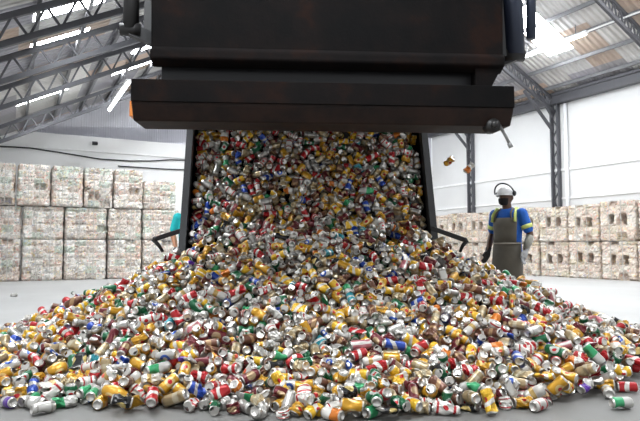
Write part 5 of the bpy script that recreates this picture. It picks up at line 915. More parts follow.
0,1965,1682,14,68,32,10,14,1130,454,44,23,71,3,0,1339,542,65,73,44,2,5,1838,1548,44,29,38,4,8,1398,580,50,68,39,8,13,1615,1049,37,42,29,14,0,149,37,60,45,13,0,3,1103,426,44,24,27,1,
5,1651,1108,83,26,34,10,8,1540,841,35,62,25,3,2,1633,1127,61,61,60,4,5,958,341,35,69,8,0,1,1355,577,63,69,32,0,16,336,49,64,61,35,12,4,1591,893,63,75,41,13,13,1432,696,72,56,48,12,
0,846,243,63,54,30,11,6,1533,863,88,70,54,15,0,1989,1712,67,70,42,4,0,951,365,42,54,54,1,19,1980,1726,57,71,48,9,1,319,19,12,51,23,3,1,139,8,40,65,57,8,1,1640,1040,73,74,23,7,
1,1467,732,10,59,33,11,3,1504,795,51,9,68,16,2,1069,421,86,51,22,14,0,1724,1220,40,36,73,6,3,877,324,39,55,86,11,10,1642,1017,12,44,74,11,2,999,348,69,73,25,4,10,1751,1309,81,30,70,5,
1,1525,865,20,69,38,10,1,1860,1515,38,67,40,10,8,1431,620,35,47,75,14,2,1423,587,69,9,58,11,1,1626,1135,46,46,68,0,2,991,360,30,43,87,5,5,1615,957,84,69,27,2,0,292,74,74,35,12,11,
1,1552,911,77,17,67,2,2,925,352,74,58,31,2,1,1768,1418,14,73,44,14,4,770,204,45,63,41,11,10,842,291,48,73,43,4,0,1382,567,40,53,33,1,6,253,7,32,61,72,4,2,1698,1116,34,29,69,12,
0,356,62,46,20,53,12,10,1874,1549,28,63,40,3,10,1901,1608,67,67,52,8,2,484,65,33,59,68,9,12,1593,1032,19,16,53,12,8,815,304,51,55,42,0,3,280,56,81,42,58,3,3,998,346,74,61,26,11,
1,1800,1427,70,71,37,9,19,1030,410,39,31,33,9,6,1838,1556,60,68,59,12,3,1523,796,69,71,62,0,6,1560,938,52,27,44,11,10,758,190,74,72,23,11,4,1451,608,71,72,31,10,11,1688,1144,64,72,55,0,
13,1967,1691,85,63,39,4,2,1420,506,41,52,26,3,0,1651,1108,58,65,46,2,1,421,64,79,55,77,3,2,303,32,33,51,8,16,4,1475,645,76,70,69,0,0,1799,1307,57,55,51,5,1,1516,656,69,77,49,0,
15,521,80,29,69,72,1,3,1610,1083,29,36,85,2,1,550,105,61,23,74,0,5,622,112,74,65,23,4,1,1899,1536,39,49,62,12,1,832,267,37,28,64,0,11,1969,1733,31,64,29,12,7,1874,1566,29,70,26,14,
7,1702,1147,52,58,59,0,6,1641,1051,15,59,54,0,25,586,104,63,13,52,11,1,1483,701,58,35,47,2,12,1948,24,52,78,73,12,0,449,49,42,71,88,3,32,855,293,61,69,37,10,5,1184,442,44,69,42,12,
16,991,350,24,37,22,2,51,769,203,68,72,33,5,23,541,142,31,67,82,7,7,918,290,55,23,49,2,12,264,15,75,36,68,3,8,766,198,69,70,13,11,1,420,59,19,41,37,5,19,1783,87,81,41,81,0,
2,896,259,33,62,76,11,90,452,52,23,13,60,1,1,1754,87,45,28,51,7,1,871,259,68,65,31,16,12,1197,299,48,74,54,3,31,728,178,60,69,48,0,20,822,193,59,25,55,2,11,1523,238,32,71,67,1,
0,1817,49,64,61,15,6,3,1525,265,75,42,68,3,12,399,52,61,50,25,3,7,880,181,46,72,59,2,7,506,31,66,41,63,0,22,581,96,40,48,41,3,21,1060,278,43,58,62,11,0,882,197,77,23,69,11,
11,637,117,13,39,17,11,18,1681,70,33,72,72,2,4,1264,273,46,50,82,10,11,897,169,62,57,25,11,31,749,130,36,28,46,11,5,908,159,43,59,45,11,38,941,184,77,34,75,8,60,695,71,61,64,48,13,
51,959,115,56,68,40,3,166,1146,85,80,28,30,2,131,1336,62,54,81,31,4,25,1102,49,31,72,27,6,
],
10: [
361,1411,18,74,38,69,0,102,1292,45,64,62,17,5,88,1245,82,36,71,46,12,267,1203,173,41,75,35,8,24,515,61,38,44,70,0,8,424,50,14,47,35,2,37,1279,197,25,57,12,2,23,1302,223,24,63,21,3,
48,768,129,58,67,71,2,2,947,188,42,76,78,8,21,467,23,77,39,61,4,4,724,140,53,79,22,1,37,731,138,57,19,81,12,19,790,175,75,35,74,0,10,553,98,71,40,20,4,13,766,141,69,36,43,1,
12,1096,261,81,29,29,4,62,816,206,51,66,83,0,38,1001,254,37,58,57,1,2,646,159,76,61,70,7,2,1395,326,36,66,37,10,49,1032,279,82,52,20,10,10,970,264,29,25,25,3,20,811,221,71,68,27,4,
1,575,136,26,33,80,5,19,775,232,56,72,69,3,52,919,314,52,83,17,2,4,744,178,31,38,52,3,26,871,290,64,68,43,1,7,252,29,55,54,29,8,10,1869,1597,57,42,35,8,0,1317,498,48,48,14,10,
1,1498,889,58,65,52,8,0,1146,409,33,7,62,2,2,1073,368,58,35,7,1,2,1743,1451,20,72,43,14,17,1708,1339,34,78,26,1,0,867,258,81,32,59,0,8,668,176,65,11,45,2,3,609,169,72,41,77,13,
5,1367,578,32,11,62,7,14,194,17,62,68,61,2,8,1732,1352,33,54,22,2,8,1022,374,34,73,52,17,5,904,296,16,51,36,10,4,1621,1149,73,87,48,12,11,1868,1645,31,63,23,13,2,824,261,26,38,52,5,
1,1573,934,65,42,25,3,0,1840,1679,28,18,77,1,1,1523,868,66,27,65,11,9,1353,527,40,51,59,1,9,1893,1606,86,46,24,3,17,1777,1575,43,58,39,6,3,1934,1727,10,49,20,5,26,487,87,34,41,58,8,
9,342,52,67,26,77,16,2,1605,1212,26,51,77,5,10,298,60,70,28,36,14,3,848,295,28,68,55,9,4,204,17,64,66,58,0,3,1551,1036,64,15,70,2,4,243,45,49,25,15,14,27,578,163,33,67,8,3,
0,1470,769,41,58,51,2,22,1812,1534,18,35,64,3,0,1617,1086,51,31,60,5,3,221,54,59,41,57,10,10,1867,1688,50,61,60,1,2,1428,635,34,40,76,1,5,1510,791,37,26,59,4,2,1837,1634,46,58,66,5,
32,697,170,69,38,62,2,12,1711,1365,44,33,14,9,8,1735,1319,37,33,44,10,3,307,48,51,19,25,11,6,1611,1091,43,36,83,5,5,1857,1543,65,32,34,3,7,496,109,33,54,68,4,10,754,215,56,10,53,4,
0,1647,1189,22,25,72,4,5,1013,388,29,27,35,3,24,1597,1040,52,34,40,4,5,1520,944,75,26,31,12,2,1693,1340,46,61,72,3,2,1878,1676,68,22,20,0,13,1578,1113,71,30,65,2,36,490,147,63,41,42,12,
3,1493,869,32,36,27,0,0,1881,1687,60,49,82,0,17,520,171,65,64,37,8,14,1379,550,10,47,30,11,9,1877,1636,60,60,79,17,1,1614,1012,67,24,45,0,1,1480,857,8,39,71,11,6,507,141,51,20,23,2,
7,745,229,66,52,48,3,16,1540,965,58,20,30,11,2,1943,1739,24,53,36,11,26,1739,1275,63,75,51,10,5,1791,1381,76,65,35,11,1,378,90,56,66,71,3,1,197,19,39,70,58,1,33,1339,487,17,55,29,0,
6,945,327,46,71,86,1,10,1434,760,42,48,33,2,7,1391,636,66,71,76,12,1,1407,708,55,40,22,12,6,1923,1751,45,68,51,12,17,963,338,66,58,18,2,20,950,392,32,36,44,2,5,1816,1577,84,43,45,0,
13,146,25,22,63,39,10,23,1608,972,58,27,33,3,1,1761,1429,88,57,60,0,1,81,24,59,17,58,2,35,446,76,37,28,76,0,7,1922,1609,49,87,32,12,7,89,19,34,67,54,2,3,1591,983,80,36,30,5,
3,1400,636,46,18,78,11,0,1885,1652,47,81,50,10,1,1440,722,39,62,49,4,2,1878,1694,41,70,63,16,11,1652,1170,42,60,76,0,3,1213,504,40,45,2,1,2,1672,1128,44,65,54,11,3,1760,1404,57,43,22,2,
9,1893,1613,26,21,66,0,0,950,377,77,23,52,10,4,1914,1689,80,27,27,12,1,600,141,58,21,77,5,0,740,204,33,57,54,0,11,1605,884,37,45,50,2,10,731,235,68,69,27,10,37,1915,1582,82,64,42,0,
7,1610,1056,77,72,29,8,11,1687,1147,51,56,58,5,1,1139,470,55,51,64,4,7,1616,1158,91,37,50,1,5,1772,1379,35,13,54,0,1,1041,394,79,61,40,2,8,1867,1576,45,30,52,14,18,823,247,70,44,89,4,
11,1678,1192,70,25,29,0,19,1585,894,6,52,31,3,11,1742,1304,49,62,22,10,10,1595,946,89,62,51,0,5,746,221,67,58,12,2,2,1671,1231,53,68,59,11,7,1638,1131,32,49,16,4,5,1674,1146,58,9,43,3,
8,1708,1174,47,86,46,14,17,656,174,20,71,75,0,6,1662,1104,29,68,46,2,4,1407,489,47,54,19,0,17,1078,447,33,34,48,11,5,1463,710,39,63,56,0,4,924,374,69,73,61,1,3,315,54,25,35,46,4,
11,578,102,36,38,54,5,17,1599,919,84,36,52,5,1,878,339,60,72,27,11,11,1839,1482,46,29,39,1,17,1726,1289,91,57,45,7,5,1494,807,18,61,49,5,2,1965,1688,64,23,44,0,1,1443,519,47,73,44,5,
0,340,38,20,69,52,10,6,1713,1184,71,39,46,3,4,494,101,75,57,31,4,5,1921,1604,74,17,44,2,8,1407,533,33,72,47,2,18,1499,649,47,61,27,13,3,1582,874,45,50,60,11,10,1446,578,41,47,47,2,
28,399,47,46,77,64,1,3,1205,467,55,68,42,2,29,1978,18,64,29,58,0,2,465,101,76,52,30,0,17,811,242,71,63,66,11,44,595,154,39,20,40,3,16,454,76,66,29,57,5,57,616,154,68,62,34,10,
11,1440,348,76,18,50,0,2,385,61,58,5,64,11,2,1501,310,38,27,63,8,16,1767,108,81,55,38,4,11,358,15,67,22,15,12,87,1154,293,55,63,43,0,23,578,94,29,55,8,3,9,696,151,69,44,23,8,
31,820,196,60,35,69,2,52,593,101,74,81,48,3,43,1197,249,32,60,77,2,2,1125,243,41,20,20,10,34,751,144,27,61,74,10,15,1187,211,38,20,60,0,88,1138,172,23,53,69,8,31,717,15,35,68,42,11,
108,986,100,84,53,72,6,102,848,62,54,71,46,2,55,1215,75,54,25,25,9,1,1147,87,51,31,48,10,136,1151,64,76,45,56,2,55,1606,19,37,71,30,8,
],
11: [
471,1422,43,43,22,52,1,34,1178,33,14,61,35,2,216,604,19,32,20,80,0,24,1094,129,58,85,71,1,87,939,131,39,24,61,3,39,1104,188,49,21,78,16,20,972,127,26,79,22,12,21,838,139,35,29,62,11,
45,751,81,35,36,42,12,18,1038,167,80,44,25,11,68,375,44,26,31,48,0,37,1712,100,55,64,37,11,21,451,23,62,24,45,4,20,599,109,20,27,49,12,21,1203,311,29,62,17,2,24,950,236,24,58,85,3,
6,1074,284,32,30,42,4,35,1228,340,69,61,14,3,72,932,299,59,23,52,10,89,1721,1423,49,28,33,4,8,1682,1264,58,25,45,13,27,1559,1092,33,70,39,0,37,1629,1193,71,42,42,11,0,1724,1414,50,57,23,11,
12,439,61,20,47,69,11,23,1430,711,75,26,60,1,6,1041,399,77,52,48,0,19,696,198,22,36,48,5,4,1644,1299,45,59,19,0,21,785,214,49,18,36,16,44,1675,1244,78,64,79,8,3,1414,686,67,18,40,11,
4,1495,918,48,48,47,7,2,1143,473,36,27,24,6,33,482,70,36,33,53,0,10,1614,1242,41,46,58,3,20,1051,400,44,68,49,1,2,1346,530,34,55,85,8,5,314,17,72,38,29,12,2,1905,1751,21,60,29,11,
6,1599,1118,60,15,47,3,15,1653,1185,59,55,89,2,18,933,377,77,55,76,4,59,1374,569,39,59,11,4,5,1823,1619,66,33,12,1,1,854,290,49,69,86,4,6,1446,653,43,11,54,0,13,1677,1225,61,71,75,12,
8,1895,1737,81,62,51,5,9,1742,1315,84,23,44,11,11,439,64,41,16,57,4,14,1638,1148,74,45,13,6,6,1438,713,37,56,48,14,10,1776,1515,54,52,87,0,5,1458,783,89,33,45,1,34,1101,471,55,20,14,4,
28,1441,682,36,42,62,1,17,694,248,50,68,23,9,10,1880,1693,57,63,45,0,7,1464,819,72,69,52,0,19,453,57,27,54,25,3,3,1326,562,21,42,59,4,15,366,52,66,42,43,9,61,1637,1016,32,9,67,11,
15,1684,1106,50,61,63,2,8,361,22,70,26,74,0,5,1911,1621,39,43,61,5,16,1377,531,43,70,44,12,3,1702,1183,43,62,87,10,3,1187,503,66,39,36,15,1,1694,1263,31,56,32,3,0,941,323,26,42,37,12,
34,1565,915,52,71,25,0,17,1626,957,32,75,75,2,31,1350,569,31,69,35,2,14,1728,1362,49,8,71,2,19,141,37,48,82,20,2,5,1571,844,33,68,39,5,2,1387,626,52,39,47,4,6,1663,1244,38,52,69,3,
8,540,114,76,18,43,16,8,1894,1655,71,78,21,17,6,1674,1299,24,37,10,12,5,1438,741,30,28,69,6,3,1914,1718,34,52,7,0,15,462,60,30,43,62,12,1,1925,1623,20,46,83,1,7,1291,563,33,48,26,11,
14,1576,837,21,23,61,2,25,1838,1496,6,44,43,9,13,977,363,43,72,82,11,46,1900,1526,51,48,13,1,14,1765,1316,48,77,38,13,27,745,221,50,76,86,0,0,665,160,57,10,34,3,30,1606,1056,51,74,48,13,
2,1644,1048,61,30,29,11,75,1073,421,75,46,43,0,12,237,24,41,19,39,0,12,290,33,24,49,54,11,81,1052,399,63,64,86,11,19,728,234,59,31,69,14,21,348,56,73,80,67,11,9,634,173,66,47,85,4,
22,688,182,65,7,41,12,53,909,278,80,47,66,0,2,1144,343,72,48,43,6,3,317,15,30,60,18,3,30,611,106,74,37,33,2,22,1851,17,68,30,25,1,31,517,94,59,32,25,0,21,1239,304,22,35,44,12,
46,1207,284,60,24,36,2,8,550,60,25,68,16,8,47,692,137,47,80,43,0,9,852,127,19,44,47,8,5,1041,250,72,47,74,2,82,774,105,69,78,38,0,11,965,150,54,62,53,5,12,1450,177,78,38,33,4,
20,660,88,72,63,27,13,52,942,98,63,66,30,15,62,838,53,44,18,36,0,5,963,146,57,78,43,10,75,859,65,30,13,28,0,11,1473,100,45,61,58,12,38,850,43,16,59,68,4,96,1167,56,55,79,23,0,
86,1723,23,39,23,14,0,9,1248,64,47,70,22,17,
],
12: [
470,1150,66,56,57,77,6,67,957,47,63,34,34,3,160,1024,72,79,35,52,1,111,736,89,65,71,48,13,125,584,72,44,68,66,13,12,995,177,31,82,44,12,19,611,67,68,25,28,12,44,734,79,53,72,61,2,
45,580,74,9,53,53,10,17,383,15,48,48,4,0,1,737,114,32,16,35,0,16,799,166,39,50,42,3,14,621,120,42,88,35,12,24,1242,290,72,82,58,2,16,539,38,81,73,32,2,2,379,57,42,89,50,11,
18,411,52,32,64,80,0,26,331,41,11,31,48,14,35,839,187,45,11,31,1,3,595,106,71,50,56,10,20,1004,302,79,60,61,11,33,1018,316,12,63,48,0,110,1681,1376,73,62,76,14,2,1550,881,41,60,71,8,
11,504,85,58,55,42,10,13,1281,487,61,85,47,5,4,1614,1149,66,51,28,11,1,1820,1597,82,45,60,4,11,932,288,23,85,43,3,9,1495,823,59,81,78,2,9,1385,703,41,27,32,6,3,1775,1519,18,82,56,9,
6,516,119,26,27,40,1,5,1760,1398,46,23,28,5,4,1559,1008,49,83,32,10,17,1542,997,55,77,38,12,15,445,42,42,11,20,11,3,1580,1070,18,31,78,3,9,765,236,29,72,49,4,3,1583,958,36,86,58,11,
13,449,89,59,67,50,8,1,1016,384,55,58,6,0,29,1700,1364,35,78,69,6,3,1735,1330,52,55,72,0,8,903,295,80,33,60,2,10,1571,1005,32,21,21,2,19,1683,1299,59,11,73,0,8,1847,1469,17,62,57,11,
6,1584,1123,48,61,55,11,15,1459,679,34,57,60,2,3,915,312,81,36,43,1,10,1649,1252,19,36,73,12,11,1743,1317,56,40,66,4,33,240,50,64,43,18,0,1,1445,711,24,71,67,1,37,190,18,44,23,29,6,
7,758,261,43,20,80,5,2,1807,1456,71,69,43,0,14,1868,1639,47,72,49,1,17,1838,1535,33,77,16,6,19,1433,591,57,62,61,2,2,1487,817,40,21,60,0,6,871,321,13,56,39,3,15,1904,1623,37,48,10,2,
3,1743,1365,10,43,48,8,6,687,215,41,9,23,0,11,336,64,56,35,33,12,4,1032,398,48,65,90,0,11,374,38,48,51,65,8,29,1745,1412,26,44,21,10,3,1580,936,86,37,53,8,5,1323,512,79,31,38,8,
23,1757,1316,27,24,23,0,1,674,220,48,38,64,10,1,1466,729,45,80,20,8,1,1603,984,63,54,87,11,9,864,316,34,27,51,2,9,632,154,54,15,33,0,17,1432,782,45,16,19,11,3,387,61,54,67,78,3,
17,993,342,48,68,90,11,2,266,37,67,68,38,2,8,1742,1311,18,57,56,10,9,1371,601,47,29,22,3,3,1051,403,54,55,20,16,10,1806,1432,31,43,42,0,0,1614,989,58,71,63,0,22,1039,403,79,46,28,8,
12,727,196,77,32,64,1,1,770,254,61,18,57,12,4,1780,1417,24,29,49,10,1,1394,695,57,66,34,0,16,721,215,50,19,48,9,9,1564,850,63,53,55,0,1,179,43,48,13,32,0,23,1871,1601,14,60,63,2,
10,1557,937,38,39,39,0,8,1541,905,43,74,57,14,4,1697,1230,12,61,37,2,2,1801,1473,70,56,63,3,6,1630,919,68,43,47,13,12,529,136,31,40,40,5,5,1783,1486,20,18,47,2,4,983,372,40,43,33,11,
4,796,250,68,16,47,9,3,780,219,37,54,33,0,5,706,223,85,44,26,0,14,1643,1025,70,58,85,0,2,1448,688,34,42,31,5,1,1653,992,36,87,47,13,7,1592,979,26,47,44,8,12,1513,742,15,61,44,9,
3,1501,776,59,20,46,0,0,236,15,48,48,48,0,1,1942,1610,41,67,68,7,0,406,99,79,34,60,4,11,1017,375,24,55,87,8,1,645,155,93,46,54,12,4,1685,1330,63,46,62,4,5,1508,809,32,14,28,1,
12,1117,438,9,47,45,0,10,1002,372,26,77,35,0,1,1504,712,35,9,37,4,9,1596,989,52,54,59,12,1,1236,513,81,72,65,0,10,424,47,76,42,39,11,5,709,184,53,58,12,14,6,1584,863,15,69,59,2,
1,1382,535,76,32,27,0,1,257,19,46,40,38,6,7,696,229,41,24,28,2,7,574,102,56,48,42,2,8,1390,489,67,46,20,9,3,1587,1022,82,48,28,11,5,1450,665,28,76,75,2,0,387,72,67,28,27,3,
2,1195,498,47,7,32,12,28,1705,1153,36,34,30,0,8,1692,1205,38,7,32,10,8,787,222,70,22,61,8,2,1531,883,65,36,72,10,1,1838,1512,43,41,26,5,7,1738,1269,39,57,35,0,2,1429,544,85,66,38,0,
12,669,131,80,61,55,4,1,1359,550,46,31,50,13,23,972,384,49,63,85,13,4,969,349,31,51,63,5,44,1688,1179,67,46,5,12,55,1957,1626,47,25,53,0,0,952,351,29,46,73,8,2,699,218,32,62,57,8,
10,774,223,53,61,32,5,3,1811,1374,62,26,85,10,6,394,48,71,37,16,0,3,1225,478,10,59,66,4,11,873,293,33,69,17,0,74,1083,393,21,43,13,11,0,877,281,15,57,70,2,18,556,94,86,55,24,4,
15,1055,362,34,46,49,10,104,240,42,35,74,55,1,36,784,200,42,61,81,4,12,1182,331,32,21,60,10,71,644,118,23,19,62,0,54,1691,102,74,76,56,0,33,671,99,32,23,19,11,5,700,97,20,36,28,2,
21,962,182,87,71,54,11,10,1146,279,10,57,44,10,39,1620,113,76,20,69,0,25,563,61,46,41,61,4,97,978,135,31,61,50,4,21,720,47,64,70,65,3,114,1120,127,83,33,65,0,109,1076,78,27,73,38,15,
9,1269,79,52,84,72,5,122,1426,48,73,51,44,9,60,1224,47,73,61,78,5,
],
13: [
749,675,62,42,15,29,9,38,1097,114,55,54,24,11,60,911,110,20,37,13,2,11,551,54,31,28,40,0,50,806,121,32,36,75,2,6,890,130,83,67,44,10,20,1071,204,68,82,55,8,20,875,129,20,43,53,10,
31,801,148,76,73,52,0,19,882,168,72,71,78,7,15,581,94,60,51,65,15,4,817,143,51,92,62,17,24,1058,212,44,56,79,3,6,989,215,33,81,73,8,1,928,207,36,28,18,6,47,1209,273,40,15,17,0,
27,585,69,64,18,23,10,59,1801,77,7,60,66,5,7,798,170,17,82,52,3,51,252,48,55,32,41,2,63,745,232,30,19,49,12,4,1069,322,46,38,14,2,9,784,207,20,32,39,4,17,1914,1695,20,55,18,10,
12,1731,1491,59,80,29,6,2,1019,347,34,53,25,5,5,460,106,63,39,49,4,7,1517,1027,41,29,46,4,5,1849,1641,83,37,35,10,5,644,175,35,66,29,3,15,837,270,49,89,66,0,12,1677,1304,35,80,74,1,
1,981,318,39,41,33,0,2,739,217,74,71,53,16,4,1471,868,21,27,75,10,4,1470,826,80,68,46,12,4,1902,1654,75,26,20,0,1,577,144,63,7,32,0,7,634,195,19,58,37,3,1,1510,920,62,77,62,8,
3,847,273,72,22,53,5,13,973,324,27,56,38,12,2,1504,948,40,14,43,4,11,1880,1573,78,48,67,2,14,725,212,88,43,67,0,5,1755,1445,15,40,30,3,6,1903,1640,29,58,15,15,5,1406,661,46,38,41,11,
13,645,189,58,61,61,3,34,1467,805,48,19,65,8,11,657,195,80,81,53,11,6,1858,1661,41,59,28,0,2,1922,1690,9,62,40,0,13,1533,961,77,39,42,4,12,1332,523,71,76,33,3,2,1821,1477,92,48,49,4,
0,1757,1395,40,72,48,3,14,1613,1056,76,31,19,0,13,1643,1116,27,81,34,9,12,1529,892,33,39,82,6,9,1058,433,76,48,37,3,7,1487,870,15,27,51,5,7,508,125,34,52,69,7,1,382,71,79,33,24,9,
12,410,92,39,32,79,0,2,941,334,50,17,56,7,20,1651,1127,84,36,47,1,25,1750,1355,58,84,66,3,11,1548,947,53,89,45,4,2,1891,1660,76,49,52,10,3,1722,1349,27,49,58,2,10,1358,538,22,42,60,3,
1,1836,1586,72,25,28,2,3,1567,1037,11,56,70,8,10,1461,874,33,58,69,12,4,938,387,72,32,66,11,4,1737,1359,32,85,56,12,2,1861,1599,77,63,28,11,10,1793,1392,67,50,49,1,1,1577,1070,51,32,46,3,
21,1333,552,37,27,46,0,12,1777,1511,34,76,29,4,7,1161,456,66,37,25,11,12,530,87,55,38,61,1,1,1561,981,38,46,35,8,2,1392,565,86,49,36,8,5,209,31,65,32,86,4,3,1906,1757,48,21,37,2,
15,1208,511,69,72,77,10,1,1605,1088,57,27,64,5,2,1508,902,19,31,28,4,6,337,42,16,30,52,8,6,1282,531,87,69,41,13,19,1681,1268,51,15,46,11,1,1852,1588,70,18,32,8,14,1817,1516,72,87,56,2,
7,832,298,52,66,76,15,6,1009,373,24,34,42,8,2,1637,1102,62,68,43,12,4,1389,561,56,65,55,2,0,1678,1201,58,71,11,1,5,1156,485,76,85,54,11,1,1399,690,42,74,57,7,1,1657,1071,46,70,89,5,
6,1742,1355,17,31,29,9,4,1008,404,36,75,69,10,7,892,300,17,32,61,3,8,826,262,13,46,36,3,25,1887,1642,44,62,50,8,31,273,42,72,15,65,2,5,315,49,66,21,59,11,5,1433,753,39,41,64,1,
12,459,110,33,38,45,11,15,302,43,20,39,67,2,1,1559,976,42,79,30,0,1,1187,483,86,64,39,3,6,1879,1607,52,42,12,4,3,1872,1568,45,20,27,12,5,550,141,21,27,62,11,0,484,107,68,78,67,16,
9,1435,708,17,65,22,0,1,1385,622,60,47,89,11,21,1948,1653,39,67,36,8,5,1612,932,47,42,24,2,21,1891,1555,81,64,29,12,9,171,19,24,45,46,1,4,674,212,45,19,47,5,7,641,210,37,79,77,11,
28,1053,388,36,10,29,8,1,188,32,64,31,89,3,1,617,175,71,70,77,2,3,1000,361,55,83,30,0,3,1390,516,50,23,53,0,12,510,86,37,52,44,3,12,1447,658,24,81,46,11,12,1505,848,40,11,42,4,
1,726,260,91,36,36,0,0,1700,1213,47,83,65,0,2,764,279,60,61,31,12,0,895,357,54,3,58,9,0,1214,493,38,58,50,4,43,1789,1422,14,29,23,0,17,1776,1341,89,40,35,2,6,1467,692,59,16,51,7,
12,668,209,73,63,83,0,2,1665,1049,26,75,32,12,7,1125,456,27,74,37,9,1,1943,1653,46,65,52,11,4,634,175,58,73,55,7,8,1727,1345,59,71,28,0,7,916,296,66,22,34,0,14,1796,1364,14,58,60,12,
2,1129,459,79,66,45,0,14,1819,1466,71,49,74,8,15,494,105,18,46,83,2,15,1123,455,59,59,42,1,1,1738,1237,57,30,30,0,5,1511,709,75,33,48,1,10,680,197,44,60,71,12,6,1705,1252,63,65,62,11,
8,1785,1411,70,86,61,0,6,1580,994,49,44,40,11,0,1875,1568,33,42,46,5,11,1685,1205,64,13,42,9,0,847,318,42,31,4,3,7,1045,403,56,42,53,0,1,1084,414,50,23,50,4,5,1466,577,24,61,39,0,
16,696,160,62,23,28,11,2,1966,1646,54,18,55,8,21,1509,675,25,60,42,15,35,849,269,61,77,57,4,4,1667,1148,71,53,49,1,32,830,273,55,15,48,4,12,988,366,27,65,37,4,16,433,22,61,51,50,11,
34,697,183,61,36,39,17,3,821,281,40,32,5,2,4,621,144,42,61,58,6,12,594,117,16,27,43,10,99,356,21,15,67,58,10,44,647,120,16,77,54,0,39,1110,312,38,39,21,8,4,1816,33,23,74,51,2,
48,406,32,5,47,38,16,7,732,136,30,38,66,5,1,871,222,16,70,64,2,29,438,61,11,70,61,12,4,534,96,16,37,47,10,68,558,104,52,41,12,4,32,826,154,87,37,59,11,31,640,109,24,66,71,3,
18,1123,214,55,12,36,10,9,600,15,48,48,51,4,70,1265,197,4,48,37,0,27,686,23,80,33,60,3,34,891,114,17,42,34,0,62,763,15,69,63,49,11,63,1378,104,70,56,26,2,302,1302,50,74,60,22,5,
],
14: [
731,1001,74,50,86,38,5,84,1154,183,33,29,74,12,81,799,90,31,75,47,5,21,476,76,33,62,56,2,8,981,147,69,45,29,0,13,1169,220,62,68,37,9,103,476,34,49,86,41,0,217,291,35,25,65,27,1,
55,473,90,15,35,31,0,60,823,230,28,41,72,0,6,1545,977,49,24,45,3,63,711,174,68,66,75,12,7,1526,841,20,76,22,14,31,521,81,32,62,90,2,11,1585,1186,53,53,56,0,34,1432,644,52,23,46,10,
17,856,325,64,54,52,4,12,1435,708,47,71,70,2,26,708,229,22,75,37,1,37,877,294,30,63,74,12,1,459,94,32,19,73,11,16,614,148,69,35,40,12,17,1853,1491,50,60,62,0,13,1807,1498,37,37,71,11,
2,1455,777,19,22,59,3,13,1804,1556,32,12,73,11,6,1398,609,53,78,38,2,38,1343,507,27,35,55,4,12,1531,972,78,45,27,10,17,1626,1202,82,51,29,0,4,721,189,39,44,43,11,40,1002,373,18,31,76,8,
18,1532,998,38,43,25,11,29,950,360,62,49,45,12,1,532,98,55,41,40,10,44,829,262,33,62,43,2,27,1528,848,55,34,12,11,0,1632,1021,63,6,62,12,14,1371,613,45,39,75,3,13,1413,639,75,79,35,12,
4,1905,1689,59,73,43,6,18,1831,1517,57,8,66,2,4,1857,1669,46,48,21,1,34,1570,1030,79,41,18,11,53,1589,1032,37,69,16,4,16,1489,732,42,62,58,3,11,1746,1333,33,40,19,0,2,430,112,26,62,66,5,
80,1557,911,42,46,73,0,3,986,388,80,59,62,7,99,1968,1746,22,58,26,5,17,458,78,22,30,33,8,14,1264,546,36,50,52,8,24,1420,571,40,5,58,13,4,1867,1517,24,36,75,2,9,726,195,40,32,91,10,
5,630,177,18,59,67,7,20,1537,793,39,62,45,13,3,588,106,30,42,49,3,50,1482,663,16,25,45,3,29,487,73,68,47,27,14,10,1952,1735,90,48,57,3,1,1676,1205,39,50,63,5,43,273,50,70,43,58,12,
22,783,274,32,69,47,10,49,346,96,61,33,57,4,34,671,210,41,61,63,2,46,1168,391,86,35,72,0,11,544,89,73,65,81,10,106,814,236,86,38,48,0,50,991,302,44,75,33,3,15,605,148,29,71,53,11,
16,546,77,81,38,23,0,1,550,108,43,67,37,16,88,562,83,20,33,33,14,63,1070,224,31,48,81,8,45,1267,238,65,55,83,0,34,1309,219,57,47,73,13,26,562,57,25,51,69,3,
],
15: [
346,1604,17,33,72,74,8,199,1008,50,32,65,41,2,6,1632,35,80,31,74,0,11,1339,77,22,72,72,3,37,990,69,77,57,69,2,1,1128,73,37,24,69,0,36,1285,107,62,74,80,3,5,867,74,53,65,78,2,
53,952,76,43,12,27,4,21,690,29,58,40,34,14,6,891,59,79,39,28,2,26,661,30,65,59,6,10,65,997,143,78,46,65,2,3,473,41,32,54,37,3,9,1041,126,26,66,34,11,138,365,62,29,61,84,1,
26,580,64,75,36,50,8,23,1090,197,24,47,72,4,3,635,50,51,28,64,1,4,917,205,46,72,79,1,11,566,38,43,35,53,12,32,607,94,65,28,27,9,7,856,196,63,55,50,0,17,578,56,60,17,67,3,
53,1009,249,44,18,12,2,9,913,201,71,76,27,4,5,1163,281,13,34,25,3,92,327,45,20,50,82,0,9,956,316,90,55,34,11,13,936,256,53,68,76,0,21,1115,331,25,52,17,2,41,373,60,14,57,33,3,
12,1839,1618,12,45,48,2,4,1185,428,60,37,64,10,6,1930,16,74,52,68,2,33,797,255,61,32,45,14,13,1414,670,64,61,61,0,4,785,216,27,34,83,1,6,348,53,73,46,19,13,4,1840,1626,67,18,30,0,
16,1811,1516,29,62,47,11,19,1586,1116,79,59,57,0,9,1587,1038,63,69,52,0,0,676,166,52,65,53,2,28,1891,1755,52,28,73,6,9,1832,1641,64,30,36,11,5,1862,1585,17,27,66,1,2,1321,529,93,37,52,6,
14,1404,615,55,38,39,0,23,1442,677,63,73,73,17,2,410,47,55,36,84,8,13,1798,1481,32,47,57,3,15,1733,1425,66,18,30,11,3,1415,613,63,68,48,0,12,1367,548,17,64,31,3,7,1516,991,39,32,55,3,
4,1873,1660,33,65,89,0,4,1830,1626,18,19,50,2,12,495,126,50,46,60,4,1,1395,679,19,55,33,2,0,399,71,70,42,36,11,4,1900,1679,50,46,90,1,1,841,319,23,54,63,0,2,752,228,69,62,24,5,
9,1780,1381,36,63,42,4,11,348,31,38,9,33,9,1,1715,1323,40,51,26,8,12,667,202,36,14,19,12,3,1429,676,82,37,50,1,2,231,21,26,50,37,8,2,1421,741,93,48,56,3,5,1490,747,86,31,42,0,
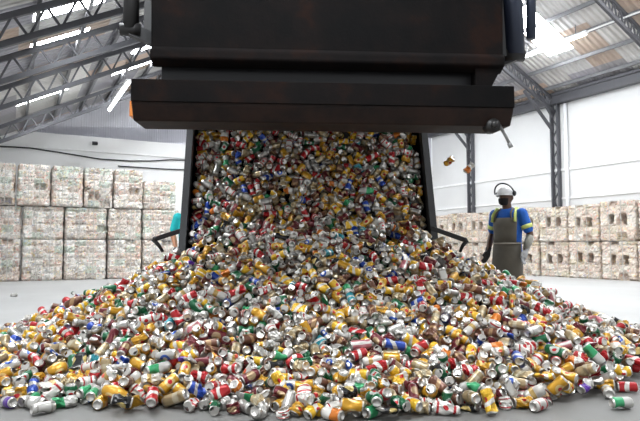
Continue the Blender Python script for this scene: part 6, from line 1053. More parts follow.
14,1618,1201,63,38,18,0,7,1512,891,27,77,32,4,2,736,197,34,41,67,16,1,1690,1284,64,29,35,4,5,1412,699,29,56,25,0,7,631,124,67,35,14,12,16,1115,441,30,54,78,6,4,1455,784,76,28,61,0,
13,588,179,37,87,71,4,12,665,177,62,28,63,8,2,1903,1640,28,21,61,0,29,1765,1367,31,83,69,11,1,685,225,33,16,20,4,8,574,123,68,46,74,3,15,1725,1254,37,30,40,2,9,1606,1109,72,16,52,12,
3,1323,551,58,28,49,10,6,968,372,58,62,16,5,1,907,319,76,65,64,11,0,1636,1209,21,48,20,11,3,1670,1226,63,43,36,14,0,1495,941,35,50,73,0,1,1229,488,16,47,22,10,4,1683,1156,52,30,24,3,
0,1576,1085,49,54,31,10,10,1604,1148,35,43,81,11,2,1380,624,15,46,52,8,5,1508,988,43,55,72,8,14,499,103,49,84,54,12,2,1557,1046,28,62,83,8,0,1068,440,18,58,72,5,11,1782,1447,62,24,66,7,
6,1676,1155,19,17,46,2,10,1718,1310,57,21,38,5,9,1777,1411,75,38,20,2,5,1823,1488,34,62,48,11,8,1406,636,64,13,35,8,7,588,134,60,15,67,8,15,1823,1529,27,59,80,12,0,1373,500,59,58,25,1,
7,1710,1174,79,69,67,8,2,1651,1108,18,16,38,12,3,1333,530,30,35,66,4,0,1569,1007,77,50,16,5,12,1019,362,24,45,85,0,4,1818,1439,55,50,56,0,31,999,414,72,53,42,1,1,907,330,64,55,28,8,
27,266,16,21,31,17,1,4,1665,1126,51,23,18,2,6,1377,589,34,61,49,11,1,1671,1221,56,62,81,1,18,1842,1518,42,56,67,0,3,1056,393,89,32,63,11,2,1783,1472,26,32,65,12,8,863,305,7,57,29,14,
0,823,262,83,48,46,3,0,1742,1279,60,89,50,2,5,989,361,64,70,41,1,2,640,184,83,51,74,10,7,1825,1482,31,44,13,1,8,1483,826,34,32,37,0,22,1787,1427,73,75,36,2,2,1510,856,76,84,47,12,
18,594,157,64,62,34,2,4,1465,694,81,39,41,0,25,1971,1714,53,77,49,8,13,1643,1213,14,37,60,16,0,1719,1263,60,64,42,9,1,851,260,62,68,23,6,9,1610,1027,88,47,43,1,2,807,225,64,72,71,3,
2,1902,1581,37,55,6,0,3,1660,1150,38,32,68,2,11,736,203,58,20,67,9,3,1815,1476,42,52,24,9,15,1603,1092,24,34,62,3,5,1484,673,7,50,25,16,2,576,156,32,18,27,6,3,707,239,23,33,21,11,
9,1850,1457,76,62,13,9,10,1551,809,25,79,53,4,10,407,77,17,54,82,8,6,1722,1322,53,18,54,14,21,1897,1512,46,40,86,12,7,882,281,26,26,63,0,1,1928,1685,17,38,70,2,2,1710,1178,35,57,18,12,
20,429,66,58,20,54,3,10,1557,808,54,24,10,10,5,1627,1163,53,64,40,7,3,1091,428,44,68,78,0,9,262,27,64,40,18,2,6,1782,1469,63,92,46,11,0,1712,1239,19,20,42,1,31,619,154,61,14,28,1,
8,410,53,50,34,65,10,6,1745,1271,49,22,29,2,8,1430,561,70,33,42,14,22,1384,570,25,58,21,0,12,980,383,29,48,51,12,8,1900,1574,43,45,21,8,2,1545,833,50,21,18,10,17,1220,510,76,30,51,11,
14,1494,593,34,42,14,0,1,629,150,24,42,42,9,2,1548,813,45,63,66,8,46,1456,529,55,34,9,8,1,1552,897,47,41,10,11,23,454,95,54,69,87,3,43,1000,379,37,29,37,0,7,949,319,77,61,14,0,
39,611,189,82,67,28,13,41,721,209,32,59,12,1,19,1343,402,58,21,82,4,11,789,233,73,29,81,0,28,792,209,72,74,37,4,25,857,241,37,29,12,8,49,421,54,14,54,20,0,8,884,242,81,56,30,11,
1,359,15,74,32,77,3,9,696,170,23,54,87,3,18,602,109,44,16,24,0,4,949,213,41,72,68,10,12,954,250,29,73,31,1,3,986,270,68,66,51,12,11,756,173,40,34,41,4,15,1247,317,81,61,48,6,
9,939,213,31,65,37,6,11,601,84,73,21,50,0,81,737,121,75,51,64,4,54,699,50,31,82,46,12,3,1156,229,50,67,44,12,11,988,207,35,21,75,3,33,721,100,51,57,89,0,4,1219,202,29,75,20,8,
44,1332,171,34,18,48,12,12,791,56,15,37,63,4,21,1039,113,56,21,76,1,78,1044,128,60,69,31,4,11,955,109,79,25,40,3,20,1398,133,83,48,65,5,45,761,36,49,87,66,6,24,1452,90,63,28,33,4,
21,803,53,46,76,56,1,5,899,80,54,31,81,16,3,1150,74,30,44,10,12,11,953,81,51,25,48,4,73,1100,68,73,59,45,8,44,1493,66,59,65,49,4,21,1497,36,50,68,64,8,15,1378,51,34,64,25,10,
28,1623,40,35,65,35,2,50,1704,16,39,21,22,8,
],
}

# ------------------------------------------------------------------ place: the hall stands turned 28 degrees to the camera
HALL = math.radians(27.97)
UX, UY = math.cos(HALL), math.sin(HALL)
def W(u, v, z=0.): return Vector((u * UX - v * UY, u * UY + v * UX, z))
def hall(o): o.rotation_euler = (0, 0, HALL); return o
U0, U1, V0, V1 = -1.6, 16.2, -3.5, 20.0
ZW, ZB, SL = 6.05, 4.52, .5
RIDGE = (ZW + SL * U1 - 4.5) / (2 * SL)
def roof_z(u): return 4.5 + SL * u if u < RIDGE else ZW + SL * (U1 - u)

# floor
t = NT('pale worn concrete'); p = t.obj()
f1 = t.noise(.5, 5, p); f2 = t.noise(9, 6, p, .7)
c = t.ramp(f1, [(.3, (.40, .40, .395)), (.7, (.48, .48, .475))])
c = t.mix(t.math('MULTIPLY', f2, .35), c, (.27, .265, .26))
# shade on the floor round the heap, painted in as a ragged darker patch
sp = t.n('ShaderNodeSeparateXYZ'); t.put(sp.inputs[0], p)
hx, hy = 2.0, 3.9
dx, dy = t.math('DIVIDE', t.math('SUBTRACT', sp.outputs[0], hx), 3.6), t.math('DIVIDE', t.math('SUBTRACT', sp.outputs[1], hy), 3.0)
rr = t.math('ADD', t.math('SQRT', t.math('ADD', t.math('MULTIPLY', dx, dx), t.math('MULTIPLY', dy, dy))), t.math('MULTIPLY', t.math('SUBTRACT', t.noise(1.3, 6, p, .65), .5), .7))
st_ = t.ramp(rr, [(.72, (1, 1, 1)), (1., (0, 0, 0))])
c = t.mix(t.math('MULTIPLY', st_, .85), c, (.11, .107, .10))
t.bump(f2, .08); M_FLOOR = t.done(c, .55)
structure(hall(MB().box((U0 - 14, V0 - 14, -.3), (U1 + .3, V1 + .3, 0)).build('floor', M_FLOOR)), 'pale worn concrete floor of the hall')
# walls
def white_wall(name, k=1.):
    t = NT(name); f = t.noise(.8, 4, t.obj()); c = t.ramp(f, [(.3, (.76 * k, .76 * k, .76 * k)), (.7, (.82 * k, .82 * k, .815 * k))]); return t.done(c, .7)
M_WALL = white_wall('white painted wall')
structure(hall(MB().box((U0, V1, 0), (U1 + .3, V1 + .25, ZB)).build('wall_back', M_WALL)), 'long white painted wall behind the tall bale stacks')
structure(hall(MB().box((U1, V0, 0), (U1 + .25, V1, ZW)).build('wall_right', white_wall('light grey white painted wall', .84))), 'white painted wall with lattice columns behind the slotted bales')
# gable cladding over the white wall
t = NT('bluish grey cladding'); p = t.obj()
w = t.n('ShaderNodeTexWave', wave_type='BANDS', bands_direction='X'); w.inputs['Scale'].default_value = 4.2; t.put(w.inputs['Vector'], p)
t.bump(w.outputs[1], .5, .02)
M_CLAD = t.done(t.mix(t.noise(1.2, 4, p), (.56, .56, .62), (.70, .70, .76)), .6)
poly = [(U0, ZB), (U1, ZB), (U1, ZW), (RIDGE, roof_z(RIDGE)), (U0, roof_z(U0))]
b = MB(); n = len(poly)
b.add([(u, V1 + .05, z) for u, z in poly] + [(u, V1 + .2, z) for u, z in poly], [tuple(range(n)), tuple(range(n, 2 * n))[::-1]] + [(i, (i + 1) % n, n + (i + 1) % n, n + i) for i in range(n)])
structure(hall(b.build('wall_gable', M_CLAD)), 'bluish grey corrugated gable above the long white wall')

# roof sheets with openings for the skylights
SKY = [(.2, 1.2, 11.6, 12.2), (.0, 1.2, 15.9, 16.5), (2.3, 3.7, 15.9, 16.6), (2.5, 3.6, 14.3, 14.8), (.2, 1.3, 9.9, 10.4), (12.4, 14.6, 11.4, 12.3),
       (5.2, 8.6, 7.2, 8.1), (12.2, 14.6, 7.2, 8.1), (5.2, 8.6, 3.4, 4.3), (11.2, 14.6, 3.2, 4.1), (-.9, 1.9, 5.6, 6.5), (-.9, 1.9, 1.6, 2.5), (5.2, 8.6, -.6, .3), (5.2, 8.6, 11.6, 12.5), (6, 9, 16, 16.9), (12, 14.6, 15.9, 16.8)]  # these rows are out of view, added to light heap and hall from above
t = NT('weathered corrugated roofing'); p = t.obj()
sp = t.n('ShaderNodeSeparateXYZ'); t.put(sp.inputs[0], p)
cell = t.n('ShaderNodeCombineXYZ'); t.put(cell.inputs[0], t.math('FLOOR', t.math('DIVIDE', sp.outputs[0], 1.55))); t.put(cell.inputs[1], t.math('FLOOR', t.math('DIVIDE', sp.outputs[1], .95)))
wn = t.n('ShaderNodeTexWhiteNoise', noise_dimensions='3D'); t.put(wn.inputs[0], cell.outputs[0])
c = t.ramp(wn.outputs[0], [(0, (.40, .39, .41)), (.22, (.62, .45, .34)), (.42, (.74, .72, .69)), (.6, (.46, .45, .50)), (.75, (.62, .48, .38)), (.88, (.80, .79, .77))], True)
w = t.n('ShaderNodeTexWave', wave_type='BANDS', bands_direction='Y'); w.inputs['Scale'].default_value = 1.75; t.put(w.inputs['Vector'], p)
c = t.mix(t.math('MULTIPLY', t.noise(2.5, 5, p), .5), c, (.25, .23, .22))
t.bump(w.outputs[1], 1., .05); M_ROOF = t.done(c, .65)
us = sorted({U0, RIDGE, U1} | {s[0] for s in SKY} | {s[1] for s in SKY}); vs_ = sorted({V0, V1 + .2} | {s[2] for s in SKY} | {s[3] for s in SKY})
b = MB()
for i in range(len(us) - 1):
    for j in range(len(vs_) - 1):
        a0, a1, c0, c1 = us[i], us[i + 1], vs_[j], vs_[j + 1]; um, vm = (a0 + a1) / 2, (c0 + c1) / 2
        if any(s[0] < um < s[1] and s[2] < vm < s[3] for s in SKY): continue
        z0, z1 = roof_z(a0), roof_z(a1)
        b.add([(a0, c0, z0), (a1, c0, z1), (a1, c1, z1), (a0, c1, z0)], [(0, 1, 2, 3)])
o = hall(b.build('ceiling', M_ROOF, fix=False)); structure(o, 'patchwork of corrugated roof sheets over the hall')
so = o.modifiers.new('thick', 'SOLIDIFY'); so.thickness = .03; so.offset = 1
M_SKY = glow('daylit skylight sheet', (.93, .97, 1), 22.)
for i, s in enumerate(SKY):
    z0, z1 = roof_z(s[0]), roof_z(s[1])
    b = MB().add([(s[0], s[2], z0), (s[1], s[2], z1), (s[1], s[3], z1), (s[0], s[3], z0), (s[0], s[2], z0 + .02), (s[1], s[2], z1 + .02), (s[1], s[3], z1 + .02), (s[0], s[3], z0 + .02)],
                 [(0, 1, 2, 3), (7, 6, 5, 4), (0, 4, 5, 1), (1, 5, 6, 2), (2, 6, 7, 3), (3, 7, 4, 0)])
    structure(hall(b.build('window_%d' % (i + 1), M_SKY)), 'bright translucent skylight sheet in the roof')  # name shared by the sheets in view and the added unseen ones
# purlins, lattice rafters, columns
M_STEEL = plain('dark grey roof steel', (.085, .085, .095), .5, .2)
M_LSTEEL = plain('grey painted steel', (.17, .17, .18), .5, .1)
k = 0
for side in (0, 1):
    u = -1.3 if side == 0 else RIDGE + .6
    while u < (RIDGE if side == 0 else U1 - .3):
        z = roof_z(u) - .07
        structure(hall(MB().box((u - .03, V0, z - .06), (u + .03, V1, z + .05)).build('roof_purlin', M_LSTEEL))); u += .78
def rafter(v, halves):
    b = MB()
    for (a0, a1) in halves:
        d = .2; D = .60; n = 26
        pt = lambda q, dz: Vector((a0 + (a1 - a0) * q, v, roof_z(a0 + (a1 - a0) * q) - dz))
        b.bar(pt(0, d), pt(1, d), .08, .09); b.bar(pt(0, D), pt(1, D), .08, .09)
        for i in range(n):
            b.bar(pt(i / n, D), pt((i + .5) / n, d), .035); b.bar(pt((i + .5) / n, d), pt((i + 1) / n, D), .035)
    return structure(hall(b.build('roof_truss', M_STEEL)), 'dark lattice rafter under the roof')
for v in (17.5, 13.4, 9.3, 5.2, 1.1, -3.0): rafter(v, ((U0, RIDGE), (U1 - .1, RIDGE)))
for v in (11.35, 7.25): rafter(v, ((U0, RIDGE),))
structure(hall(MB().box((U1 - .25, V0, ZW - .32), (U1 - .02, V1, ZW - .02)).box((U1 - .3, V0, ZW - .04), (U1, V1, ZW + .05)).build('eave_beam', M_STEEL)), 'dark steel beam along the top of the column wall')
for v in (17.5, 13.4, 9.3, 5.2):
    b = MB()
    for dv in (-.13, .13): b.box((U1 - .16, v + dv - .03, 0), (U1 - .02, v + dv + .03, ZW - .3))
    n = 16
    for i in range(n):
        z0, z1 = i * (ZW - .4) / n, (i + 1) * (ZW - .4) / n
        b.bar((U1 - .09, v + (.11 if i % 2 else -.11), z0), (U1 - .09, v + (-.11 if i % 2 else .11), z1), .035)
    b.bar((U1 - .2, v, ZW - 1.2), (U1 - 1.5, v, ZW - .0), .08); b.bar((U1 - .2, v, ZW - .75), (U1 - .9, v, ZW + .05), .06)
    structure(hall(b.build('wall_column', M_STEEL)), 'dark lattice steel column against the white wall')
    if v in (13.4,):
        M_PIPE = plain('white downpipe', (.8, .8, .82), .4)
        structure(hall(MB().tube([(U1 - .08, v - .42, 0), (U1 - .08, v - .42, ZW - .35)], .06, 12).build('trim_1', M_PIPE, smooth=True)), 'white pipe running down beside the lattice column')
M_RAIL = plain('white ledge', (.8, .8, .8), .6)
structure(hall(MB().box((U1 - .05, V0, 3.47), (U1, V1, 3.55)).build('trim_2', M_RAIL)), 'shallow ledge along the column wall')
structure(hall(MB().box((U1 - .04, V0, 2.52), (U1, V1, 2.58)).build('trim_3', M_RAIL)), 'lower ledge along the column wall')
structure(hall(MB().box((U0, V1 - .05, ZB - .5), (U1, V1, ZB - .44)).build('trim_4', M_RAIL)), 'shallow ledge high on the long white wall')

# cables on the long wall
M_BLACK = plain('black rubber', (.02, .02, .022), .6)
def pix(x, y, Y):
    """point seen at pixel x, y at distance Y"""
    ph = math.atan(37.5 / 580); b_ = (210.5 - y) / 580; dz = math.sin(ph) + b_ * math.cos(ph); dy = math.cos(ph) - b_ * math.sin(ph)
    return Vector(((x - 320) / 580 * Y / dy, Y, .9 + dz * Y / dy))
def on_plane(x, y, nrm, dist):
    ph = math.atan(37.5 / 580); b_ = (210.5 - y) / 580; d = Vector(((x - 320) / 580, math.cos(ph) - b_ * math.sin(ph), math.sin(ph) + b_ * math.cos(ph)))
    return Vector((0, 0, .9)) + d * (dist / d.dot(nrm))
NV, NU = Vector((-UY, UX, 0)), Vector((UX, UY, 0))
for pts, lab in (([(-30, 144), (0, 146.5), (30, 148), (60, 152.5), (100, 159), (130, 161), (150, 161), (170, 159.8), (200, 160.5), (240, 160)], 'black cable sagging across the long white wall above the bales'),
                 ([(118, 166), (140, 167.5), (165, 169), (190, 170), (220, 170)], 'short black cable low on the white wall, right above the shortest bale stack')):
    tag(MB().tube([on_plane(x, y, NV, V1 - .04) for x, y in pts], .022, 6).build('wall_cable', M_BLACK, smooth=True), lab, 'cable')
q = on_plane(95, 143, NV, V1 - .1)
r_ = empty('wall_lamp', q, HALL); tag(r_, 'small dark lamp fitting high on the long white wall', 'lamp')
MB().prism([(-.08, .0), (.06, .06), (.06, -.06), (-.06, -.06)], -.08, .08).build('lamp_housing', M_BLACK, r_); MB().box((-.04, .07, -.05), (.04, .1, .05)).build('bracket', M_LSTEEL, r_)

# fluorescent battens
M_TUBE = glow('lit fluorescent tube', (.95, 1, 1), 14.); M_BAT = plain('white batten', (.7, .7, .7), .5)
def batten(u, z, v0, v1, lab, ext=0.):
    r = hall(empty('fluorescent_batten', W(u, (v0 + v1) / 2, z))); tag(r, lab, 'light'); h = (v1 - v0) / 2
    MB().box((-.06, -h, .0), (.06, h, .06)).build('batten_body', M_BAT, r); MB().tube([(0, -h + .05, -.03), (0, h - .05, -.03)], .03, 10).build('tube', M_TUBE, r, True)
    for s in (-1, 1):
        zz = roof_z(u) - z
        MB().bar((0, s * h * .7, .05), (0, s * h * .7, zz), .02).build('hanger', M_LSTEEL, r)
    if ext: MB().tube([(0, -h, .03), (0, -h - ext, .03)], .025, 8).build('conduit', M_BAT, r, True)
batten(13.9, 6.85, 10.4, 12.9, 'long lit fluorescent batten under the roof, right of the truck', 2.2)
batten(2.5, 5.1, 15.0, 18.4, 'lit fluorescent batten under the roof, left of the raised tailgate')

# ------------------------------------------------------------------ bales of pressed cans
def bale_mat(name, stops, mortar):
    t = NT(name); p = t.obj(); oi = t.n('ShaderNodeObjectInfo')
    sh = t.n('ShaderNodeVectorMath', operation='ADD'); t.put(sh.inputs[0], p); cx = t.n('ShaderNodeCombineXYZ'); t.put(cx.inputs[0], t.math('MULTIPLY', oi.outputs['Random'], 7.0)); t.put(cx.inputs[1], t.math('MULTIPLY', oi.outputs['Random'], 3.1)); t.put(sh.inputs[1], cx.outputs[0])
    sp = t.n('ShaderNodeSeparateXYZ'); t.put(sp.inputs[0], p)
    cell = t.n('ShaderNodeCombineXYZ'); t.put(cell.inputs[0], t.math('ADD', t.math('FLOOR', t.math('DIVIDE', sp.outputs[0], .29)), t.math('MULTIPLY', oi.outputs['Random'], 91.))); t.put(cell.inputs[2], t.math('FLOOR', t.math('DIVIDE', sp.outputs[2], .19)))
    wn = t.n('ShaderNodeTexWhiteNoise', noise_dimensions='3D'); t.put(wn.inputs[0], cell.outputs[0])
    base = t.ramp(wn.outputs[0], stops, True)
    vo = t.n('ShaderNodeTexVoronoi'); vo.inputs['Scale'].default_value = 24; t.put(vo.inputs['Vector'], sh.outputs[0])
    sc = t.n('ShaderNodeSeparateColor'); t.put(sc.inputs[0], vo.outputs['Color'])
    spk = t.ramp(sc.outputs[0], [(0, (.62, .58, .54)), (.35, (.40, .35, .31)), (.45, (.78, .75, .71)), (.68, (.58, .44, .36)), (.76, (.45, .55, .46)), (.83, (.72, .30, .24)), (.88, (.75, .58, .22)), (.93, (.16, .15, .15)), (.97, (.30, .36, .55))], True)
    c = t.mix(.42, base, spk)
    edge = t.n('ShaderNodeTexVoronoi', feature='DISTANCE_TO_EDGE'); edge.inputs['Scale'].default_value = 24; t.put(edge.inputs['Vector'], sh.outputs[0])
    t.bump(edge.outputs[0], .8, .03)
    return t.done(c, .42, .25)
M_BALE = bale_mat('pressed cans, pale', [(0, (.60, .50, .43)), (.22, (.72, .67, .61)), (.42, (.47, .54, .46)), (.55, (.66, .52, .44)), (.7, (.76, .73, .69)), (.9, (.40, .35, .31))], .1)
M_BALE2 = bale_mat('pressed cans, pinkish', [(0, (.62, .49, .39)), (.22, (.66, .57, .48)), (.42, (.52, .40, .32)), (.58, (.68, .53, .43)), (.76, (.66, .60, .52)), (.9, (.56, .47, .32))], .1)
M_STRAP = plain('dull steel strap', (.5, .48, .45), .5, .3)
def bale_mesh(name, w, d, h, seed, slots=()):
    """block of pressed cans, x width, front at y=0, standing on z=0"""
    g = np.random.default_rng(seed); vs, fs = [], []; ix = {}
    push = g.random((12, 12)) ** 2 * .045; push[g.random((12, 12)) < .035] = .16
    nx, ny, nz = int(round(w / .052)), int(round(d / .1)), int(round(h / .052))
    def slot(x, z): return any(a <= x <= b_ and c_ <= z <= e for a, b_, c_, e in slots)
    def vert(i, j, k):
        if (i, j, k) not in ix:
            x, y, z = i / nx, j / ny, k / nz
            q = [(x - .5) * w, y * d, z * h]
            s = 3.; e = [abs(2 * x - 1), abs(2 * y - 1), abs(2 * z - 1)]; cut = sum(c > .97 for c in e)
            q[0] += g.normal() * .008; q[1] += g.normal() * .012; q[2] += g.normal() * .008 * (0 < k < nz)
            bx = (q[0] / .29) % 1; bz = (z * h / .19) % 1
            if j == 0: q[1] += .04 if (bx < .17 or bz < .26) else push[int(math.floor(q[0] / .29)) % 12, int(z * h / .19) % 12]
            if cut >= 2:
                for m in (0, 1): q[m] -= (1 if (x, y)[m] > .5 else -1) * .025 * (e[m] > .97)
            if j == 0 and slot(x * w, z * h): q[1] += .55
            ix[(i, j, k)] = len(vs); vs.append(q)
        return ix[(i, j, k)]
    for i in range(nx):
        for k in range(nz):
            fs.append((vert(i, 0, k), vert(i + 1, 0, k), vert(i + 1, 0, k + 1), vert(i, 0, k + 1))); fs.append((vert(i, ny, k), vert(i, ny, k + 1), vert(i + 1, ny, k + 1), vert(i + 1, ny, k)))
    for i in range(nx):
        for j in range(ny):
            fs.append((vert(i, j, 0), vert(i, j + 1, 0), vert(i + 1, j + 1, 0), vert(i + 1, j, 0))); fs.append((vert(i, j, nz), vert(i + 1, j, nz), vert(i + 1, j + 1, nz), vert(i, j + 1, nz)))
    for j in range(ny):
        for k in range(nz):
            fs.append((vert(0, j, k), vert(0, j, k + 1), vert(0, j + 1, k + 1), vert(0, j + 1, k))); fs.append((vert(nx, j, k), vert(nx, j + 1, k), vert(nx, j + 1, k + 1), vert(nx, j, k + 1)))
    me = bpy.data.meshes.new(name); me.from_pydata(vs, [], fs); return me
def strap_mesh(w, d, h, x):
    b = MB(); T = .012
    for y in (-.028, d + .018): b.box((x - .008, y, .01), (x + .008, y + T, h + .02))
    for z in (-.0, h + .012): b.box((x - .008, -.028, z), (x + .008, d + .03, z + .008))
    me = bpy.data.meshes.new('strap'); me.from_pydata(b.v, [], b.f); me.materials.append(M_STRAP); return me
_bales = {}
def bale(u, v, z, rz, w, h, label, group, mat, seed, slots=(), d=1.0):
    key = (round(w, 2), round(h, 2), seed % 3, bool(slots))
    if key not in _bales:
        me = bale_mesh('pressed_block', w, d, h, hash(key[:3]) % 1000 if 0 else int(w * 100 + h * 10 + seed % 3), slots); me.materials.append(mat)
        _bales[key] = (me, [strap_mesh(w, d, h, x) for x in (-w * .17, w * .17)])
    r = empty('can_bale', W(u, v, z), rz); tag(r, label, 'bale', group)
    me, st = _bales[key]
    o = bpy.data.objects.new('pressed_block', me); COL.objects.link(o); o.parent = r
    for s in st:
        o = bpy.data.objects.new('strap', s); COL.objects.link(o); o.parent = r
def u_at(x, c): r = (x - 320) / 580; return c / (-UY * r + UX) * (UX * r + UY)
def v_at(x, c): r = (x - 320) / 580; return c / (UX * r + UY) * (-UY * r + UX)
ORD = ['first', 'second', 'third', 'fourth', 'fifth', 'sixth', 'seventh', 'eighth', 'ninth']
CB = 17.73
top = [-20, 15, 50, 83, 113, 143, 177]; low = [-20, 22, 64.5, 108, 143, 180]
for row, (edges, z0, z1) in enumerate((([low][0], 0., 1.14), ([low][0], 1.15, 2.06), ([top][0], 2.07, 3.22))):
    for i in range(len(edges) - 1):
        a, b_ = u_at(edges[i], CB), u_at(edges[i + 1], CB); h = z1 - z0
        if row == 2 and i == len(edges) - 2: h = .86
        rown = ('bottom', 'middle', 'top')[row]
        ex = ', cut by the frame edge' if i == 0 else (', the lowest-topped one' if row == 2 and i == len(edges) - 2 else '')
        lab = f'pale bale of pressed cans, {ORD[i]} from left in the {rown} row{ex}'
        if i == 0: lab = f'pale bale of pressed cans, leftmost of the {rown} row, cut by frame edge'
        bale((a + b_) / 2, CB + random.uniform(0, .10) + (.12 if (i, row) == (0, 1) else 0), z0, HALL, round((b_ - a) - .045, 2), h - .012, lab, 'pale bales stacked against the long white wall', M_BALE, i * 7 + row * 5)
CR = 14.92
n = 9
for k in range(n):
    v = 9.34 + k * 1.115
    for row in (0, 1):
        h = 1.09; sl = [(.27, .44, .48, .74), (.64, .82, .48, .74)] if row else [(.27, .44, .42, .68), (.64, .82, .42, .68)]
        jit = .03 * ((k * 5 + row * 3) % 4)
        rown = 'upper' if row else 'lower'
        if k == 0: lab = f'pinkish slotted bale of pressed cans, rightmost in the {rown} row, cut by frame'
        else: lab = f'pinkish slotted bale of pressed cans, {ORD[k]} from right in the {rown} row'
        bale(CR + jit, v, row * 1.10, HALL - PI / 2, 1.06, h - .01 + (.04 if row and k % 3 == 1 else 0), lab, 'slotted bales stacked along the column wall', M_BALE2, k + row * 2, sl, .80)

# ------------------------------------------------------------------ tipped truck
t = NT('rusty dark steel'); p = t.obj(); f = t.noise(3.2, 6, p, .65); g_ = t.noise(22, 5, p, .7)
c = t.ramp(f, [(.38, (.005, .0048, .005)), (.55, (.008, .0062, .006)), (.66, (.016, .008, .006)), (.8, (.012, .0075, .007))])
c = t.mix(t.math('MULTIPLY', g_, .35), c, (.005, .005, .005)); t.bump(g_, .25); M_RUST = t.done(c, .75, .0, .05)
t = NT('brown rusted edge steel'); p = t.obj(); f = t.noise(5, 6, p, .7)
c = t.ramp(f, [(.35, (.009, .006, .0055)), (.6, (.022, .011, .008)), (.75, (.014, .008, .007))]); t.bump(f, .25); M_BROWN = t.done(c, .65, 0., .2)
M_CYL = plain('dark blue lift arm', (.02, .026, .045), .4, .3); M_CHROME = plain('chrome rod', (.6, .6, .62), .15, 1.)
M_DARK = plain('black chassis paint', (.015, .015, .017), .5); M_BARK = plain('dark grey iron', (.018, .017, .017), .5, .3)
M_ORANGE = plain('orange plastic', (.8, .25, .04), .4)
TY = math.radians(4)
truck = empty('tipper_truck', (-.1, 5.80, 0), TY); tag(truck, 'dark rusty tipper truck with raised bed and lifted tailgate above the can heap', 'truck')
th = math.radians(65); ct, st_ = math.cos(th), math.sin(th)
def bl(l, n_): return (l * ct - n_ * st_, 1.0 + l * st_ + n_ * ct)
# bed: floor, side walls, hood
MB().prism([bl(-.12, -.13), bl(4.0, -.13), bl(4.0, -.24), bl(-.12, -.24)], -1.205, 1.20).build('bed_floor', M_RUST, truck)
for s in (-1, 1):
    x0, x1 = (1.20, 1.245) if s > 0 else (-1.25, -1.205)
    sw = MB().prism([(-.16, .86), bl(-.1, -.26), bl(4.0, -.26), bl(4.0, 1.5), (-.9, 3.45), (-.9, 2.9), (.30, 2.35)], x0, x1).build('side_wall', M_RUST, truck)
    MB().prism([(-.22, .84), (-.10, .84), (.38, 2.35), (.26, 2.35)], x0 - .01, x1 + .01).build('corner_post', M_DARK, sw)
    for l in (1.2, 2.2, 3.2):
        MB().prism([bl(l, -.2), bl(l + .1, -.2), bl(l + .1, 1.35), bl(l, 1.35)], x1 if s > 0 else x0 - .03, x1 + .03 if s > 0 else x0).build('rib', M_RUST, sw)
MB().prism([bl(4.0, 1.5), (-.9, 3.45), (-.9, 3.53), bl(4.0, 1.58)], -1.25, 1.245).build('bed_roof', M_RUST, truck)
MB().prism([bl(4.0, -.26), bl(4.0, 1.58), bl(4.07, 1.58), bl(4.07, -.26)], -1.25, 1.245).build('bed_front', M_RUST, truck)
MB().box((-1.24, -.2, .78), (1.24, -.08, .84)).build('rear_sill', M_BROWN, truck, bevel=.01)
# tailgate, lifted
tg = MB().prism([(-1.92, 2.15), (-1.95, 2.75), (-1.55, 3.45), (-.9, 3.62), (-.9, 3.54), (-1.5, 3.36), (-1.86, 2.74), (-1.82, 2.15)], -1.17, 1.25).build('tailgate', M_RUST, truck, bevel=.015)
for x0, x1 in ((-1.17, -1.11), (1.19, 1.25)):
    MB().prism([(-1.82, 2.15), (-1.86, 2.74), (-1.5, 3.36), (-.9, 3.54), (-.9, 3.0), (-1.55, 2.2)], x0, x1).build('tailgate_cheek', M_RUST, tg)
MB().prism([(-1.95, 2.13), (-1.95, 2.19), (-1.90, 2.24), (-1.86, 2.24), (-1.86, 2.09)], -1.17, 1.25).build('tailgate_rib', M_RUST, tg, bevel=.012)
recess = MB().prism([(-1.80, 1.90), (-1.80, 2.16), (-1.6, 2.16), (-1.72, 1.90)], -1.12, 1.20).build('tailgate_recess', M_DARK, truck)
# chamfered ends left and right of the recess
MB().add([(1.25, -1.92, 2.15), (1.25, -1.82, 2.15), (1.14, -1.82, 1.95), (1.14, -1.92, 1.95), (1.05, -1.92, 2.15), (1.05, -1.82, 2.15), (1.05, -1.82, 1.95), (1.05, -1.92, 1.95)],
         [(0, 1, 2, 3), (4, 7, 6, 5), (0, 4, 5, 1), (3, 2, 6, 7), (0, 3, 7, 4), (1, 5, 6, 2)]).build('corner_gusset', M_RUST, tg)
bm_ = MB().prism([(-2.08, 1.785), (-2.08, 1.94), (-1.70, 1.94), (-1.70, 1.70), (-2.02, 1.69)], -1.25, 1.25).build('tailgate_beam', M_BROWN, truck, bevel=.01)
MB().prism([(-2.095, 1.80), (-2.095, 1.945), (-2.07, 1.945), (-2.07, 1.80)], -1.25, 1.25).build('beam_face_plate', M_RUST, bm_, bevel=.004)
MB().box((-1.285, -1.98, 1.73), (-1.25, -1.9, 1.83)).build('side_marker', M_ORANGE, bm_)
MB().tube([(1.12, -2.06, 1.69), (1.12, -1.96, 1.69)], .045, 14).tube([(1.12, -2.09, 1.69), (1.12, -2.05, 1.69)], .025, 8).build('latch_roller', M_BARK, bm_, True)
MB().tube([(1.17, -2.02, 1.70), (1.215, -2.02, 1.62), (1.245, -2.02, 1.56)], .011, 8).tube([(1.235, -2.02, 1.575), (1.25, -2.02, 1.545)], .016, 8).build('latch_pin', plain('grey latch pin', (.25, .25, .25), .4, .6), bm_, True)
for o in (tg, bm_, recess): o.location.z += .03
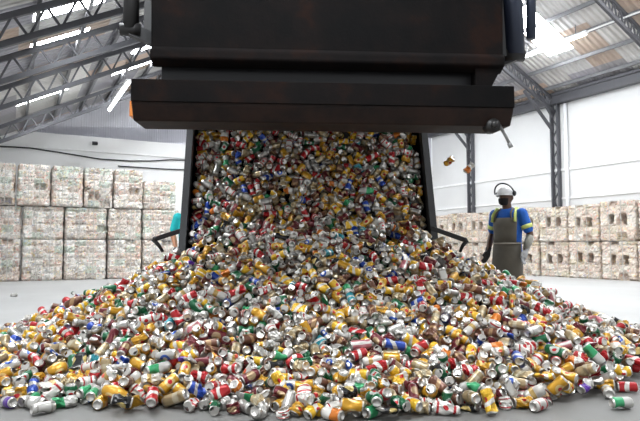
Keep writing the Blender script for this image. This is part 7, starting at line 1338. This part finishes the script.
# lift arms beside the tailgate
for s, x, r, zb, m in ((-1, -1.36, .055, 2.44, M_BARK), (1, 1.42, .075, 2.32, M_CYL)):
    yb = -1.7
    cy = MB().tube([(x, yb, zb), (x, yb + .02, 2.9), (x, -1.2, 3.5)], r, 16).build('lift_cylinder', m, truck, True)
    MB().tube([(x - .07, yb, zb - .0), (x + .07, yb, zb - .0)], .045, 14).build('clevis_pin', M_BARK, cy, True)
    MB().bar((x, yb, zb), (x - s * .16, yb + .05, zb - .06), .05, .09).bar((x - s * .13, yb + .05, zb - .05), (x - s * .13, yb + .1, 3.2), .04, .1).build('arm_bracket', M_DARK, cy)
    if s > 0:
        MB().bar((x - .12, yb - .05, zb - .03), (x - .16, yb - .05, 3.2), .06).build('brace', M_DARK, cy)
        MB().tube([(x + .13, yb, 2.45), (x + .2, yb + .1, 3.3)], .035, 10).build('hose', M_CYL, cy, True)
# latch hooks at the lip
for s, pin, pout, foot in ((-1, (188, 228.5), (155, 239), (163, 252)), (1, (431, 228), (465, 240), (460, 252))):
    inv = Matrix.Rotation(-TY, 4, 'Z')
    L = lambda q: inv @ (q - Vector((-.1, 5.80, 0)))
    a, b_, c_ = L(pix(*pin, 5.62)), L(pix(*pout, 5.5)), L(pix(*foot, 5.52))
    lb = MB().bar(a, b_, .035, .045).build('latch_arm', M_BARK, truck, bevel=.006)
    MB().tube([b_ + Vector((s * .02, 0, .0)), (b_ + c_) / 2, c_], [.022, .018, .014], 10).build('hook', M_BARK, lb, True)
    MB().ball(b_, .026).build('pivot', M_BARK, lb, True)
# chassis
MB().box((-.5, .75, .78), (-.38, 6.0, .98)).box((.38, .75, .78), (.5, 6.0, .98)).build('chassis_rail', M_DARK, truck)
MB().box((-.6, .75, .74), (.6, .9, 1.02)).box((-.5, .45, .98), (.5, .85, 1.16)).build('rear_crossmember', M_DARK, truck)
MB().tube([(0, 3.2, .95), (0, 2.6, 2.2)], .12, 16).build('tipping_ram', M_CYL, truck, True)
M_TYRE = plain('black tyre rubber', (.02, .02, .02), .85); M_RIM = plain('grey wheel rim', (.3, .3, .3), .5, .3)
for y in (2.3, 3.5):
    for x in (-1.02, 1.02):
        w_ = MB().tube([(x - .15, y, .5), (x - .12, y, .5), (x + .12, y, .5), (x + .15, y, .5)], [.44, .5, .5, .44], 32).build('wheel', M_TYRE, truck, True)
        sx = 1 if x > 0 else -1
        MB().tube([(x + sx * .151, y, .5), (x + sx * .16, y, .5)], [.28, .26], 24).tube([(x + sx * .155, y, .5), (x + sx * .2, y, .5)], .09, 14).build('rim', M_RIM, w_, True)
    MB().tube([(-1.0, y, .5), (1.0, y, .5)], .08, 12).box((-.5, y - .08, .5), (.5, y + .08, .78)).build('axle', M_DARK, truck)

# ------------------------------------------------------------------ people
def melt(b, name, mat, parent, voxel=.012, smooth=8):
    """weld the collected volumes into one continuous skin"""
    o = b.build(name, mat, None)
    r = o.modifiers.new('weld', 'REMESH'); r.mode = 'VOXEL'; r.voxel_size = voxel; r.use_smooth_shade = True
    s = o.modifiers.new('soft', 'SMOOTH'); s.iterations = smooth; s.factor = .5
    dg = bpy.context.evaluated_depsgraph_get(); me = bpy.data.meshes.new_from_object(o.evaluated_get(dg)); me.name = name
    bpy.data.objects.remove(o)
    if not me.materials: me.materials.append(mat)
    return link(name, me, None, parent, True)
def person(loc, rz, skin, shirt, trouser, boots, label, lh=(.26, -.06, .88), rh=(-.25, -.07, .88), le=(.27, .05, 1.09), re=(-.27, .06, 1.10), head_turn=0.):
    r = empty('person', loc, rz); tag(r, label, 'person')
    SHL, SHR = (.185, .01, 1.345), (-.185, .01, 1.345)
    b = MB()
    b.rings([(0, 0, .80, .15, .10), (0, 0, .88, .165, .115), (0, .005, 1.0, .145, .10), (0, .01, 1.15, .155, .105), (0, .01, 1.28, .175, .11), (0, .005, 1.36, .15, .085), (0, -.005, 1.40, .075, .065)])
    b.limb([(0, .0, 1.36), (0, -.02, 1.47)], [.062, .056])
    # head with face
    b.ball((0, -.03, 1.565), (.077, .096, .108), 20, 14); b.ball((0, -.075, 1.505), (.052, .05, .055)); b.ball((0, -.125, 1.55), (.015, .02, .026), 10, 6)
    b.ball((0, -.112, 1.513), (.026, .014, .008), 10, 6); b.ball((0, -.112, 1.500), (.022, .013, .008), 10, 6)
    for s in (-1, 1): b.ball((s * .079, -.015, 1.548), (.012, .022, .034), 10, 6); b.ball((s * .03, -.112, 1.585), (.022, .012, .008), 10, 6)
    for s, sh, el, hd in ((1, SHL, le, lh), (-1, SHR, re, rh)):
        el, hd = Vector(el), Vector(hd); b.limb([sh, Vector(sh).lerp(el, .5), el], [.058, .047, .041]); b.limb([el, el.lerp(hd, .35), hd], [.041, .041, .027])
        d = (hd - el).normalized(); side = Vector((0, -1, 0)); side = (side - d * side.dot(d)).normalized(); out = d.cross(side)
        palm = hd + d * .055; b.tube([hd, hd + d * .03, palm, hd + d * .085], [.026, .036, .040, .036], 12, 1.0, .5)
        for i, (off, ln) in enumerate(((.03, .07), (.01, .078), (-.01, .072), (-.028, .056))):
            k0 = hd + d * .082 + side * off; k1 = k0 + d * ln * .5 - out * s * .008; k2 = k1 + d * ln * .42 - out * s * .022
            b.limb([k0, k1, k2], [.0095, .0088, .0075])
        b.limb([hd + d * .02 + side * .025, hd + d * .05 + side * .052, hd + d * .085 + side * .055 - out * s * .01], [.012, .0105, .0085])
    for s in (-1, 1):
        b.limb([(s * .085, 0, .82), (s * .10, -.005, .62), (s * .11, -.01, .47)], [.088, .073, .055]); b.limb([(s * .11, -.01, .47), (s * .115, .015, .33), (s * .12, .02, .09)], [.055, .056, .036])
        b.limb([(s * .12, .03, .05), (s * .13, -.08, .04), (s * .135, -.15, .03)], [.04, .038, .028])
    melt(b, 'body', skin, r, .0085, 5)
    b = MB()      # short-sleeved shirt
    b.rings([(0, 0, .86, .178, .128), (0, .005, 1.0, .168, .122), (0, .01, 1.15, .176, .128), (0, .01, 1.28, .192, .13), (0, .008, 1.355, .17, .105), (0, .0, 1.405, .085, .078)])
    for sh, el in ((SHL, le), (SHR, re)):
        el = Vector(el); b.limb([(sh[0] * .8, .01, 1.335), sh, Vector(sh).lerp(el, .5), Vector(sh).lerp(el, .74)], [.07, .075, .066, .062])
    b.tube([(0, -.002, 1.39), (0, -.012, 1.425)], [.082, .075], 18)
    melt(b, 'shirt', shirt, r, .011, 5)
    b = MB()      # trousers
    b.rings([(0, 0, .78, .16, .12), (0, 0, .86, .178, .126), (0, .003, .95, .17, .122)])
    for s in (-1, 1): b.limb([(s * .085, 0, .80), (s * .10, -.005, .62), (s * .11, -.01, .47), (s * .117, .015, .30), (s * .12, .02, .11)], [.1, .088, .072, .068, .062])
    melt(b, 'trousers', trouser, r, .012, 5)
    for s in (-1, 1):
        b = MB(); b.limb([(s * .12, .035, .055), (s * .13, -.08, .05), (s * .137, -.165, .042)], [.056, .052, .042]); b.tube([(s * .12, .025, .06), (s * .12, .022, .2)], [.056, .058], 14); b.box((s * .128 - .05, -.2, .0), (s * .128 + .05, .085, .03))
        melt(b, 'boot', boots, r, .01, 3)
    return r
SKIN_D = plain('dark brown skin', (.10, .045, .025), .5); SKIN_M = plain('tanned skin', (.42, .19, .10), .5)
M_BLUE = plain('royal blue cotton', (.015, .12, .50), .8, scale=30); M_LIME = plain('lime reflective tape', (.72, .80, .22), .45); M_TROU = plain('dark trousers', (.03, .03, .035), .85)
M_APRON = plain('olive brown leather apron', (.125, .11, .085), .65, scale=9, var=.3); M_HELM = plain('white helmet plastic', (.85, .85, .85), .25, var=.03)
M_GLOVE = plain('grey glove', (.36, .36, .37), .8); M_GLOVE2 = plain('dark glove', (.035, .03, .03), .8); M_TEAL = plain('teal cotton', (.01, .42, .44), .8); M_JEANS = plain('pale blue jeans', (.16, .26, .40), .85)
M_BOOT = plain('black boots', (.012, .012, .012), .5)
px_, Y_ = 508, 7.0
worker = person(((px_ - 320) / 580 * Y_, Y_, 0), math.radians(-50), SKIN_D, M_BLUE, M_TROU, M_BOOT, 'person in white helmet, blue shirt and long leather apron standing beside the can heap')
worker.scale = (.97, .97, .97)
# apron: bib, skirt, straps, cord
b = MB(); A0, A1 = math.radians(180 + 8), math.radians(360 - 8)
b.rings([(0, -.02, .34, .25, .19), (0, -.015, .55, .23, .175), (0, -.01, .78, .205, .158), (0, -.003, .93, .195, .146), (0, 0, 1.0, .187, .14)], 22, A0, A1, False)
B0, B1 = math.radians(180 + 32), math.radians(360 - 32)
b.rings([(0, 0, .985, .189, .142), (0, .005, 1.10, .19, .143), (0, .008, 1.20, .197, .146), (0, .01, 1.30, .203, .143)], 22, B0, B1, False)
ap = b.build('apron', M_APRON, worker, True); so = ap.modifiers.new('thick', 'SOLIDIFY'); so.thickness = .008
MB().tube([(.198 * math.cos(a), .15 * math.sin(a), .985) for a in [2 * PI * i / 28 for i in range(29)]], .008, 8).build('waist_cord', plain('pale cord', (.4, .36, .3), .8), ap, True)
for s in (-1, 1):
    MB().tube([(s * .115, -.112, 1.29), (s * .10, -.09, 1.36), (s * .085, -.02, 1.415), (s * .08, .06, 1.40), (s * .06, .125, 1.30), (0, .15, 1.15)], .017, 8, 1., .45).build('apron_strap', M_APRON, ap, True)
# lime bands round the sleeves and across the shoulders
for s, el in ((1, Vector((.27, .05, 1.09))), (-1, Vector((-.27, .06, 1.10)))):
    sh = Vector((s * .185, .01, 1.345)); d = el - sh
    MB().tube([sh + d * .52, sh + d * .60, sh + d * .70], [.071, .0695, .068], 20).build('sleeve_band', M_LIME, worker, True)
    MB().tube([(s * .16, -.10, 1.25), (s * .155, -.085, 1.33), (s * .135, -.03, 1.41), (s * .125, .05, 1.40), (s * .13, .11, 1.30)], .026, 10, 1., .5).build('shoulder_band', M_LIME, worker, True)
# helmet with raised visor, beard shadow mask
b = MB(); hc = (0, -.03, 1.585)
rs = []
for i in range(8):
    a = i / 7 * PI / 2 * .97; rs.append((hc[0], hc[1], hc[2] + .12 * math.sin(a), .103 * math.cos(a), .122 * math.cos(a)))
b.rings(rs, 28); b.rings([(0, -.035, 1.578, .108, .13), (0, -.045, 1.590, .105, .126)], 28)
b.add([(x, y, z) for z in (1.578, 1.590) for x, y in [(-.09, -.11), (-.06, -.165), (0, -.185), (.06, -.165), (.09, -.11)]], [(0, 1, 2, 3, 4), (9, 8, 7, 6, 5)] + [(i, i + 5, (i + 1) % 5 + 5, (i + 1) % 5) for i in range(5)])
hl = b.build('helmet', M_HELM, worker, True, .0)
pts = [(.135 * math.cos(a), -.06 - .06 * math.sin(a), 1.60 + .125 * math.sin(a)) for a in [PI * i / 16 for i in range(17)]]
MB().tube(pts, .010, 8).build('visor_rim', M_BLACK, hl, True)
for s in (-1, 1): MB().ball((s * .117, -.03, 1.60), (.022, .03, .035), 12, 8).build('visor_pivot', M_BLACK, hl, True)
MB().rings([(0, -.06, 1.455, .045, .055), (0, -.068, 1.48, .064, .07), (0, -.068, 1.515, .070, .078), (0, -.066, 1.54, .071, .074)], 20, PI + .25, 2 * PI - .25, False).build('beard', plain('black beard', (.012, .010, .010), .9), worker, True)
def glove(p, el, s, m):
    p, el = Vector(p), Vector(el); d = (p - el).normalized(); side = Vector((0, -1, 0)); side = (side - d * side.dot(d)).normalized(); out = d.cross(side); b = MB()
    b.tube([p - d * .06, p, p + d * .03, p + d * .085], [.040, .037, .044, .042], 14, 1.0, .72)
    for off, ln in ((.031, .074), (.011, .082), (-.011, .076), (-.030, .06)):
        k0 = p + d * .08 + side * off; k1 = k0 + d * ln * .5 - out * s * .008; k2 = k1 + d * ln * .42 - out * s * .022; b.limb([k0, k1, k2], [.0125, .0118, .0105])
    b.limb([p + d * .02 + side * .028, p + d * .05 + side * .054, p + d * .085 + side * .057 - out * s * .01], [.0155, .014, .012])
    melt(b, 'glove', m, worker, .007, 3)
glove((.26, -.06, .88), (.27, .05, 1.09), 1, M_GLOVE); glove((-.25, -.07, .88), (-.27, .06, 1.10), -1, M_GLOVE2)
MB().tube([(.268, .045, 1.07), (.266, .0, .99), (.262, -.045, .91)], [.047, .046, .036], 14).build('arm_guard', plain('grey arm guard', (.30, .29, .25), .8), worker, True)
second = person((-1.92, 8.6, 0), math.radians(25), SKIN_M, M_TEAL, M_JEANS, M_BOOT, 'person in teal shirt half hidden behind the left rear corner of the truck', rh=(-.22, -.05, .90), re=(-.25, .06, 1.12))
MB().rings([(0, -.02, 1.60, .082, .10), (0, -.02, 1.64, .074, .09), (0, -.02, 1.675, .045, .055), (0, -.02, 1.688, .005, .006)], 20).build('hair', plain('black hair', (.01, .01, .01), .8), second, True)

# ------------------------------------------------------------------ drink cans: paint
def paint(name, base, second, style, metal=.25, third=None):
    base, second = tuple(x * .84 for x in base), tuple(x * .84 for x in second)
    t = NT(name); uv = t.n('ShaderNodeUVMap'); sp = t.n('ShaderNodeSeparateXYZ'); t.put(sp.inputs[0], uv.outputs[0]); u, v = sp.outputs[0], sp.outputs[1]
    wave = t.math('SINE', t.math('MULTIPLY', u, 2 * PI * (1 if style != 'fine' else 6)))
    gt = lambda a, b_: t.math('GREATER_THAN', a, b_)
    if style == 'wave': m = t.math('MULTIPLY', gt(v, t.math('ADD', .36, t.math('MULTIPLY', wave, .12))), t.math('SUBTRACT', 1., gt(v, t.math('ADD', .56, t.math('MULTIPLY', wave, .14)))))
    elif style == 'half': m = gt(v, t.math('ADD', .55, t.math('MULTIPLY', wave, .05)))
    elif style == 'band': m = t.math('MULTIPLY', gt(v, .30), t.math('SUBTRACT', 1., gt(v, .52)))
    elif style == 'fine': m = t.math('MULTIPLY', gt(t.math('ABSOLUTE', t.math('SUBTRACT', v, .5)), .27), gt(.36, t.math('ABSOLUTE', t.math('SUBTRACT', v, .5))))
    elif style == 'stripe': m = gt(t.math('SINE', t.math('MULTIPLY', u, 2 * PI * 3)), .45)
    else:  # oval emblem, twice round the can
        du = t.math('SUBTRACT', t.math('FRACT', t.math('MULTIPLY', u, 2.)), .5); dv = t.math('SUBTRACT', v, .52)
        m = gt(.055, t.math('ADD', t.math('MULTIPLY', t.math('MULTIPLY', du, du), .55), t.math('MULTIPLY', dv, dv)))
    c = t.mix(m, base, second)
    if third is not None:
        du = t.math('SUBTRACT', t.math('FRACT', t.math('MULTIPLY', u, 2.)), .5); dv = t.math('SUBTRACT', v, .52)
        c = t.mix(gt(.012, t.math('ADD', t.math('MULTIPLY', t.math('MULTIPLY', du, du), .5), t.math('MULTIPLY', dv, dv))), c, third)
    neck = t.math('MAXIMUM', gt(v, .935), gt(.06, v))
    c = t.mix(neck, c, (.52, .505, .475))
    return t.done(c, .30, t.math('ADD', metal, t.math('MULTIPLY', neck, .5)))
WHT, SIL, RED = (.70, .68, .635), (.52, .505, .48), (.42, .012, .016)
PAINTS = [
    paint('gold can paint', (.60, .31, .022), (.68, .50, .22), 'oval', .3, RED), paint('yellow can paint', (.74, .44, .025), WHT, 'wave', .15, RED),
    paint('champagne can paint', (.42, .32, .18), (.55, .48, .34), 'band', .5), paint('red can paint', RED, WHT, 'wave', .2),
    paint('maroon can paint', (.13, .014, .02), (.36, .25, .14), 'oval', .3), paint('dark green can paint', (.006, .11, .042), (.5, .55, .5), 'oval', .2, RED),
    paint('bright green can paint', (.04, .32, .13), SIL, 'half', .25), paint('blue can paint', (.012, .055, .34), SIL, 'wave', .25),
    paint('white can paint', WHT, RED, 'fine', .1, RED), paint('silver and blue can paint', SIL, (.04, .10, .42), 'oval', .55, WHT),
    paint('silver can paint', (.56, .545, .515), (.36, .34, .31), 'fine', .65), paint('white and gold can paint', (.60, .575, .53), (.46, .31, .10), 'band', .15, (.6, .1, .05)),
    paint('brown can paint', (.15, .062, .036), (.40, .25, .13), 'wave', .3), paint('orange can paint', (.60, .17, .015), WHT, 'half', .15),
    paint('black can paint', (.012, .012, .014), (.55, .42, .15), 'oval', .3), paint('teal can paint', (.03, .28, .34), WHT, 'wave', .2),
    paint('pink can paint', (.48, .16, .18), WHT, 'stripe', .15), paint('purple can paint', (.11, .03, .33), SIL, 'half', .25)]
M_ALU = plain('bare can aluminium', (.55, .53, .50), .3, .85, .08, 40)
M_GAP_SHADE = plain('dark gap shade under cans', (.035, .028, .024), .9)  # dark colour painted in for the shade between the cans

# ------------------------------------------------------------------ drink cans: where each one lies (settled with a physics run)
def turn(v):
    """rotation vector -> quaternion w, x, y, z"""
    a = math.sqrt(v[0] ** 2 + v[1] ** 2 + v[2] ** 2); f = math.sin(a / 2) / a if a > 1e-9 else .5
    return (math.cos(a / 2), v[0] * f, v[1] * f, v[2] * f)
PLACED = [(k, d, (x / 1000, y / 1000, z / 1000), turn((a / 1000, b / 1000, c / 1000))) for k, d, x, y, z, a, b, c, *_ in CANS]
NI = len(PLACED)
for k, row in MORE_CANS.items():
    x = -2000
    for i in range(0, len(row), 7):
        dx, y, z, a, b, c, d = row[i:i + 7]; x += dx
        PLACED.append((k, d, (x / 500, (y + 1500) / 500, z / 500), turn(((a - 48) / 15, (b - 48) / 15, (c - 48) / 15))))
N = len(PLACED)
SHAPES = [(P * .985, F, UV, R) for P, F, UV, R in map(can_shape, range(16))]
def soft(k): return CAN_KINDS[k][2] in ('sound', 'dented', 'pinched', 'bent')
def region_mesh(k, region, name, mat):
    P, F, UV, R = SHAPES[k]; F = F[R == region]; ids = np.unique(F); new = -np.ones(len(P), int); new[ids] = np.arange(len(ids))
    me = bpy.data.meshes.new(name); me.from_pydata(P[ids].tolist(), [], new[F].tolist())
    l = me.uv_layers.new(name='UVMap'); l.data.foreach_set('uv', UV[F.reshape(-1)].reshape(-1).astype(np.float32))
    me.polygons.foreach_set('use_smooth', [soft(k)] * len(me.polygons)); me.materials.append(mat); return me
PARTS = {}
def parts_of(k):
    if k not in PARTS:
        P = SHAPES[k][0]; w = SEG + 1; L0 = len(P) - 6 * w
        ring = P[L0 + 3 * w:L0 + 3 * w + SEG]; c = ring.mean(0); nrm = np.cross(ring[0] - c, ring[4] - c); nrm /= np.linalg.norm(nrm)
        x = ring[11] - c; x /= np.linalg.norm(x); y = np.cross(nrm, x); sc = min(1., np.linalg.norm(ring[0] - c) / .013)
        tb = MB()
        for i in range(10):
            a0, a1 = 2 * PI * i / 10, 2 * PI * (i + 1) / 10
            tb.add([c + nrm * .0012 + sc * ((.004 + rr * math.cos(a)) * x + .75 * rr * math.sin(a) * y) for rr, a in ((.0105, a0), (.0105, a1), (.006, a1), (.006, a0))], [(0, 1, 2, 3)])
        tm = bpy.data.meshes.new('pull_tab'); tm.from_pydata(tb.v, [], tb.f); tm.materials.append(M_ALU)
        PARTS[k] = (region_mesh(k, 0, 'can_body', PAINTS[0]), region_mesh(k, 1, 'can_base', M_ALU), region_mesh(k, 2, 'can_lid', M_ALU), tm)
    return PARTS[k]
for i in range(NI):
    k, d, at, qt = PLACED[i]
    r = bpy.data.objects.new('drink_can', None); r.empty_display_size = .05; COL.objects.link(r)
    r.location = at; r.rotation_mode = 'QUATERNION'; r.rotation_quaternion = qt
    tag(r, can_label(k, d, CANS[i][8:]), 'can', 'loose drink cans')
    body, base, lid, tab = parts_of(k)
    o = bpy.data.objects.new('can_body', body); COL.objects.link(o); o.parent = r
    o.material_slots[0].link = 'OBJECT'; o.material_slots[0].material = PAINTS[d]
    o = bpy.data.objects.new('can_base', base); COL.objects.link(o); o.parent = r
    o = bpy.data.objects.new('can_lid', lid); COL.objects.link(o); o.parent = r
    q = bpy.data.objects.new('pull_tab', tab); COL.objects.link(q); q.parent = o
# the thousands of further cans of heap and truck bed
def rot(q):
    w, x, y, z = q
    return np.array([[1 - 2 * (y * y + z * z), 2 * (x * y - z * w), 2 * (x * z + y * w)], [2 * (x * y + z * w), 1 - 2 * (x * x + z * z), 2 * (y * z - x * w)], [2 * (x * z - y * w), 2 * (y * z + x * w), 1 - 2 * (x * x + y * y)]])
vv, ff, uu, mi, sm, o_ = [], [], [], [], [], 0
for i in range(NI, N):
    k, d, at, qt = PLACED[i]; P, F, UV, R = SHAPES[k]
    vv.append(P @ rot(qt).T + np.array(at)); ff.append(F + o_); uu.append(UV[F.reshape(-1)]); mi.append(np.where(R == 0, d, 18)); sm.append(np.full(len(F), soft(k))); o_ += len(P)
# mound added under the cans, its dark colour showing as shade in the gaps
def added_mound_z(X, Y):
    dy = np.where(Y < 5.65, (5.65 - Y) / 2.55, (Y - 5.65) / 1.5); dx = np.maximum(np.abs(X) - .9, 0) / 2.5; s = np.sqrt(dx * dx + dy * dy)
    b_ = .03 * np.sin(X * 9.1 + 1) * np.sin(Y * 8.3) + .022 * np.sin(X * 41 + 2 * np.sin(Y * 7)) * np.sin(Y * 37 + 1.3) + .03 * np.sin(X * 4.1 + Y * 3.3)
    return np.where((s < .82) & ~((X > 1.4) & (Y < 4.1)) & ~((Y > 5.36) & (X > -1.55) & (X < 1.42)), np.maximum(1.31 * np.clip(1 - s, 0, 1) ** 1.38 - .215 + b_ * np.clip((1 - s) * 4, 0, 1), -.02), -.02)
gx, gy = np.meshgrid(np.linspace(-3.6, 3.6, 121), np.linspace(3.0, 7.3, 87), indexing='ij'); gz = added_mound_z(gx, gy)
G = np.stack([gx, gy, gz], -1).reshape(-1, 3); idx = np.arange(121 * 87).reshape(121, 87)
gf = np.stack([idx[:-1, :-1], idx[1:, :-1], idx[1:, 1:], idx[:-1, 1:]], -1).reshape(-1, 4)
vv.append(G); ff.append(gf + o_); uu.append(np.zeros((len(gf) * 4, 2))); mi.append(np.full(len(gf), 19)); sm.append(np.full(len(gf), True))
vv, ff, uu, mi, sm = np.concatenate(vv), np.concatenate(ff), np.concatenate(uu), np.concatenate(mi), np.concatenate(sm)
me = bpy.data.meshes.new('loose_cans'); nf = len(ff)
me.vertices.add(len(vv)); me.vertices.foreach_set('co', vv.astype(np.float32).reshape(-1))
me.loops.add(nf * 4); me.loops.foreach_set('vertex_index', ff.astype(np.int32).reshape(-1))
me.polygons.add(nf); me.polygons.foreach_set('loop_start', (np.arange(nf) * 4).astype(np.int32)); me.polygons.foreach_set('loop_total', np.full(nf, 4, np.int32))
me.polygons.foreach_set('material_index', mi.astype(np.int32)); me.polygons.foreach_set('use_smooth', sm)
l = me.uv_layers.new(name='UVMap'); l.data.foreach_set('uv', uu.astype(np.float32).reshape(-1))
me.update(calc_edges=True)
for m in PAINTS + [M_ALU, M_GAP_SHADE]: me.materials.append(m)
tag(link('loose_cans', me, None), 'great heap of smaller loose drink cans pouring from the truck bed', 'cans', None, 'stuff')

# ------------------------------------------------------------------ light, camera
w = bpy.data.worlds.new('sky'); scene.world = w; w.use_nodes = True
bg = w.node_tree.nodes['Background']; bg.inputs[0].default_value = (.93, .97, 1, 1); bg.inputs[1].default_value = .7
cam = bpy.data.cameras.new('camera'); co = bpy.data.objects.new('camera', cam); COL.objects.link(co)
co.location = (0, 0, .9); co.rotation_euler = (PI / 2 + math.atan(37.5 / 580), 0, 0)
cam.sensor_width = 36; cam.lens = 580 / 640 * 36; cam.clip_end = 200
scene.camera = co
vs = scene.view_settings
vs.view_transform = 'Standard'; vs.look = 'None'; vs.exposure = .68; vs.gamma = 1; vs.use_curve_mapping = False
